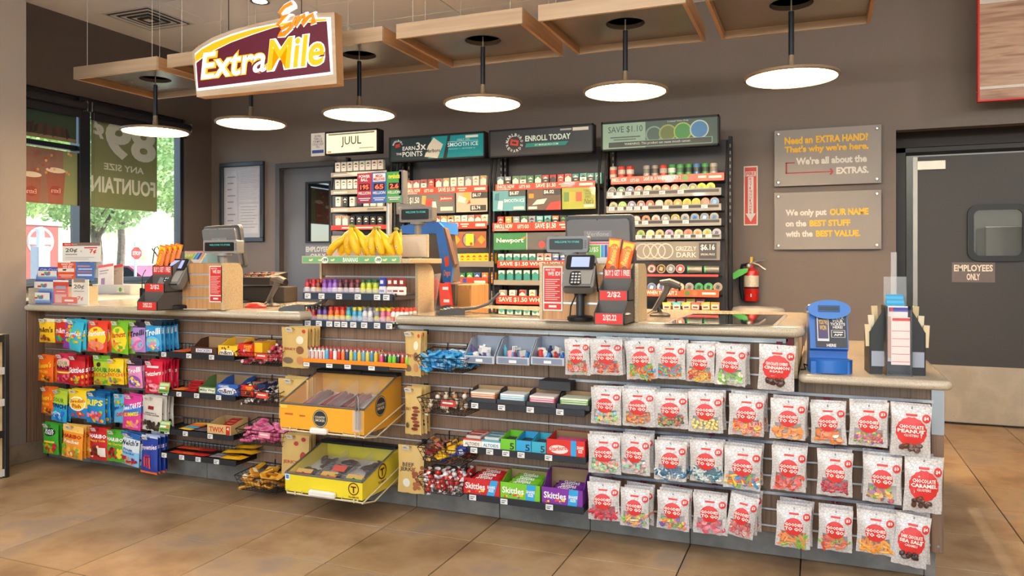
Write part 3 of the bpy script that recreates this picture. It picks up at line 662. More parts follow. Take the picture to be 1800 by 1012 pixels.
def clear_bag(w, h, kind, cols, choc, price, seed):
    rr = random.Random(seed); t = .042
    mb, fn = bagmesh(w, h, t, m_prt, m_bback, seed, .12, None if choc else m_film, .60)
    X = lambda u: (u-.5)*w; Z = lambda v: -v*h
    pr = MB(); red = '#d3302c'
    if choc:
        decals(pr, [('s', red, .5, .5, .37, .27), ('t', choc[0], '#f6efe6', .2, .8, .37, .44, .06), ('t', choc[1], '#f6efe6', .16, .84, .455, .525, .07), ('t', choc[2], '#f6efe6', .32, .68, .545, .59, .03)], w, h, fn)
    else:
        decals(pr, [('e', red, .5, .47, .27, .2), ('t', 'GOODIES', '#f6efe6', .25, .75, .385, .46, .07), ('t', 'TO GO', '#f6efe6', .25, .75, .475, .56, .08)], w, h, fn)
    decals(pr, [('r', red, .36, .64, .165, .205), ('e', red, .86, .235, .105, .083), ('t', '$3' if price == 3 else price, '#f6efe6', .80, .92, .2, .27, .06)], w, h, fn)
    if not choc: decals(pr, [('t', 'GUMMY CANDY', '#f6efe6', .28, .72, .845, .87, .02)], w, h, fn)
    cm = MB(); mats = [pm(c, .3, coat=.4, var=.12) for c in cols]
    s = w*.085 if kind not in ('chunk',) else w*.1
    cnt = {'ball': 60, 'bean': 60, 'ring': 34, 'stick': 30, 'cube': 40, 'slice': 34, 'worm': 28, 'chunk': 12}[kind]
    z0, z1 = (.63, .92) if not choc else (.7, .86)
    for k in range(cnt):
        u = rr.uniform(.14, .86) if not choc else rr.uniform(.26, .74); v = rr.uniform(z0+.03, z1)
        x, z = X(u), Z(v)
        y = fn(x, z)*.62+rr.uniform(-.001, .003)
        if choc: y = fn(x, z)-.001
        lump(cm, kind, (x, y, z), s*rr.uniform(.85, 1.15), rr.choice(mats), rr)
    m1, m2, m3 = mb.mesh('gift_bag', 60), pr.mesh('print', 0), cm.mesh('candy_pieces', 40)
    def mk():
        r = link('gift_bag', m1); link('print', m2, r); link('candy_pieces', m3, r); return r
    return mk
P_ = ['#e8a6a0', '#a9cf8c', '#f0c56a', '#8cc9d6']
GB = [ # view, x0,y0,x1,y1, tilt, kind, colours, choc, description
 [(5, 30, 40, 150, 210, -.03, 'ring', ['#e8742c', '#6fae4e', '#e8a6a0', '#d8402c'], 0, 'first clear bag on top row, orange and green rings'), (5, 148, 42, 305, 210, -.02, 'bean', ['#d8402c', '#e8742c', '#c22a20'], 0, 'top row clear bag of red orange bears'),
  (5, 312, 48, 460, 230, -.06, 'worm', ['#3a8fc9', '#e8862c', '#d8402c', '#7bb33a'], 0, 'top row clear bag of blue and orange worms'), (5, 454, 55, 600, 228, .0, 'bean', ['#3aa0c9', '#e8a22c', '#6fae4e', '#d8402c'], 0, 'top row clear bag of mixed bears'),
  (5, 600, 65, 740, 245, .02, 'ring', ['#f0c53a', '#e8a22c', '#d8502c'], 0, 'top row clear bag of yellow rings'), (5, 740, 70, 888, 260, .04, 'slice', ['#6fae3a', '#8cc04a', '#e9e2cf'], 0, 'top row clear bag of green frogs'),
  (6, 150, 60, 305, 250, .04, 'chunk', ['#4a2c22', '#5c382a', '#3c241c'], ('CHOCOLATE COVERED', 'CINNAMON', 'BEARS'), 'top row white bag of chocolate cinnamon bears')],
 [(5, 155, 270, 300, 440, 0, 'cube', P_, 0, 'second row clear bag of pastel cubes'), (5, 297, 275, 457, 450, -.03, 'bean', ['#e8742c', '#d8402c', '#d89a2c'], 0, 'second row clear bag of orange red gummies'),
  (5, 447, 290, 610, 460, -.02, 'bean', ['#4a4a3c', '#d8402c', '#6fae3a', '#e8862c'], 0, 'second row clear bag of dark mixed bears'), (5, 612, 290, 775, 480, .0, 'ball', ['#f0de8a', '#eed56a', '#f3e6a0'], 0, 'second row clear bag of pale lemon drops'),
  (5, 802, 300, 970, 495, .02, 'ring', ['#e05a3a', '#f0c53a', '#e88a7a'], 0, 'second row clear bag of peach rings'), (6, 197, 283, 348, 450, .03, 'slice', ['#ef8a2c', '#f09a3c'], 0, 'second row clear bag of orange slices'),
  (6, 358, 300, 508, 470, -.03, 'slice', ['#ef7f2c', '#f0923c', '#e8742c'], 0, 'second row clear bag of deep orange slices near the corner'), (6, 522, 300, 685, 478, .02, 'bean', ['#d8402c', '#6fae3a', '#8a4fa8', '#f0c53a', '#e88ab0', '#ef8a2c'], 0, 'second row clear bag of jelly beans'),
  (6, 695, 308, 865, 522, .03, 'chunk', ['#4a2c22', '#5c382a', '#6a4434'], ('CHOCOLATE', 'PEANUT', 'CLUSTERS'), 'second row white bag of chocolate peanut clusters')],
 [(5, 140, 490, 295, 672, -.02, 'cube', ['#e8867a', '#8cc08c', '#e9a0a0', '#c9dcb0'], 0, 'third row clear bag of pink and green melon cubes'), (5, 292, 490, 437, 678, .02, 'cube', ['#e8867a', '#8cd0c4', '#e9c0c0', '#9cd8b0'], 0, 'third row clear bag of pink and mint cubes'),
  (5, 455, 518, 607, 705, .02, 'worm', ['#2f6f96', '#3a84ac', '#dfe6e4', '#1f5a7c'], 0, 'third row clear bag of blue sharks beside mint cubes'), (5, 617, 518, 777, 715, .0, 'worm', ['#2f6f86', '#dfe6e0', '#3a7c90', '#c9d6d2'], 0, 'third row clear bag of blue and white sharks'),
  (5, 780, 545, 960, 745, .04, 'stick', ['#3a8fc9', '#6fae3a', '#f0c53a', '#d8402c', '#e8862c'], 0, 'third row clear bag of multicoloured sour blocks'), (6, 202, 478, 350, 665, .03, 'slice', ['#e0645c', '#e8807a', '#d8503c'], 0, 'third row clear bag of pink red slices'),
  (6, 390, 500, 540, 683, .02, 'ball', ['#c8203a', '#b81c34', '#d83a50'], 0, 'third row clear bag of cherry balls'), (6, 578, 518, 740, 713, .01, 'slice', ['#e8a23c', '#d8605c', '#8a5a90', '#8cc04a', '#e8c05a'], 0, 'third row clear bag of mixed fruit slices'),
  (6, 748, 525, 912, 752, .03, 'chunk', ['#3c241c', '#4a2c22', '#5a3628'], ('CHOCOLATE', 'CARAMEL', 'CLUSTERS'), 'third row white bag of chocolate caramel clusters')],
 [(5, 138, 712, 290, 890, -.03, 'stick', ['#c8203a', '#d83048', '#b81c34'], 0, 'bottom row clear bag of red licorice'), (5, 295, 740, 432, 922, .02, 'stick', ['#8a6fb0', '#e8a23c', '#8cc04a', '#e0806c', '#e9d06a'], 0, 'bottom row clear bag of rainbow strips'),
  (5, 466, 755, 620, 935, .02, 'cube', ['#6fae3a', '#e86a8c', '#f0c53a', '#7a5aa8', '#ef8a4c'], 0, 'bottom row clear bag of neon cubes'), (5, 634, 765, 795, 958, .0, 'slice', ['#d8485c', '#e0707c', '#e88a90'], 0, 'bottom row clear bag of pink slices'),
  (5, 806, 775, 952, 975, .16, 'ring', ['#d83a3c', '#ead8d0', '#e07a70'], 0, 'bottom row tilted clear bag of red and white rings'), (6, 222, 720, 370, 898, .04, 'stick', ['#ef7f2c', '#e8902c', '#7bb33a'], 0, 'bottom row clear bag of orange and green sticks'),
  (6, 395, 735, 540, 912, .03, 'stick', ['#ef7a2c', '#d83a2c', '#7bb33a', '#e8762c'], 0, 'bottom row clear bag of orange red and green blocks'), (6, 552, 745, 715, 925, .02, 'stick', ['#ef9a1c', '#f0a83c', '#e88c1c'], 0, 'bottom row clear bag of mango sticks'),
  (6, 712, 760, 866, 975, .1, 'chunk', ['#2a1a18', '#38221e', '#3c2a26'], ('DARK CHOCOLATE', 'SEA SALT', 'CARAMELS'), 'bottom row white bag of dark chocolate clusters')]]
for ri, row in enumerate(GB):
    for ci, (vw, x0, y0, x1, y1, tilt, kind, cols, choc, desc) in enumerate(row):
        ox, oy, sc = (980, 580, 2.663) if vw == 5 else (1270, 580, 2.342)
        n = 1+(ri*3+ci*5) % 3+(1 if not choc else 0); n = min(n, 3)
        Y = 3.585; p0, p1, q0, q1 = ox+x0/sc, ox+x1/sc, oy+y0/sc, oy+y1/sc
        w_ = xat(p1, Y)-xat(p0, Y); pc = (p0+p1)/2; z0 = zat(pc, q0, Y); z1 = zat(pc, q1, Y); x = (xat(p0, Y)+xat(p1, Y))/2
        w_ = min(w_, .165)*(1-abs(tilt)*.5)
        hang('gift_bag', clear_bag(w_, z0-z1, kind, cols, choc, 3 if not choc else '$4', 100+ri*20+ci), desc, x, Y, z0, n, .045, tilt, ri*20+ci, dx=.003)
        hook(x, Y-.012, z0-.016, desc, 0)
# --- shelves, cartons, baskets, boxes
V2 = lambda x, y: (270+x/3.163, 560+y/3.163)
V3 = lambda x, y: (480+x/3.068, 560+y/3.068)
V4 = lambda x, y: (690+x/2.978, 570+y/2.978)
YF = 3.585
def XZ(q, Y=YF): return xat(q[0], Y), zat(q[0], q[1], Y)
m_strip = pm('#20242c', .35); m_tagw = pm('#e3e3e1', .5); m_tagk = pm('#6b6c70', .6)
def shelf(label, a, b_, tags, Yf=YF, grate=True):
    (x0, z0), (x1, z1) = XZ(a, Yf), XZ(b_, Yf); z = (z0+z1)/2
    t = thing('display_shelf', label, 'shelf', (x0, Yf, z), 0, 'shelves on the counter front'); L = x1-x0; D = YP-Yf-.002
    MB().box(0, L, .003, D, .006, .010, M_BLACKM).box(0, .003, .003, D, -.012, .02, M_BLACKM).box(L-.003, L, .003, D, -.012, .02, M_BLACKM).obj('tray', t)
    MB().box(-.002, L+.002, -.003, .003, -.017, .017, m_strip, .002).obj('label_strip', t)
    g = MB()
    for k in range(int(L/.03)): g.box(k*.03+.01, k*.03+.012, D-.006, D-.003, .01, .05, M_WIRE)
    g.box(0, L, D-.006, D-.003, .048, .051, M_WIRE).obj('back_fence', t)
    for f in tags:
        q = MB().box(-.019, .019, -.006, -.0032, -.014, .013, m_tagw).rect(-.014, .012, .002, .006, -.0064, m_tagk).rect(-.014, .004, -.008, -.002, -.0064, m_tagk)
        q.obj('price_tag', t, (f*L, 0, 0))
    return x0, x1, z+.0105
_pil = {}
def pillow(name, w, l, t, col, dec=None, crimp=.1):
    """flow-wrapped bar lying flat: w along x, l along y"""
    k = (w, l, t, col, name)
    if k in _pil: return _pil[k]
    mb = MB(); nx, ny = 10, 4; m = pm(col, .28, coat=.3, var=.1, scale=30)
    def zz(i, j):
        u = i/nx; e = min(1, max(0, min(u, 1-u)/crimp-.4)); return t/2*min(1, e)*(1-abs(2*j/ny-1)**3)
    top = [(w*(i/nx-.5), l*(j/ny-.5)*(1 if 0 < i < nx else 1.06), t/2+zz(i, j)) for j in range(ny+1) for i in range(nx+1)]
    bot = [(x, y, t-z) for x, y, z in top]; N = nx+1
    mb.add(top, [(j*N+i, j*N+i+1, (j+1)*N+i+1, (j+1)*N+i) for j in range(ny) for i in range(nx)], m)
    mb.add(bot, [(j*N+i, (j+1)*N+i, (j+1)*N+i+1, j*N+i+1) for j in range(ny) for i in range(nx)], m)
    pr = None
    if dec:
        pr = MB()
        for s, c, u0, u1, v0, v1 in dec:
            pr.T = Matrix.Rotation(-PI/2, 4, 'X')
            fn = None
            q0 = len(pr.v); pr.text(s, (u0-.5)*w, (u1-.5)*w, 0, 1, 0, pm(c, .4), .02, 1); pr.T = None
            for i in range(q0, len(pr.v)):
                x, y, z = pr.v[i]; uu = -y if False else y
                yy = l*(v0-.5)+(v1-v0)*l*abs(pr.v[i][1]) if False else None
                zz_ = pr.v[i]; h = abs(zz_[1])
                pr.v[i] = (x, l*((v0+(v1-v0)*h)-.5), t+.0008)
        pr = pr.mesh('print', 0)
    _pil[k] = (mb.mesh(name, 50), pr); return _pil[k]
def bar(name, label, cat, w, l, t, col, loc, rot, group, dec=None):
    a, p = pillow(name, w, l, t, col, dec); o = tag(link(name, a, None, loc, rot), label, cat, group)
    if p: link('print', p, o)
    return o
CARD = pm('#9a7a55', .8)
def carton(label, x0, x1, z, Yf, dep, hf, hb, col, dec=(), inner=None, group='open display cartons on the shelves', name='display_carton', fold=False):
    w_ = x1-x0; o = MB(); m = pm(col, .45, var=.05); th = .003; inn = inner or CARD
    o.box(0, w_, 0, th, 0, hf, m).box(0, w_, dep-th, dep, 0, hb, m).box(0, w_, 0, dep, 0, th, m)
    for x in (0, w_-th):
        pts = [(th, 0), (dep-th, 0), (dep-th, hb), (dep*.55, hb*.92), (dep*.18, hf), (th, hf)]
        o.prism(pts, x, x+th, m, 'x')
    o.box(th, w_-th, dep-th-.001, dep-th, th, hb-.002, inn).box(th, w_-th, th, th+.001, th, hf-.002, inn)
    t = tag(o.obj(name, None, (x0, Yf, z), smooth=0, fix=True), label, 'box', group)
    p = MB()
    for k, d in enumerate(dec):
        y = -.0006-.0004*k; X = lambda u: u*w_; Z = lambda v: v*hf
        if d[0] == 't': p.text(d[1], X(d[3]), X(d[4]), Z(d[5]), Z(d[6]), y, pm(d[2], .4), .02, 2, slope=d[7] if len(d) > 7 else 0)
        elif d[0] == 'r': p.rect(X(d[2]), X(d[3]), Z(d[4]), Z(d[5]), y, pm(d[1], .4))
        elif d[0] == 'e': p.ell(X(d[2]), Z(d[3]), d[4]*w_, d[5]*hf, y, pm(d[1], .4))
        elif d[0] == 'n':
            rr = random.Random(k+5)
            for i in range(d[6]): p.ell(X(rr.uniform(d[2], d[3])), Z(rr.uniform(d[4], d[5])), .006, .006, y-.0001*i, pm(rr.choice(d[1]), .4), n=8)
        elif d[0] == 'q': p.quad(*[(X(a), y, Z(b_)) for a, b_ in d[2]], pm(d[1], .4))
    if dec: p.obj('print', t, smooth=0)
    return t
def u2(x): return xat(270+x/3.163, YF+.01)
def u4(x): return xat(690+x/2.978, YF+.01)
SH = 'shelves left of the jerky boxes'
# left shelf stack
xa, xb, z1_ = shelf('black shelf with price tags, highest left of the jerky boxes', V2(28, 196), V2(447, 220), (.08, .42, .72))
for k in range(3): bar('candy_bar', 'orange wrapped candy bar lying flat on the highest left shelf', 'candy bar', .115, .04, .014, '#e8622a', (u2(132)+.0, YF+.035+k*.045, z1_+.0005), (0, 0, .03*k), 'orange bars on highest left shelf')
carton('brown open carton of chocolate bars on the highest left shelf', u2(208), u2(352), z1_, YF+.008, .15, .046, .095, '#4a2a22', [('r', '#e9e4dc', .2, .82, .3, .78), ('t', 'SNICKERS', '#2a4fa0', .24, .78, .38, .7)])
for k in range(3): bar('candy_bar', 'brown chocolate bar inside the brown carton', 'candy bar', .10, .034, .018, '#4a2a1e', ((u2(208)+u2(352))/2, YF+.045+k*.036, z1_+.006+.004*k), (.1, 0, 0), 'bars in the brown carton')
carton('yellow open carton with dark lettering on the highest left shelf', u2(360), u2(466), z1_, YF+.008, .15, .062, .10, '#efc22c', [('e', '#f5ecd8', .45, .3, .42, .3), ('t', "m&m's", '#4b2418', .08, .9, .12, .55), ('n', ['#6b3b20', '#c9802b'], .2, .8, .62, .9, 5)])
for k in range(3): bar('candy_pouch', 'yellow candy pouch inside the yellow carton', 'candy', .075, .05, .02, '#e9b524', ((u2(360)+u2(466))/2, YF+.05+k*.034, z1_+.03), (.9, 0, .1*k), 'pouches in the yellow carton')
carton('red share size carton on the highest left shelf', u2(470), u2(548), z1_, YF+.012, .12, .078, .085, '#d8281f', [('t', 'SHARE\nSIZE', '#f4c52c', .4, .95, .45, .9)])
carton('plain yellow carton at right end of highest left shelf', u2(548), u2(592), z1_, YF+.03, .12, .085, .09, '#efb81c')
xa, xb, z2_ = shelf('black shelf with price tags, second left of the jerky boxes', V2(40, 412), V2(455, 442), (.07, .26, .5, .79))
def promo(label, x, z, group='green promotion cards on shelf fronts'):
    t = tag(MB().box(-.042, .042, -.002, 0, -.03, .035, pm('#7fae55', .5)).obj('promo_card', None, (x, YF-.008, z), (-.25, 0, 0)), label, 'card', group)
    MB().rect(-.036, .036, .012, .028, -.0026, pm('#c8d8a8')).rect(-.036, .02, -.006, .006, -.0026, pm('#e9efe0')).rect(-.036, .036, -.024, -.012, -.0026, pm('#4f7f35')).ell(.022, .0, .01, .01, -.003, pm('#e8742c')).obj('print', t, smooth=0)
promo('green promotion card on the second left shelf', u2(72), z2_+.02)
for k in range(2): bar('candy_bar', 'orange candy bar behind the green card on the second left shelf', 'candy bar', .10, .04, .014, '#ea7a2c', (u2(120), YF+.05+k*.045, z2_+.0005), (0, 0, .1), 'orange bars on second left shelf')
for k in range(4): bar('candy_bar', 'red wafer bar stacked on the second left shelf' , 'candy bar', .115, .06, .016, '#c41f22', (u2(195)+.004*k, YF+.045+.012*k, z2_+.0005+.0165*k), (0, 0, .08*k-.1), 'red wafer bars on second left shelf', [('Kit Kat', '#f3e9e2', .25, .8, .25, .75)])
carton('open carton of green and brown bars on the second left shelf', u2(252), u2(348), z2_, YF+.008, .15, .045, .10, '#5d7f4a', [('r', '#e9e4d0', .06, .94, .2, .85), ('t', 'Milky Way', '#2f6a3a', .08, .92, .3, .75)])
for k in range(3): bar('candy_bar', 'chocolate bar inside the green and brown carton', 'candy bar', .09, .034, .018, '#3d5a34', ((u2(252)+u2(348))/2, YF+.045+k*.036, z2_+.006+.005*k), (.1, 0, 0), 'bars in the green carton')
carton('blue open carton with white lettering on the second left shelf', u2(352), u2(470), z2_, YF+.008, .15, .07, .105, '#2f5fb0', [('e', '#dfe6ef', .5, .42, .45, .3), ('t', "m&m's", '#4b2418', .1, .9, .2, .62), ('t', 'CARAMEL', '#f2efe6', .1, .6, .72, .9)])
for k in range(2): bar('candy_pouch', 'blue candy pouch inside the blue carton', 'candy', .08, .05, .02, '#3a6fc0', ((u2(352)+u2(470))/2, YF+.055+k*.036, z2_+.03), (.9, 0, .1*k), 'pouches in the blue carton')
carton('red share size carton beside the blue carton', u2(472), u2(540), z2_, YF+.03, .1, .068, .075, '#d8331f', [('t', 'SHARE\nSIZE', '#f4c52c', .4, .95, .5, .9)])
carton('dark navy carton at right end of the second left shelf', u2(541), u2(590), z2_, YF+.06, .1, .075, .08, '#23305a', [('r', '#d8402c', .1, .9, .2, .5)])
xa, xb, z3_ = shelf('black shelf with price tags, third left of the jerky boxes', V2(38, 625), V2(443, 663), (.1, .36, .7))
promo('green promotion card on the third left shelf', u2(76), z3_+.02)
for k in range(4): bar('candy_bar', ['yellow', 'blue', 'orange', 'golden'][k]+' candy bar in the heap on the third left shelf', 'candy bar', .11, .04, .014, ['#efb62c', '#4aa6cf', '#e8742c', '#e9a83a'][k], (u2(165)+.006*k, YF+.04+.034*k, z3_+.0005+.004*k), (0, 0, .12*k-.15), 'mixed bars on third left shelf')
for k in range(3): bar('candy_bar', 'grey brown candy bar on the third left shelf', 'candy bar', .10, .04, .014, '#6a5a5c', (u2(248), YF+.045+.045*k, z3_+.0005), (0, 0, .05*k), 'grey brown bars on third left shelf')
carton('cream open carton with red lettering on the third left shelf', u2(300), u2(430), z3_, YF+.008, .15, .062, .085, '#cfae72', [('t', 'TWIX', '#c8261f', .08, .7, .25, .75), ('r', '#c8261f', .8, .96, .1, .9), ('t', '4', '#f1e9dc', .83, .93, .5, .8)])
for k in range(4): bar('candy_bar', 'red and gold bar inside the cream carton', 'candy bar', .105, .034, .018, '#b3261f', ((u2(300)+u2(430))/2+.02, YF+.045+k*.032, z3_+.028+.01*k), (.1, 0, .03*k), 'bars in the cream carton', [('TWIX', '#e9d9b0', .3, .7, .25, .75)])
xa, xb, z4_ = shelf('black shelf with price tags, lowest left of the jerky boxes', V2(38, 757), V2(457, 803), (.06, .3, .52, .76))
for k in range(6): bar('candy_bar', 'red orange candy bar spread on the lowest left shelf', 'candy bar', .12, .05, .014, ['#dc4426', '#e2572c', '#c82a22'][k % 3], (u2(125+60*(k % 3)), YF+.035+.06*(k//3), z4_+.0005+.015*(k//3)), (0, 0, .05*k-.1), 'red bars on lowest left shelf')
for k in range(2): bar('candy_bar', 'grey candy bar on the lowest left shelf', 'candy bar', .09, .04, .014, '#8d8286', (u2(330), YF+.04+.045*k, z4_+.0005), (0, 0, .1), 'grey bars on lowest left shelf')
for k in range(4): bar('candy_pouch', ['front', 'left', 'middle', 'topmost'][k]+' yellow candy pouch heaped on the lowest left shelf', 'candy', .15, .085, .024, '#eeb322', (u2(428)+[0, -.03, .05, .03][k], YF+.045+[0, .05, .06, .085][k], z4_+.0005+[0, .024, .026, .05][k]), (.0, 0, [.05, .3, -.1, .15][k]), 'yellow pouches on lowest left shelf', [("m&m's", '#4b2418', .25, .78, .25, .75)])

# --- wire baskets with wrapped candy
def wrapped(name, col, col2, r, kind):
    mb = MB(); m = pm(col, .28, coat=.3, var=.2, scale=60); m2 = pm(col2, .3)
    if kind == 'twist':
        mb.sphere((0, 0, 0), r, m, 8, 5, (1.25, .85, .85))
        for s in (-1, 1):
            mb.add([(s*r*1.1, 0, 0)]+[(s*r*2.1, r*.7*math.cos(a), r*.7*math.sin(a)) for a in [k*2*PI/6 for k in range(6)]], [(0, 1+k, 1+(k+1) % 6) for k in range(6)], m2)
    elif kind == 'ball':
        mb.sphere((0, 0, 0), r, m, 9, 6)
        for s in (-1, 1): mb.add([(0, 0, s*r*.8)]+[(r*.8*math.cos(a), r*.8*math.sin(a), s*r*1.7) for a in [k*2*PI/6 for k in range(6)]], [(0, 1+k, 1+(k+1) % 6) for k in range(6)], m2)
    elif kind == 'bar':
        mb.box(-r*1.5, r*1.5, -r*.6, r*.6, -r*.4, r*.4, m, r*.2)
        for s in (-1, 1): mb.box(s*r*1.5-.001, s*r*1.5+s*r*.5, -r*.65, r*.65, -.0008, .0008, m2)
        mb.box(-r*.5, r*.5, -r*.61, r*.61, -r*.41, r*.41, m2)
    else:
        mb.box(-r*1.6, r*1.6, -r*1.1, r*1.1, -r*.3, r*.3, m, r*.28); mb.box(-r*1.5, r*.2, -r*.5, r*.5, -r*.31, r*.31, m2)
    return mb.mesh(name, 40)
def basket(label, x0, x1, Yf, zb, zf, zk, fill, desc, group, seed, flag=None, n=26, r=.014):
    r *= 1.22
    """open wire basket: rim from zf at the front up to zk at the back, floor at zb"""
    D = YP-Yf-.004; L = x1-x0; i = .035; t = thing('wire_basket', label, 'basket', (x0, Yf, zb), 0, 'black wire baskets')
    hf, hk = zf-zb, zk-zb; g = MB(); wr = .0014
    g.tube([(0, 0, hf), (L, 0, hf), (L, D, hk), (0, D, hk)], .0026, M_WIRE, 6, True)
    g.tube([(i, i*.7, 0), (L-i, i*.7, 0), (L-i, D, 0), (i, D, 0)], .002, M_WIRE, 5, True)
    nx, ny = max(5, int(L/.026)), max(4, int(D/.03))
    for k in range(nx+1):
        f = k/nx; xt, xb_ = f*L, i+f*(L-2*i)
        g.tube([(xt, 0, hf), (xb_, i*.7, 0), (xb_, D, 0), (xt, D, hk)], wr, M_WIRE, 4)
    for k in range(1, ny):
        f = k/ny; yt, yb_ = f*D, i*.7+f*(D-i*.7); h = hf+(hk-hf)*f
        g.tube([(0, yt, h), (i, yb_, 0), (L-i, yb_, 0), (L, yt, h)], wr, M_WIRE, 4)
    for f in (.35, .7):
        a = i*(1-f); g.tube([(a, a*.7, hf*f), (L-a, a*.7, hf*f), (L-a, D, hk*f), (a, D, hk*f)], wr, M_WIRE, 4, True)
    g.obj('wire_frame', t)
    for x in (L*.3, L*.7): MB().tube([(x, D-.002, hk-.02), (x, D-.002, hk+.02), (x, D+.003, hk+.024)], .003, M_WIRE, 5).obj('hanging_hook', t)
    if flag:
        q = MB().box(-.045, .045, -.003, 0, -.014, .018, pm(flag, .45)).rect(-.035, .03, .0, .008, -.0034, M_WHT).obj('price_flag', t, (L*.62, -.006, hf*.75), (-.15, 0, -.12))
    rr = random.Random(seed)
    meshes = [wrapped('wrapped_candy', a, b2, r, k_) for a, b2, k_ in fill]
    for k in range(n):
        lvl = k/n; f = rr.uniform(.0, 1)
        f = ((k*7919) % 97)/97 if lvl < .7 else rr.uniform(.2, .9); g_ = ((k*5003) % 89)/89
        zz_ = .012+lvl*(hf*.95)+f*(hk-hf)*.55*lvl
        e_ = i*(1-min(1, zz_/max(hf, .01)))+.014
        yy = .02+e_*.5+f*(D-.05-e_*.5); xx = e_+g_*(L-2*e_)
        me = meshes[k % len(meshes)]
        tag(link('wrapped_candy', me, None, (x0+xx, Yf+yy, zb+zz_), (rr.uniform(-.5, .5), rr.uniform(-.5, .5), rr.uniform(0, 6.28))), desc if len(meshes) == 1 else desc, 'candy', group)
def bk2(label, b_, fill, desc, group, seed, flag=None, n=26, r=.014, V=V2, Yf=3.56):
    x0_, x1_, ft, bt, kt = b_
    zb = zat(V((x0_+x1_)/2, bt)[0], V(0, bt)[1], Yf)
    basket(label, xat(V(x0_, 0)[0], Yf), xat(V(x1_, 0)[0], Yf), Yf, zb, zat(V((x0_+x1_)/2, ft)[0], V(0, ft)[1], Yf), zat(V((x0_+x1_)/2, kt)[0], V(0, kt)[1], YP), fill, desc, group, seed, flag, n, r)
bk2('wire basket of red candy rolls, highest left of the jerky boxes', (455, 700, 190, 262, 108), [('#d9475c', '#f0c0c4', 'twist'), ('#c42f40', '#e88a90', 'twist')], 'small red wrapped candy in the highest left basket', 'candies in highest left basket', 1, '#cf3a2c', 30)
bk2('wire basket of dark chocolates, second left of the jerky boxes', (455, 705, 405, 485, 328), [('#3a2a26', '#cfc6bc', 'bar'), ('#1f1a1c', '#b98a6a', 'bar'), ('#4a3a3c', '#e3ddd4', 'twist')], 'dark wrapped chocolate in the second left basket', 'candies in second left basket', 2, '#d8402c', 34)
bk2('wire basket of pink candies, third left of the jerky boxes', (455, 725, 625, 705, 545), [('#e86a9c', '#f3b0c8', 'pouch'), ('#ea86ac', '#d8507c', 'pouch')], 'pink candy pouch in the third left basket', 'candies in pink basket', 3, '#e88aa0', 44, .019)
bk2('wire basket of gold candies hanging lowest near the floor', (448, 690, 885, 968, 790), [('#d89a24', '#f0c65a', 'pouch'), ('#c47f1c', '#efe2c0', 'pouch'), ('#e2a83a', '#a8641c', 'pouch')], 'gold candy pouch in the lowest basket', 'candies in gold basket', 4, None, 36, .02, Yf=3.52)
bk2('wire basket of blue candy pouches right of the jerky bags', (118, 385, 178, 252, 118), [('#3aa0d8', '#eaf2f6', 'pouch'), ('#5cb8e4', '#2a7fc0', 'pouch'), ('#2f8fd0', '#f3f3f0', 'pouch')], 'blue candy pouch in the basket right of the jerky', 'candies in blue basket', 5, None, 46, .019, V4)
bk2('half empty wire basket with a few pale balls', (128, 400, 392, 476, 350), [('#b98a5c', '#e9ddc8', 'ball'), ('#e2d8c8', '#a87a4a', 'ball'), ('#d9c7a8', '#efe8da', 'ball')], 'pale brown wrapped ball in the half empty basket', 'candies in half empty basket', 6, '#b5342c', 14, .012, V4)
bk2('wire basket of dark and gold chocolates above the red balls', (130, 385, 655, 738, 575), [('#4a2f24', '#d8a43a', 'bar'), ('#efb61c', '#f7d45a', 'pouch'), ('#2f3a8c', '#c9ccdc', 'pouch'), ('#5a3a2a', '#a8703a', 'bar'), ('#6a4434', '#b3262a', 'bar')], 'mixed dark and gold chocolate in the basket above the red balls', 'candies in mixed chocolate basket', 7, None, 44, .017, V4)
bk2('wire basket of red and white wrapped balls', (128, 375, 812, 895, 735), [('#c9302a', '#f1ecea', 'ball'), ('#e8e2de', '#d8d4d2', 'ball'), ('#c42a26', '#eee8e6', 'ball'), ('#d8402c', '#f3efec', 'ball')], 'red and white wrapped ball in the lowest right basket', 'candies in red ball basket', 8, None, 52, .0135, V4)
bk = None
# --- tan jerky bags
def jerky(key, w, h, dec, seed):
    mb, fn = bagmesh(w, h, .016, pm('#cfae6a', .45, var=.08), seed=seed); pr = MB(); decals(pr, dec, w, h, fn)
    a, b2 = mb.mesh('jerky_bag', 60), pr.mesh('print', 0)
    def mk():
        r = link('jerky_bag', a); link('print', b2, r); return r
    return mk
JD = [[('e', '#e9dfc4', .72, .3, .14, .1), ('e', '#8a5a3a', .72, .55, .14, .1), ('e', '#c98a5a', .72, .8, .14, .1), ('e', '#c8442c', .85, .08, .07, .045), ('t', 'JERKY', '#b3543a', .1, .58, .5, .58, .05), ('e', '#7a6a58', .25, .82, .2, .08)],
      [('t', 'BEEF\nJERKY', '#8a3a2a', .08, .5, .3, .48, .05), ('q',)],
      [('t', 'JERKY', '#b3543a', .08, .62, .6, .7, .05), ('e', '#b8342c', .8, .1, .08, .05), ('e', '#b8342c', .55, .2, .08, .05), ('e', '#b8442c', .8, .5, .1, .12)],
      [('t', 'BEEF\nJERKY', '#4a3a2a', .1, .7, .36, .56, .05), ('e', '#d8d8cc', .35, .78, .14, .09), ('n', ['#8a4a2a', '#a8643a'], .6, .95, .4, .9, 12, 3)]]
JD[1] = [('t', 'JERKY', '#8a5a3a', .06, .42, .42, .5, .05)]+[('e', ['#7a3420', '#8e4428', '#6a2c1c'][i % 3], .68+.07*math.sin(i*1.7), .42+.075*i, .2, .035) for i in range(7)]+[('r', '#cfae6a', .0, .01, .5, .51), ('e', '#5a4a3a', .2, .8, .1, .06)]
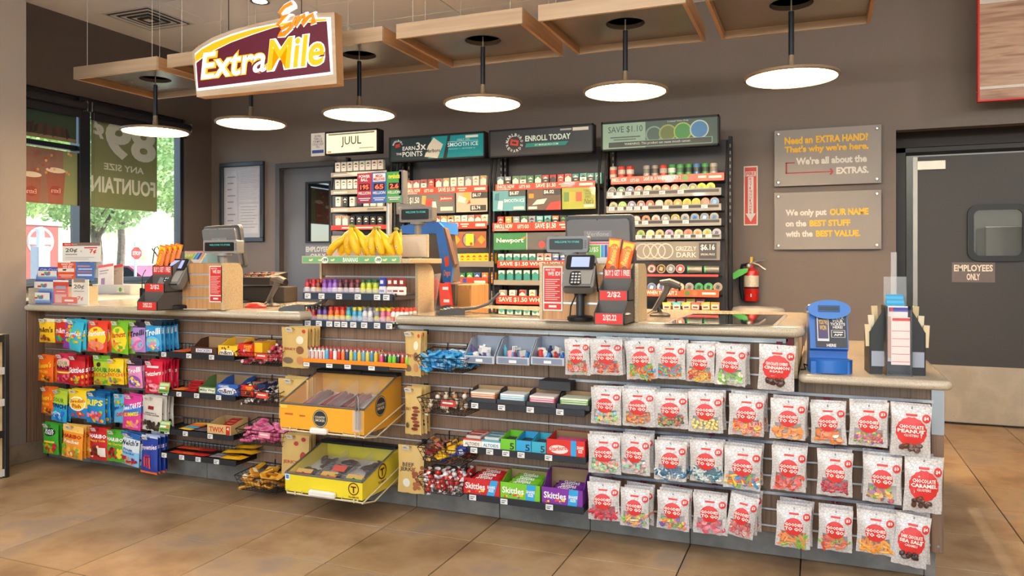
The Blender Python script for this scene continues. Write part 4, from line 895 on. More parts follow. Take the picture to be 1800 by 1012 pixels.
for k, (v, x0, y0, x1, y1, n, dk, ds) in enumerate([(V3, 44, 48, 190, 265, 5, 0, 'tan jerky bag hanging left of the lighters'), (V3, 30, 325, 190, 548, 4, 1, 'tan jerky bag half hidden by the upper jerky box'), (V3, 48, 625, 192, 855, 4, 2, 'tan jerky bag hanging left of the lower jerky box'),
        (V3, 712, 72, 800, 310, 4, 0, 'tan jerky bag hanging right of the lighters'), (V3, 712, 372, 800, 625, 5, 1, 'tan bag with brown strips right of the upper jerky box'), (V3, 678, 682, 815, 940, 1, 3, 'tan jerky bag hanging right of the lower jerky box')]):
    Y = 3.60 if x0 < 400 else 3.62
    p0, q0 = v(x0, y0); p1, q1 = v(x1, y1); w_ = xat(p1, Y)-xat(p0, Y); z0 = zat((p0+p1)/2, q0, Y); h = z0-zat((p0+p1)/2, q1, Y)
    hang('jerky_bag', jerky(k, w_, h, JD[dk], k), ds, (xat(p0, Y)+xat(p1, Y))/2, Y, z0, n, .026, .01, 300+k, 'jerky bag'); hook((xat(p0, Y)+xat(p1, Y))/2, Y-.012, z0-.012, ds, 1)

# --- lighters
lx0, lx1 = xat(V3(165, 0)[0], 3.6), xat(V3(722, 0)[0], 3.6)
lz = zat(V3(165, 0)[0], V3(0, 222)[1], 3.6)
lt = thing('lighter_tray', 'orange tray of lighters with a tagged front strip', 'tray', (lx0, 3.6, lz))
MB().box(0, lx1-lx0, .0, .15, -.012, 0, pm('#ee8a1e', .4), .002).box(0, lx1-lx0, -.003, 0, -.012, .012, pm('#ee8a1e', .4)).obj('tray', lt)
MB().box(0, (lx1-lx0)*.84, -.008, -.003, -.036, -.010, m_strip, .002).obj('label_strip', lt)
for f in (.04, .27, .45, .68): MB().box(-.02, .02, -.011, -.008, -.034, -.012, m_tagw).rect(-.015, .012, -.022, -.018, -.0114, m_tagk).obj('price_tag', lt, (f*(lx1-lx0), 0, 0))
def lighter(c, mini=False):
    h = .058 if not mini else .045
    a = MB().lathe([(.0105, 0), (.011, .002), (.011, h-.002), (.0105, h)], pm(c, .25, coat=.4, var=.12, scale=90), n=10, sy=.6).mesh('body', 40)
    b2 = MB().lathe([(.0098, h), (.0098, h+.011)], pm('#c9c9c6', .25, .9), n=10, sy=.6).mesh('hood', 40)
    c2 = MB().box(.003, .0098, -.004, .004, h+.008, h+.017, pm('#d8322a', .4)).mesh('lever', 0)
    return (a, b2, c2)+((MB().box(-.0035, .0035, -.0072, -.0064, .008, h-.006, pm('#c23a3a', .4)).mesh('print', 0),) if c == '#ece8e2' else ())
lc = ['#ece8e2']*5+['#4fa6d0', '#d02f2a', '#e9e6e0', '#c9302a', '#e8742c', '#2c3a6c', '#c9c04a', '#4a9ac0', '#e0b43a', '#6aa0b8', '#d8c04a', '#3a86b0', '#dcae2e']
cn = ['white']*5+['sky blue', 'red', 'off white', 'crimson', 'orange', 'navy', 'olive print', 'blue print', 'gold print', 'grey blue print', 'yellow print', 'deep blue print', 'amber print']
lm = {}
for row in range(3):
    for k, c in enumerate(lc):
        if c not in lm: lm[c] = lighter(c)
        x = .014+k*.0268
        t = thing('lighter', '%s lighter, %s from the left, %s row of the orange tray' % (cn[k], ordn(k), ['front', 'middle', 'back'][row]), 'lighter', (lx0+x, 3.615+row*.032, lz+.0005), .2, 'lighters in the orange tray')
        for nm, me in zip(('body', 'hood', 'lever', 'print'), lm[c]): link(nm, me, t)
ml = ['#e0447c', '#1c1c20', '#6fc02c', '#7ac83a', '#23262a', '#c9302a', '#8ac02c']
for row in range(3):
    for k, c in enumerate(ml):
        if ('m', c) not in lm: lm['m', c] = lighter(c, True)
        t = thing('lighter', '%s mini lighter, %s from left, %s row of the minis' % (['pink', 'black', 'green', 'lime', 'charcoal', 'red', 'leaf green'][k], ordn(k, 7), ['front', 'middle', 'back'][row]), 'lighter', (lx0+.505+k*.0265, 3.615+row*.036, lz+.0005), .2, 'mini lighters in the orange tray')
        for nm, me in zip(('body', 'hood', 'lever'), lm['m', c]): link(nm, me, t)

# --- slant top jerky boxes
def jerky_box(name_lab, fl, fr, fbl, btr, col, cols_in, deco, Yf=3.38, nsec=4):
    x0, x1 = xat(fl[0], Yf), xat(fr[0], Yf); zf = (zat(*fl, Yf)+zat(*fr, Yf))/2; zb = zat(*fbl, Yf); zk = zat(*btr, YP-.01)
    L, D, hf, hk = x1-x0, YP-.008-Yf, zf-zb, zk-zb
    t = thing('jerky_box', name_lab, 'display box', (x0, Yf, zb)); m = pm(col, .35, var=.04, coat=.2); th = .006
    MB().box(0, L, 0, th, 0, hf, m).obj('front_panel', t)
    for x in (0, L-th): MB().prism([(th, 0), (D, 0), (D, hk), (D-.05, hk), (th, hf)], x, x+th, m, 'x').obj('side_panel', t, smooth=0, fix=True)
    MB().box(th, L-th, D-.006, D, 0, hk, m).obj('back_panel', t); MB().box(th, L-th, th, D-.006, 0, .004, m).obj('floor_panel', t)
    MB().quad((th, th, hf*.42), (L-th, th, hf*.42), (L-th, D-.03, hk*.55), (th, D-.03, hk*.55), pm('#cfccc8', .4)).obj('inner_tray', t)
    for k in range(1, nsec):
        x = L*k/nsec; MB().prism([(th, hf*.4), (D-.03, hk*.55), (D-.03, hk-.035), (th, hf-.012)], x-.003, x+.003, clear('#e8e8ea', .12, .2), 'x').obj('divider', t, smooth=0, fix=True)
    sl = (hk-hf)/(D-.05); lid = lambda y: hf+sl*(y-th)
    q = MB().quad((.012, .02, lid(.02)+.002), (L-.012, .02, lid(.02)+.002), (L-.012, D-.06, lid(D-.06)+.002), (.012, D-.06, lid(D-.06)+.002), clear('#eef2f4', .05, .03))
    lidm = q.obj('lid', t)
    g = MB(); mf = pm('#5b5d60', .35)
    for a, b2 in (((.0, .0), (L, .0)), ((.0, .0), (.0, D-.05)), ((L, .0), (L, D-.05))):
        g.tube([(a[0], a[1], lid(a[1])+.004), (b2[0], b2[1], lid(b2[1])+.004)], .006, mf, 4)
    g.obj('lid_frame', lidm)
    hb = MB().box(-.004, L+.004, D-.06, D-.002, hk-.004, hk+.016, M_BLACKM, .004).obj('hinge_bar', t)
    MB().box(L*.4, L*.58, D-.07, D-.05, hk+.0, hk+.022, M_BLACKM, .004).obj('handle', hb)
    return t, L, D, hf, hk, lid
t, L, D, hf, hk, lid = jerky_box('orange yellow slant top box of red meat sticks with clear lid', V3(38, 458), V3(490, 488), V3(50, 585), V3(690, 305), '#e8a62c', None, None)
rr = random.Random(4)
for s in range(3):
    for k in range(12):
        x = L*(s+.32)/4+rr.uniform(0, L*.13); y0 = .10+rr.uniform(0, .05); f = lambda y: hf*.42+(hk*.55-hf*.42)*(y/(D-.03))
        y1 = min(D-.08, y0+.18); lift = .014+.004*(k // 3)
        MB().tube([(x, y0, f(y0)+lift), (x+.01, (y0+y1)/2, f((y0+y1)/2)+lift+.004), (x+rr.uniform(0, .03), y1, f(y1)+lift)], .0085, pm(['#7a1c1c', '#8c2422', '#641618'][k % 3], .35, coat=.3), 6).obj('meat_stick', t)
for s in range(4):
    f = hf*.42+(hk*.55-hf*.42)*(.06/(D-.03)); x = L*(s+.5)/4
    c_ = MB().box(-.045, .045, -.028, .028, 0, .003, pm(['#d9a05c', '#d98a4c', '#c98a4c', '#d9a868'][s], .5)).box(-.045, .045, -.028, -.004, .003, .0036, pm(['#e9e2d4', '#d8402c', '#e9e2d4', '#8a4a2c'][s], .5)).obj('flavour_card', t, (x, .07, f+.03), (.5, 0, 0))
p = MB()
def badge(mb, cx, cz, r, y, s1, s2, flip=None):
    mb.ell(cx, cz, r, r, y, pm('#2b2b2c', .5), n=28); mb.ringp(cx, cz, r*.86, r*.92, y-.0005, pm('#cfc6ae', .5), 28)
    mb.text(s1, cx-r*.7, cx+r*.7, cz+.02*r, cz+.28*r, y-.0006, pm('#d9cfb4', .5), .02).text(s2, cx-r*.66, cx+r*.66, cz-.34*r, cz-.06*r, y-.0006, pm('#d9cfb4', .5), .02)
badge(p, L*.49, hf*.5, hf*.36, -.0012, 'COUNTRY', 'SMOKER'); p.rect(L*.0, L*.09, hf*.82, hf*.95, -.001, pm('#e2c04a')).rect(L*.06, L*.16, hf*.55, hf*.62, -.001, pm('#c0572c')).rect(L*.24, L*.31, hf*.52, hf*.58, -.001, pm('#c0572c'))
p.T = Matrix.Translation((L+.001, D*.42, 0)) @ Matrix.Rotation(PI/2, 4, 'Z'); badge(p, 0, hk*.48, .055, -.0012, 'COUNTRY', 'SMOKER'); p.T = None
p.obj('print', t, smooth=0)
tg = MB(); zt2 = hf*.35
tg.box(L*.905, L*.985, -.03, -.001, .02, hf*.95, clear('#e9f2f8', .25, .08))
tgo = tg.obj('tong_holder', t); MB().tube([(L*.93, -.016, .03), (L*.93, -.016, hf+.06), (L*.945, -.016, hf+.075), (L*.96, -.016, hf+.06), (L*.96, -.016, .03)], .006, M_STEEL, 6, sq=.6).obj('tongs', tgo)
MB().box(L*.40, L*.6, -.035, -.001, -.012, .02, pm('#e9e6e2', .4), .008).obj('glove_pack', t)
t2, L2, D2, hf2, hk2, lid2 = jerky_box('lemon yellow slant top box of dark jerky with clear lid', V3(66, 838), V3(482, 876), V3(72, 925), V3(645, 690), '#e6d02c', None, None, nsec=3)
for s in range(3):
    for k in range(14):
        x = L2*(s+.5)/3+rr.uniform(-L2*.11, L2*.11); y = .10+rr.uniform(0, D2*.5); f = hf2*.42+(hk2*.55-hf2*.42)*(y/(D2-.03))
        q = MB(); q.sphere((0, 0, 0), .028, pm(['#3c2622', '#4a2e28', '#32201e'][k % 3], .45, var=.3, scale=80, bump=.4), 8, 4, (1.2, .8, .35)); q.obj('jerky_piece', t2, (x, y, f+.012+.006*(k//5)), (rr.uniform(.1, .6), rr.uniform(-.3, .3), rr.uniform(0, 6)))
for s, c in enumerate(['#b8302c', '#d8742c', '#4a9a3c']):
    f = hf2*.42+(hk2*.55-hf2*.42)*(.06/(D2-.03)); MB().box(-.05, .05, -.03, .03, 0, .003, pm(c, .5)).box(-.05, .05, .0, .03, .003, .0036, pm('#d9b04a', .5)).ell(0, 0, .01, .01, 0, pm('#333')if False else pm('#3a2c20', .5)).obj('flavour_card', t2, (L2*(s+.5)/3-.02, .075, f+.03), (.5, 0, 0))
MB().box(-.04, .04, -.022, .022, 0, .003, pm('#d8402c', .5)).obj('flavour_card', t2, (L2*.52, .14, hf2*.62+.05), (.5, 0, 0))
p = MB(); mz = pm('#6a1f24', .45)
def tlogo(mb, cx, cz, r, y):
    mb.ringp(cx, cz, r*.82, r, y, mz, 26); mb.rect(cx-r*.5, cx+r*.5, cz+r*.2, cz+r*.42, y-.0004, mz); mb.rect(cx-r*.12, cx+r*.12, cz-r*.6, cz+r*.3, y-.0004, mz); mb.text('TILLAMOOK', cx-r*1.0, cx+r*1.0, cz-r*1.45, cz-r*1.15, y, mz, .02)
tlogo(p, L2*.89, hf2*.58, .033, -.0012); p.T = Matrix.Translation((L2+.001, D2*.5, 0)) @ Matrix.Rotation(PI/2, 4, 'Z'); tlogo(p, 0, hk2*.55, .042, -.0012); p.T = None
p.rect(0, L2*.06, hf2*.62, hf2*1.0, -.001, pm('#e9eef2')).rect(L2*.01, L2*.05, hf2*.7, hf2*.92, -.0014, pm('#3a7fc0'))
p.obj('print', t2, smooth=0)
MB().box(L2*.34, L2*.68, -.03, -.001, -.006, .028, pm('#e6e2da', .4), .008).obj('glove_pack', t2)
for lab, tt, LL, DD, fz in (('cream wire rack carrying the upper jerky box', t, L, D, hk), ('cream wire rack carrying the lower jerky box', t2, L2, D2, hk2)):
    o = thing('wire_rack', lab, 'rack', tt.location); g = MB(); mw = pm('#d9cba8', .4)
    for x in (.08, LL-.04):
        g.tube([(x, -.02, .012), (x, -.02, -.008), (x, DD+.004, -.008), (x, DD+.004, .05)], .004, mw, 6)
    g.tube([(LL+.012, -.02, -.008), (LL+.02, DD, .10)], .004, mw, 6).tube([(LL+.012, .1, -.03), (LL+.02, DD, .05)], .004, mw, 6).tube([(LL+.012, -.02, -.008), (LL+.012, .1, -.03)], .004, mw, 6)
    for x in (.02, LL-.12): g.tube([(x, -.012, .012), (x, -.012, -.004), (x+.1, -.012, -.004), (x+.1, -.012, .012)], .0035, mw, 5)
    g.tube([(.02, -.01, -.008), (LL+.012, -.01, -.008)], .004, mw, 6).obj('wires', o)

# --- right shelf stack
def u4y(x, Y): return xat(690+x/2.978, Y)
for k, (xa_, xb_, yt, ybm) in enumerate([(374, 532, 72, 205), (541, 716, 78, 212), (722, 900, 82, 215)]):
    Y = 3.60; x0, x1 = u4y(xa_, Y), u4y(xb_, Y); zb_ = zat(690+(xa_+xb_)/5.956, 570+ybm/2.978, Y); L = x1-x0; m = pm('#9fa8b8', .3, coat=.3) ; D = YP-Y-.003
    t = thing('plastic_bin', 'grey plastic bin of small sundries, %s of three' % ['left', 'middle', 'right'][k], 'bin', (x0, Y, zb_), 0, 'grey plastic bins')
    MB().box(0, L, .01, D, 0, .004, m).box(0, L, D-.004, D, 0, .13, m).obj('floor_and_back', t)
    for x in (0, L-.004): MB().prism([(.01, 0), (D-.004, 0), (D-.004, .13), (D*.55, .12), (.01, .045)], x, x+.004, m, 'x').obj('side_panel', t, smooth=0, fix=True)
    MB().box(0, L, 0, .01, 0, .04, pm('#b9bec8', .25, coat=.4), .003).box(.012, L-.012, -.002, 0, .006, .034, pm('#7d879c', .3)).box(L*.4, L*.62, -.004, -.002, .01, .024, m_tagw).obj('front_panel', t)
    rr = random.Random(60+k); cols = [['#e8e4e0', '#c9302a', '#3a4a6c', '#b9bcc4', '#6a5a8c'], ['#3a7fc0', '#c9302a', '#d9d4ce', '#e8a0a8', '#5a9ab0'], ['#2f6fb8', '#e9e4de', '#d0a82c', '#c9302a', '#2c3a5c']][k]
    for i in range(11):
        c_ = cols[i % 5]; x = .02+rr.uniform(0, L-.04); y = .03+rr.uniform(0, D-.06); nm = ['white', 'red', 'blue', 'grey', 'mixed'][i % 5]
        if i % 3 == 0: q = MB().lathe([(.012, 0), (.013, .005), (.013, .045), (.007, .05), (.007, .062)], pm(c_, .3), n=10)
        elif i % 3 == 1: q = MB().box(-.02, .02, -.006, .006, 0, .06, pm(c_, .35), .003).box(-.02, .02, -.0065, .0065, .03, .06, pm('#e4e0da', .4))
        else: q = MB().lathe([(.016, 0), (.016, .035), (.012, .04)], pm(c_, .3), n=10)
        tag(q.obj('travel_item', None, (x0+x, Y+y, zb_+.006+.012*(i//4)), (rr.uniform(-.3, .3), rr.uniform(-.5, .5), rr.uniform(0, 3))), 'small sundry item lying in the %s grey bin' % ['left', 'middle', 'right'][k], 'sundry', 'items in the %s grey bin' % ['left', 'middle', 'right'][k])
xa, xb, z5_ = shelf('black shelf with card trays right of the wire baskets', V4(398, 416), V4(1005, 472), (.06, .3, .55, .8))
tb = ['cream and orange', 'pale blue', 'pink', 'green']
for k, (a, b2, c_, c2) in enumerate([(394, 545, '#d98a5c', '#e9dcc8'), (548, 700, '#9cc4d4', '#e4e8e8'), (702, 858, '#d87088', '#efe0dc'), (862, 1035, '#7faa64', '#d8e0c8')]):
    x0, x1 = u4(a), u4(b2)-.003
    carton('dark tray of %s card packs on the shelf below the bins' % tb[k], x0, x1, z5_, YF+.006, .14, .028, .075, '#34343a', inner=pm('#a8845c', .7), group='dark trays of card packs')
    for i in range(5):
        tag(MB().box(-(x1-x0)/2+.012, (x1-x0)/2-.012, -.05, .05, 0, .010, pm(c_ if i < 4 else c2, .45), .001).box(-(x1-x0)/2+.02, (x1-x0)/2-.02, -.0505, -.049, .003, .007, pm(c2, .5)).obj('card_pack', None, ((x0+x1)/2, YF+.07, z5_+.004+.0105*i), (0, 0, 0)), '%s card pack stacked in its dark tray' % tb[k], 'card pack', '%s card packs' % tb[k])
tag(MB().box(u4(738), u4(738)+.17, YP-.10, YP-.006, z5_+.078, z5_+.125, pm('#2c2c30', .5), .002).obj('black_carton'), 'plain black carton lying behind the pink card tray', 'box')
xa, xb, z6_ = shelf('black shelf of mints and gum right of the wire baskets', V4(393, 657), V4(1012, 712), (.06, .2, .34, .47, .7))
carton('red and cream open carton of mint tins', u4(372), u4(466), z6_, YF+.006, .13, .045, .06, '#c8422c', [('r', '#ece4d6', 0, 1, .05, .8), ('t', 'ALTOIDS', '#4a4a4c', .1, .9, .25, .6)])
carton('white and teal open carton of mint tins', u4(467), u4(566), z6_, YF+.006, .13, .045, .06, '#5aa8b8', [('r', '#e6ecec', 0, 1, .05, .8), ('t', 'ALTOIDS', '#3a6a8a', .1, .9, .25, .6)])
for nm, a, b2, c_ in (('red', 372, 466, '#d9d4cc'), ('teal', 467, 566, '#d4dcdc')):
    for i in range(4):
        q = MB().box(-.042, .042, -.028, .028, 0, .018, pm(c_, .3, .4), .004).box(-.034, .034, -.02, .02, .018, .0184, pm('#b8403a' if nm == 'red' else '#4a98a8', .4))
        tag(q.obj('mint_tin', None, ((u4(a)+u4(b2))/2, YF+.045+.058*(i % 2), z6_+.004+.0205*(i//2)+.016)), 'mint tin inside the %s open carton' % ('red and cream' if nm == 'red' else 'white and teal'), 'tin', 'tins in the %s mint carton' % nm)
for nm, a, b2, c_ in (('lime green', 568, 646, '#6fbf2c'), ('bright blue', 648, 728, '#2f9fd0'), ('teal blue', 730, 806, '#3aa8c0')):
    carton('%s open carton of chewing gum packs' % nm, u4(a), u4(b2)-.002, z6_, YF+.006, .13, .06, .08, c_, [('t', '5', '#1c2a2c', .62, .92, .15, .7)], inner=pm(c_, .5))
    for i in range(4): tag(MB().box(-.03, .03, -.009, .009, 0, .05, pm('#2a2e36', .35), .003).rect(-.02, .0, .01, .04, -.0095, pm(c_)).obj('gum_pack', None, ((u4(a)+u4(b2))/2, YF+.03+.022*i, z6_+.004), (.12, 0, 0)), 'dark gum pack standing in the %s carton' % nm, 'gum', 'gum packs in the %s carton' % nm)
carton('red open carton with yellow and white lettering beside the gum', u4(808), u4(1008), z6_, YF+.006, .15, .082, .095, '#d22a22', [('e', '#f2d8d0', .32, .4, .25, .26), ('t', 'Starburst', '#d22a22', .1, .56, .26, .52, .15), ('q', '#2f9fd8', [(.64, .0), (.78, .0), (.78, 1), (.64, 1)]), ('t', 'SHARE\nSIZE', '#f1efe9', .8, .97, .3, .7)])
for i in range(3): bar('candy_pouch', 'pink candy pack inside the red carton beside the gum', 'candy', .14, .05, .022, '#d84a80', ((u4(808)+u4(1008))/2, YF+.045+.034*i, z6_+.045), (.6, 0, .05*i), 'packs in the red gum side carton')
xa, xb, z7_ = shelf('black shelf of rainbow candy cartons, lowest on the right', V4(393, 902), V4(1000, 975), (.05, .33, .72))
for k, (a, b2, c_, nm, hb) in enumerate([(374, 566, '#c9252a', 'red', .11), (566, 776, '#76bf2c', 'green', .115), (783, 1000, '#7a2f9a', 'purple', .15)]):
    carton('%s open carton of rainbow candy with blue stripe' % nm, u4(a), u4(b2)-.004, z7_, YF+.006, .15, .085, hb, c_, [('n', ['#e8452c', '#f2c52c', '#6fae3a', '#8a4fa8'], .05, .6, .15, .35, 10), ('t', 'Skittles', '#f6f2ea', .05, .6, .36, .74), ('q', '#2f9fd8', [(.64, 0), (.84, 0), (.96, 1), (.76, 1)] if k == 0 else [(.64, 0), (.86, 0), (.9, 1), (.68, 1)]), ('t', 'SHARE\nSIZE', '#f6f2ea', .66, .88, .3, .66)])
    for i in range(4): bar('candy_pouch', '%s rainbow candy pack inside the %s carton' % (nm, nm), 'candy', .15, .055, .024, c_, ((u4(a)+u4(b2))/2+.008*i-.01, YF+.045+.032*i, z7_+[.05, .05, .035][k]+.008*i), (.5, 0, .06*i-.1), 'packs in the %s rainbow carton' % nm, [('Skittles', '#f6f2ea', .2, .75, .3, .8)])
# ---------------------------------------------------------------- things standing on the counters
m_gry = pm('#6d6f73', .45); m_gryd = pm('#4a4c50', .45); m_brn = pm('#5a5048', .6); m_scr = pm('#0d1216', .3)
def ontop(px, py): return onz(px, py, ZT)
# --- end cap tower between the two counter tops
TY = 3.97; tx0, tx1 = xat(567, TY), -2.2
tw = thing('display_tower', 'wooden slat tower with cream side between the two counter tops', 'display stand', (0, 0, 0))
tz1 = zat(650, 463, TY)
MB().box(tx0, tx1, TY+.016, 4.15, ZTL, tz1, pm('#8a6f5b', .5)).obj('carcass', tw)
for k, (a, b_) in enumerate(((tz1-.075, tz1), (tz1-.19, tz1-.085), (tz1-.31, tz1-.2), (ZTL, tz1-.32))): MB().box(tx0, tx1-.01, TY, TY+.016, a, b_, m_slat, .002).obj('slat', tw)
for z in (tz1-.08, tz1-.195, tz1-.315): MB().box(tx0+.02, tx1-.01, TY+.002, TY+.018, z-.005, z+.005, M_ALU).obj('groove_insert', tw)
pts = [(TY-.01, ZTL)]+[(4.16, ZTL), (4.16, tz1-.08)]+[(4.08+.08*math.cos(a*PI/10), tz1-.08+.08*math.sin(a*PI/10)) for a in range(6)]+[(TY-.01, tz1)]
MB().prism(pts, tx1-.008, tx1+.012, m_crm, 'x').obj('side_panel', tw, smooth=0, fix=True)
MB().prism([(q[0], q[1]) for q in pts], tx0-.014, tx0, m_crm, 'x').obj('side_panel', tw, smooth=0, fix=True)
# bananas on their tray
BY = 3.76; bx0, bx1 = xat(531, BY), xat(706, BY); bz0, bz1 = zat(620, 463, BY), zat(620, 450.5, BY)
bt = thing('banana_tray', 'cream tray with green price strip holding the bananas', 'tray', (0, 0, 0))
MB().box(bx0, bx1+.05, BY+.004, 4.16, tz1+.001, bz1-.012, m_crm, .003).obj('shelf_board', bt)
MB().box(bx0, bx1, BY-.004, BY+.004, bz0, bz1+.004, m_crm, .002).obj('front_lip', bt)
p = MB().rect(bx0+.008, bx1-.012, bz0+.006, bz1-.002, BY-.005, pm('#6fae7a', .45))
Lb = bx1-bx0
for f, k in ((.1, 0), (.2, 0), (.33, 0), (.68, 0), (.86, 0), (.95, 0)):
    x = bx0+Lb*f*.98; zc = (bz0+bz1)/2+.001
    p.add([(x+dx*.016, BY-.0056, zc+dz*.011) for dx, dz in ((-1, -.1), (-.6, -.6), (.2, -.7), (.9, -.2), (1, .5), (.6, .7), (.1, .2), (-.5, .35))], [tuple(range(8))], pm('#e9dba0', .5))
for f in (.245, .78): p.ell(bx0+Lb*f, (bz0+bz1)/2, .024, .020, BY-.0058, pm('#e4ecdf', .5)).text('99', bx0+Lb*f-.008, bx0+Lb*f+.017, (bz0+bz1)/2-.010, (bz0+bz1)/2+.011, BY-.0064, pm('#3a4a3c', .5), .03).text('$', bx0+Lb*f-.017, bx0+Lb*f-.010, (bz0+bz1)/2-.008, (bz0+bz1)/2+.004, BY-.0064, pm('#3a4a3c', .5), .02)
p.text('BANANAS', bx0+Lb*.43, bx0+Lb*.58, (bz0+bz1)/2-.012, (bz0+bz1)/2+.014, BY-.0058, pm('#eef2e6', .5), .02)
p.obj('price_strip_print', bt, smooth=0)
YBk = 4.13; MB().box(xat(582, YBk), xat(752, YBk), YBk, YBk+.02, bz1-.005, zat(660, 413, YBk), m_crm, .004).box(xat(582, YBk)+.01, xat(752, YBk)-.01, YBk-.002, YBk, bz1, zat(660, 413, YBk)-.012, pm('#c4bcae', .5)).obj('back_board', bt)
m_ban = noisemat('banana_skin', ('#d9a514', '#eec01c', '#f3cb2c'), 9, .42, space='Object'); m_bst = pm('#8a8a3a', .6); m_btip = pm('#4a3a20', .7)
def banana_bunch(label, x, y, z, fruit):
    t = thing('banana_bunch', label, 'bananas', (x, y, z), 0, 'banana bunches on the tray')
    for (sx, sy, H_, lean, out, sc) in fruit:
        pts = []; rs = []
        for k in range(9):
            f = k/8; pts.append((sx*.6+out*math.sin(f*PI*.62)+lean*f, sy+(-.02)*math.sin(f*PI), H_*(1-f)+.018)); rs.append(sc*(.008 if k == 0 else .014 if k == 1 else .026*(1-.5*abs(f-.55)**1.5*2) if k < 8 else .007))
        o = MB().tube(pts, .018, m_ban, 8, rs=rs).obj('banana', t, smooth=60)
        MB().tube([pts[0], (pts[0][0]*.8, pts[0][1], pts[0][2]+.02)], .007, m_bst, 6).obj('stalk', o)
        MB().sphere(pts[-1], .007, m_btip, 6, 4).obj('tip', o)
    MB().sphere((fruit[0][0]*.2, .0, max(f[2] for f in fruit)+.03), .014, m_bst, 8, 5, (1.3, 1, .8)).obj('crown', t)
    for k in (1, 2)[:len(fruit)-1]:
        f = fruit[k]; MB().ell(f[0]*.6+f[4]*.9+f[3]*.5, f[2]*.45, .007, .009, f[1]-.042, pm('#e4ddd0', .4), n=12).ell(f[0]*.6+f[4]*.9+f[3]*.5, f[2]*.45, .004, .005, f[1]-.0425, pm('#b83a3a', .4), n=8).obj('sticker', t, smooth=0)
by = 3.90
hz = lambda px, py: zat(px, py, by)-bz1
banana_bunch('largest banana bunch at the left end of the tray', xat(618, by), by, bz1-.012, [(0, .02, hz(618, 402), -.06, -.03, 1.1), (.01, -.01, hz(618, 402), -.02, .0, 1.05), (.02, -.03, hz(618, 403), .03, .03, 1.15), (.03, .01, hz(618, 403), .055, .055, 1.1), (-.01, -.02, hz(618, 404)*.75, -.10, -.045, .95)])
banana_bunch('middle banana bunch with two stickers on the tray', xat(662, by), by, bz1-.012, [(-.02, .01, hz(662, 406), -.05, -.02, 1.0), (0, -.03, hz(662, 406), -.015, .01, 1.0), (.02, -.03, hz(662, 407), .02, .03, 1.05), (.03, .0, hz(662, 407), .05, .05, 1.1), (.0, .03, hz(662, 407), .03, .03, 1.)])
banana_bunch('small pair of bananas at the right end of the tray', xat(697, by), by, bz1-.012, [(-.01, .0, hz(697, 408), -.035, -.01, .85), (.01, -.01, hz(697, 408), .0, .025, .9), (.02, .03, hz(697, 410), -.01, .0, .8)])
# tower shelves with bottles
V6 = lambda x: 520+x/6.746
def shot(name, body, cap, lab, h=.088, r=.0165, sq=False):
    a = MB().lathe([(r*.9, 0), (r, .003), (r, h*.58), (r*.96, h*.66), (r*.62, h*.78), (r*.62, h*.82)], pm(body, .25, coat=.3, var=.15, scale=60), n=12).mesh('bottle_body', 40)
    b_ = MB().lathe([(r*.7, h*.80), (r*.7, h*.98), (r*.6, h)], pm(cap, .4), n=12).mesh('cap', 40)
    c_ = MB().cyl((0, 0, h*.18), r+.0004, h*.28, pm(lab, .35, var=.2, scale=120), 12, cap=False).mesh('label_band', 40)
    return a, b_, c_
S1 = [(140, '#b8242c', '#8e1a22', '#d8d4ce', 'red'), (215, '#b8242c', '#c42a30', '#e4dcd4', 'bright red'), (268, '#7a2420', '#a8301c', '#d8a43a', 'dark red'), (345, '#8a4fa8', '#7a3f9c', '#b98ad0', 'purple'), (410, '#8a4fa8', '#6a3a90', '#c09ad8', 'violet'), (468, '#9a6ab8', '#7a4fa0', '#d8d0dc', 'lilac'),
      (530, '#6a3038', '#5a2a30', '#e4d4d4', 'plum'), (600, '#4a2428', '#7a3a40', '#c9b0b0', 'maroon'), (665, '#7a3a42', '#5a2a30', '#e4d4d4', 'wine'), (735, '#5a2a30', '#8a4048', '#e0c8c8', 'deep wine'), (800, '#b8c83a', '#2a5a3c', '#e4dc3a', 'lime'), (872, '#c4cc3a', '#2f6a48', '#e9e04a', 'yellow green'), (948, '#b0c43a', '#2a5a3c', '#e0d83a', 'pale lime')]
S2 = [(160, '#b02a24', '#1c1c20', '#d8742c', 'red'), (212, '#8a2420', '#1c1c20', '#c42a2c', 'dark red'), (285, '#5a3a90', '#26222c', '#d8b43a', 'purple'), (350, '#5a3a90', '#2a2630', '#c9a83a', 'violet'), (418, '#e0562c', '#d83a2a', '#f0c52c', 'orange'), (492, '#e8642c', '#d8322a', '#f2cc2c', 'bright orange'), (558, '#e0562c', '#c82f2a', '#f0c52c', 'red orange'),
      (628, '#3aa8b8', '#2f9aac', '#c8d83a', 'teal'), (700, '#4a9ac0', '#e4c82c', '#7ab8d4', 'blue'), (766, '#4a9ac0', '#e4d03a', '#8ac4dc', 'sky blue'), (822, '#d4d0d0', '#8a8490', '#b8b4b8', 'silver'), (886, '#d8d4d4', '#9a94a0', '#c0bcc0', 'pale silver'), (966, '#8a8890', '#e0c83a', '#d8c43a', 'grey'), (1036, '#d87090', '#e4c82c', '#e8a0b4', 'pink'), (1106, '#d05a7c', '#e8cc2c', '#f0b03a', 'rose'),
      (1160, '#e4ddd4', '#d8452f', '#d86a4a', 'white red capped'), (1212, '#e4ddd4', '#d8452f', '#e9e4de', 'cream red capped'), (1262, '#e9e4de', '#d8452f', '#ece8e2', 'ivory red capped'), (1312, '#e9e4de', '#e0553a', '#ece8e2', 'milk white red capped')]
SY = 3.73
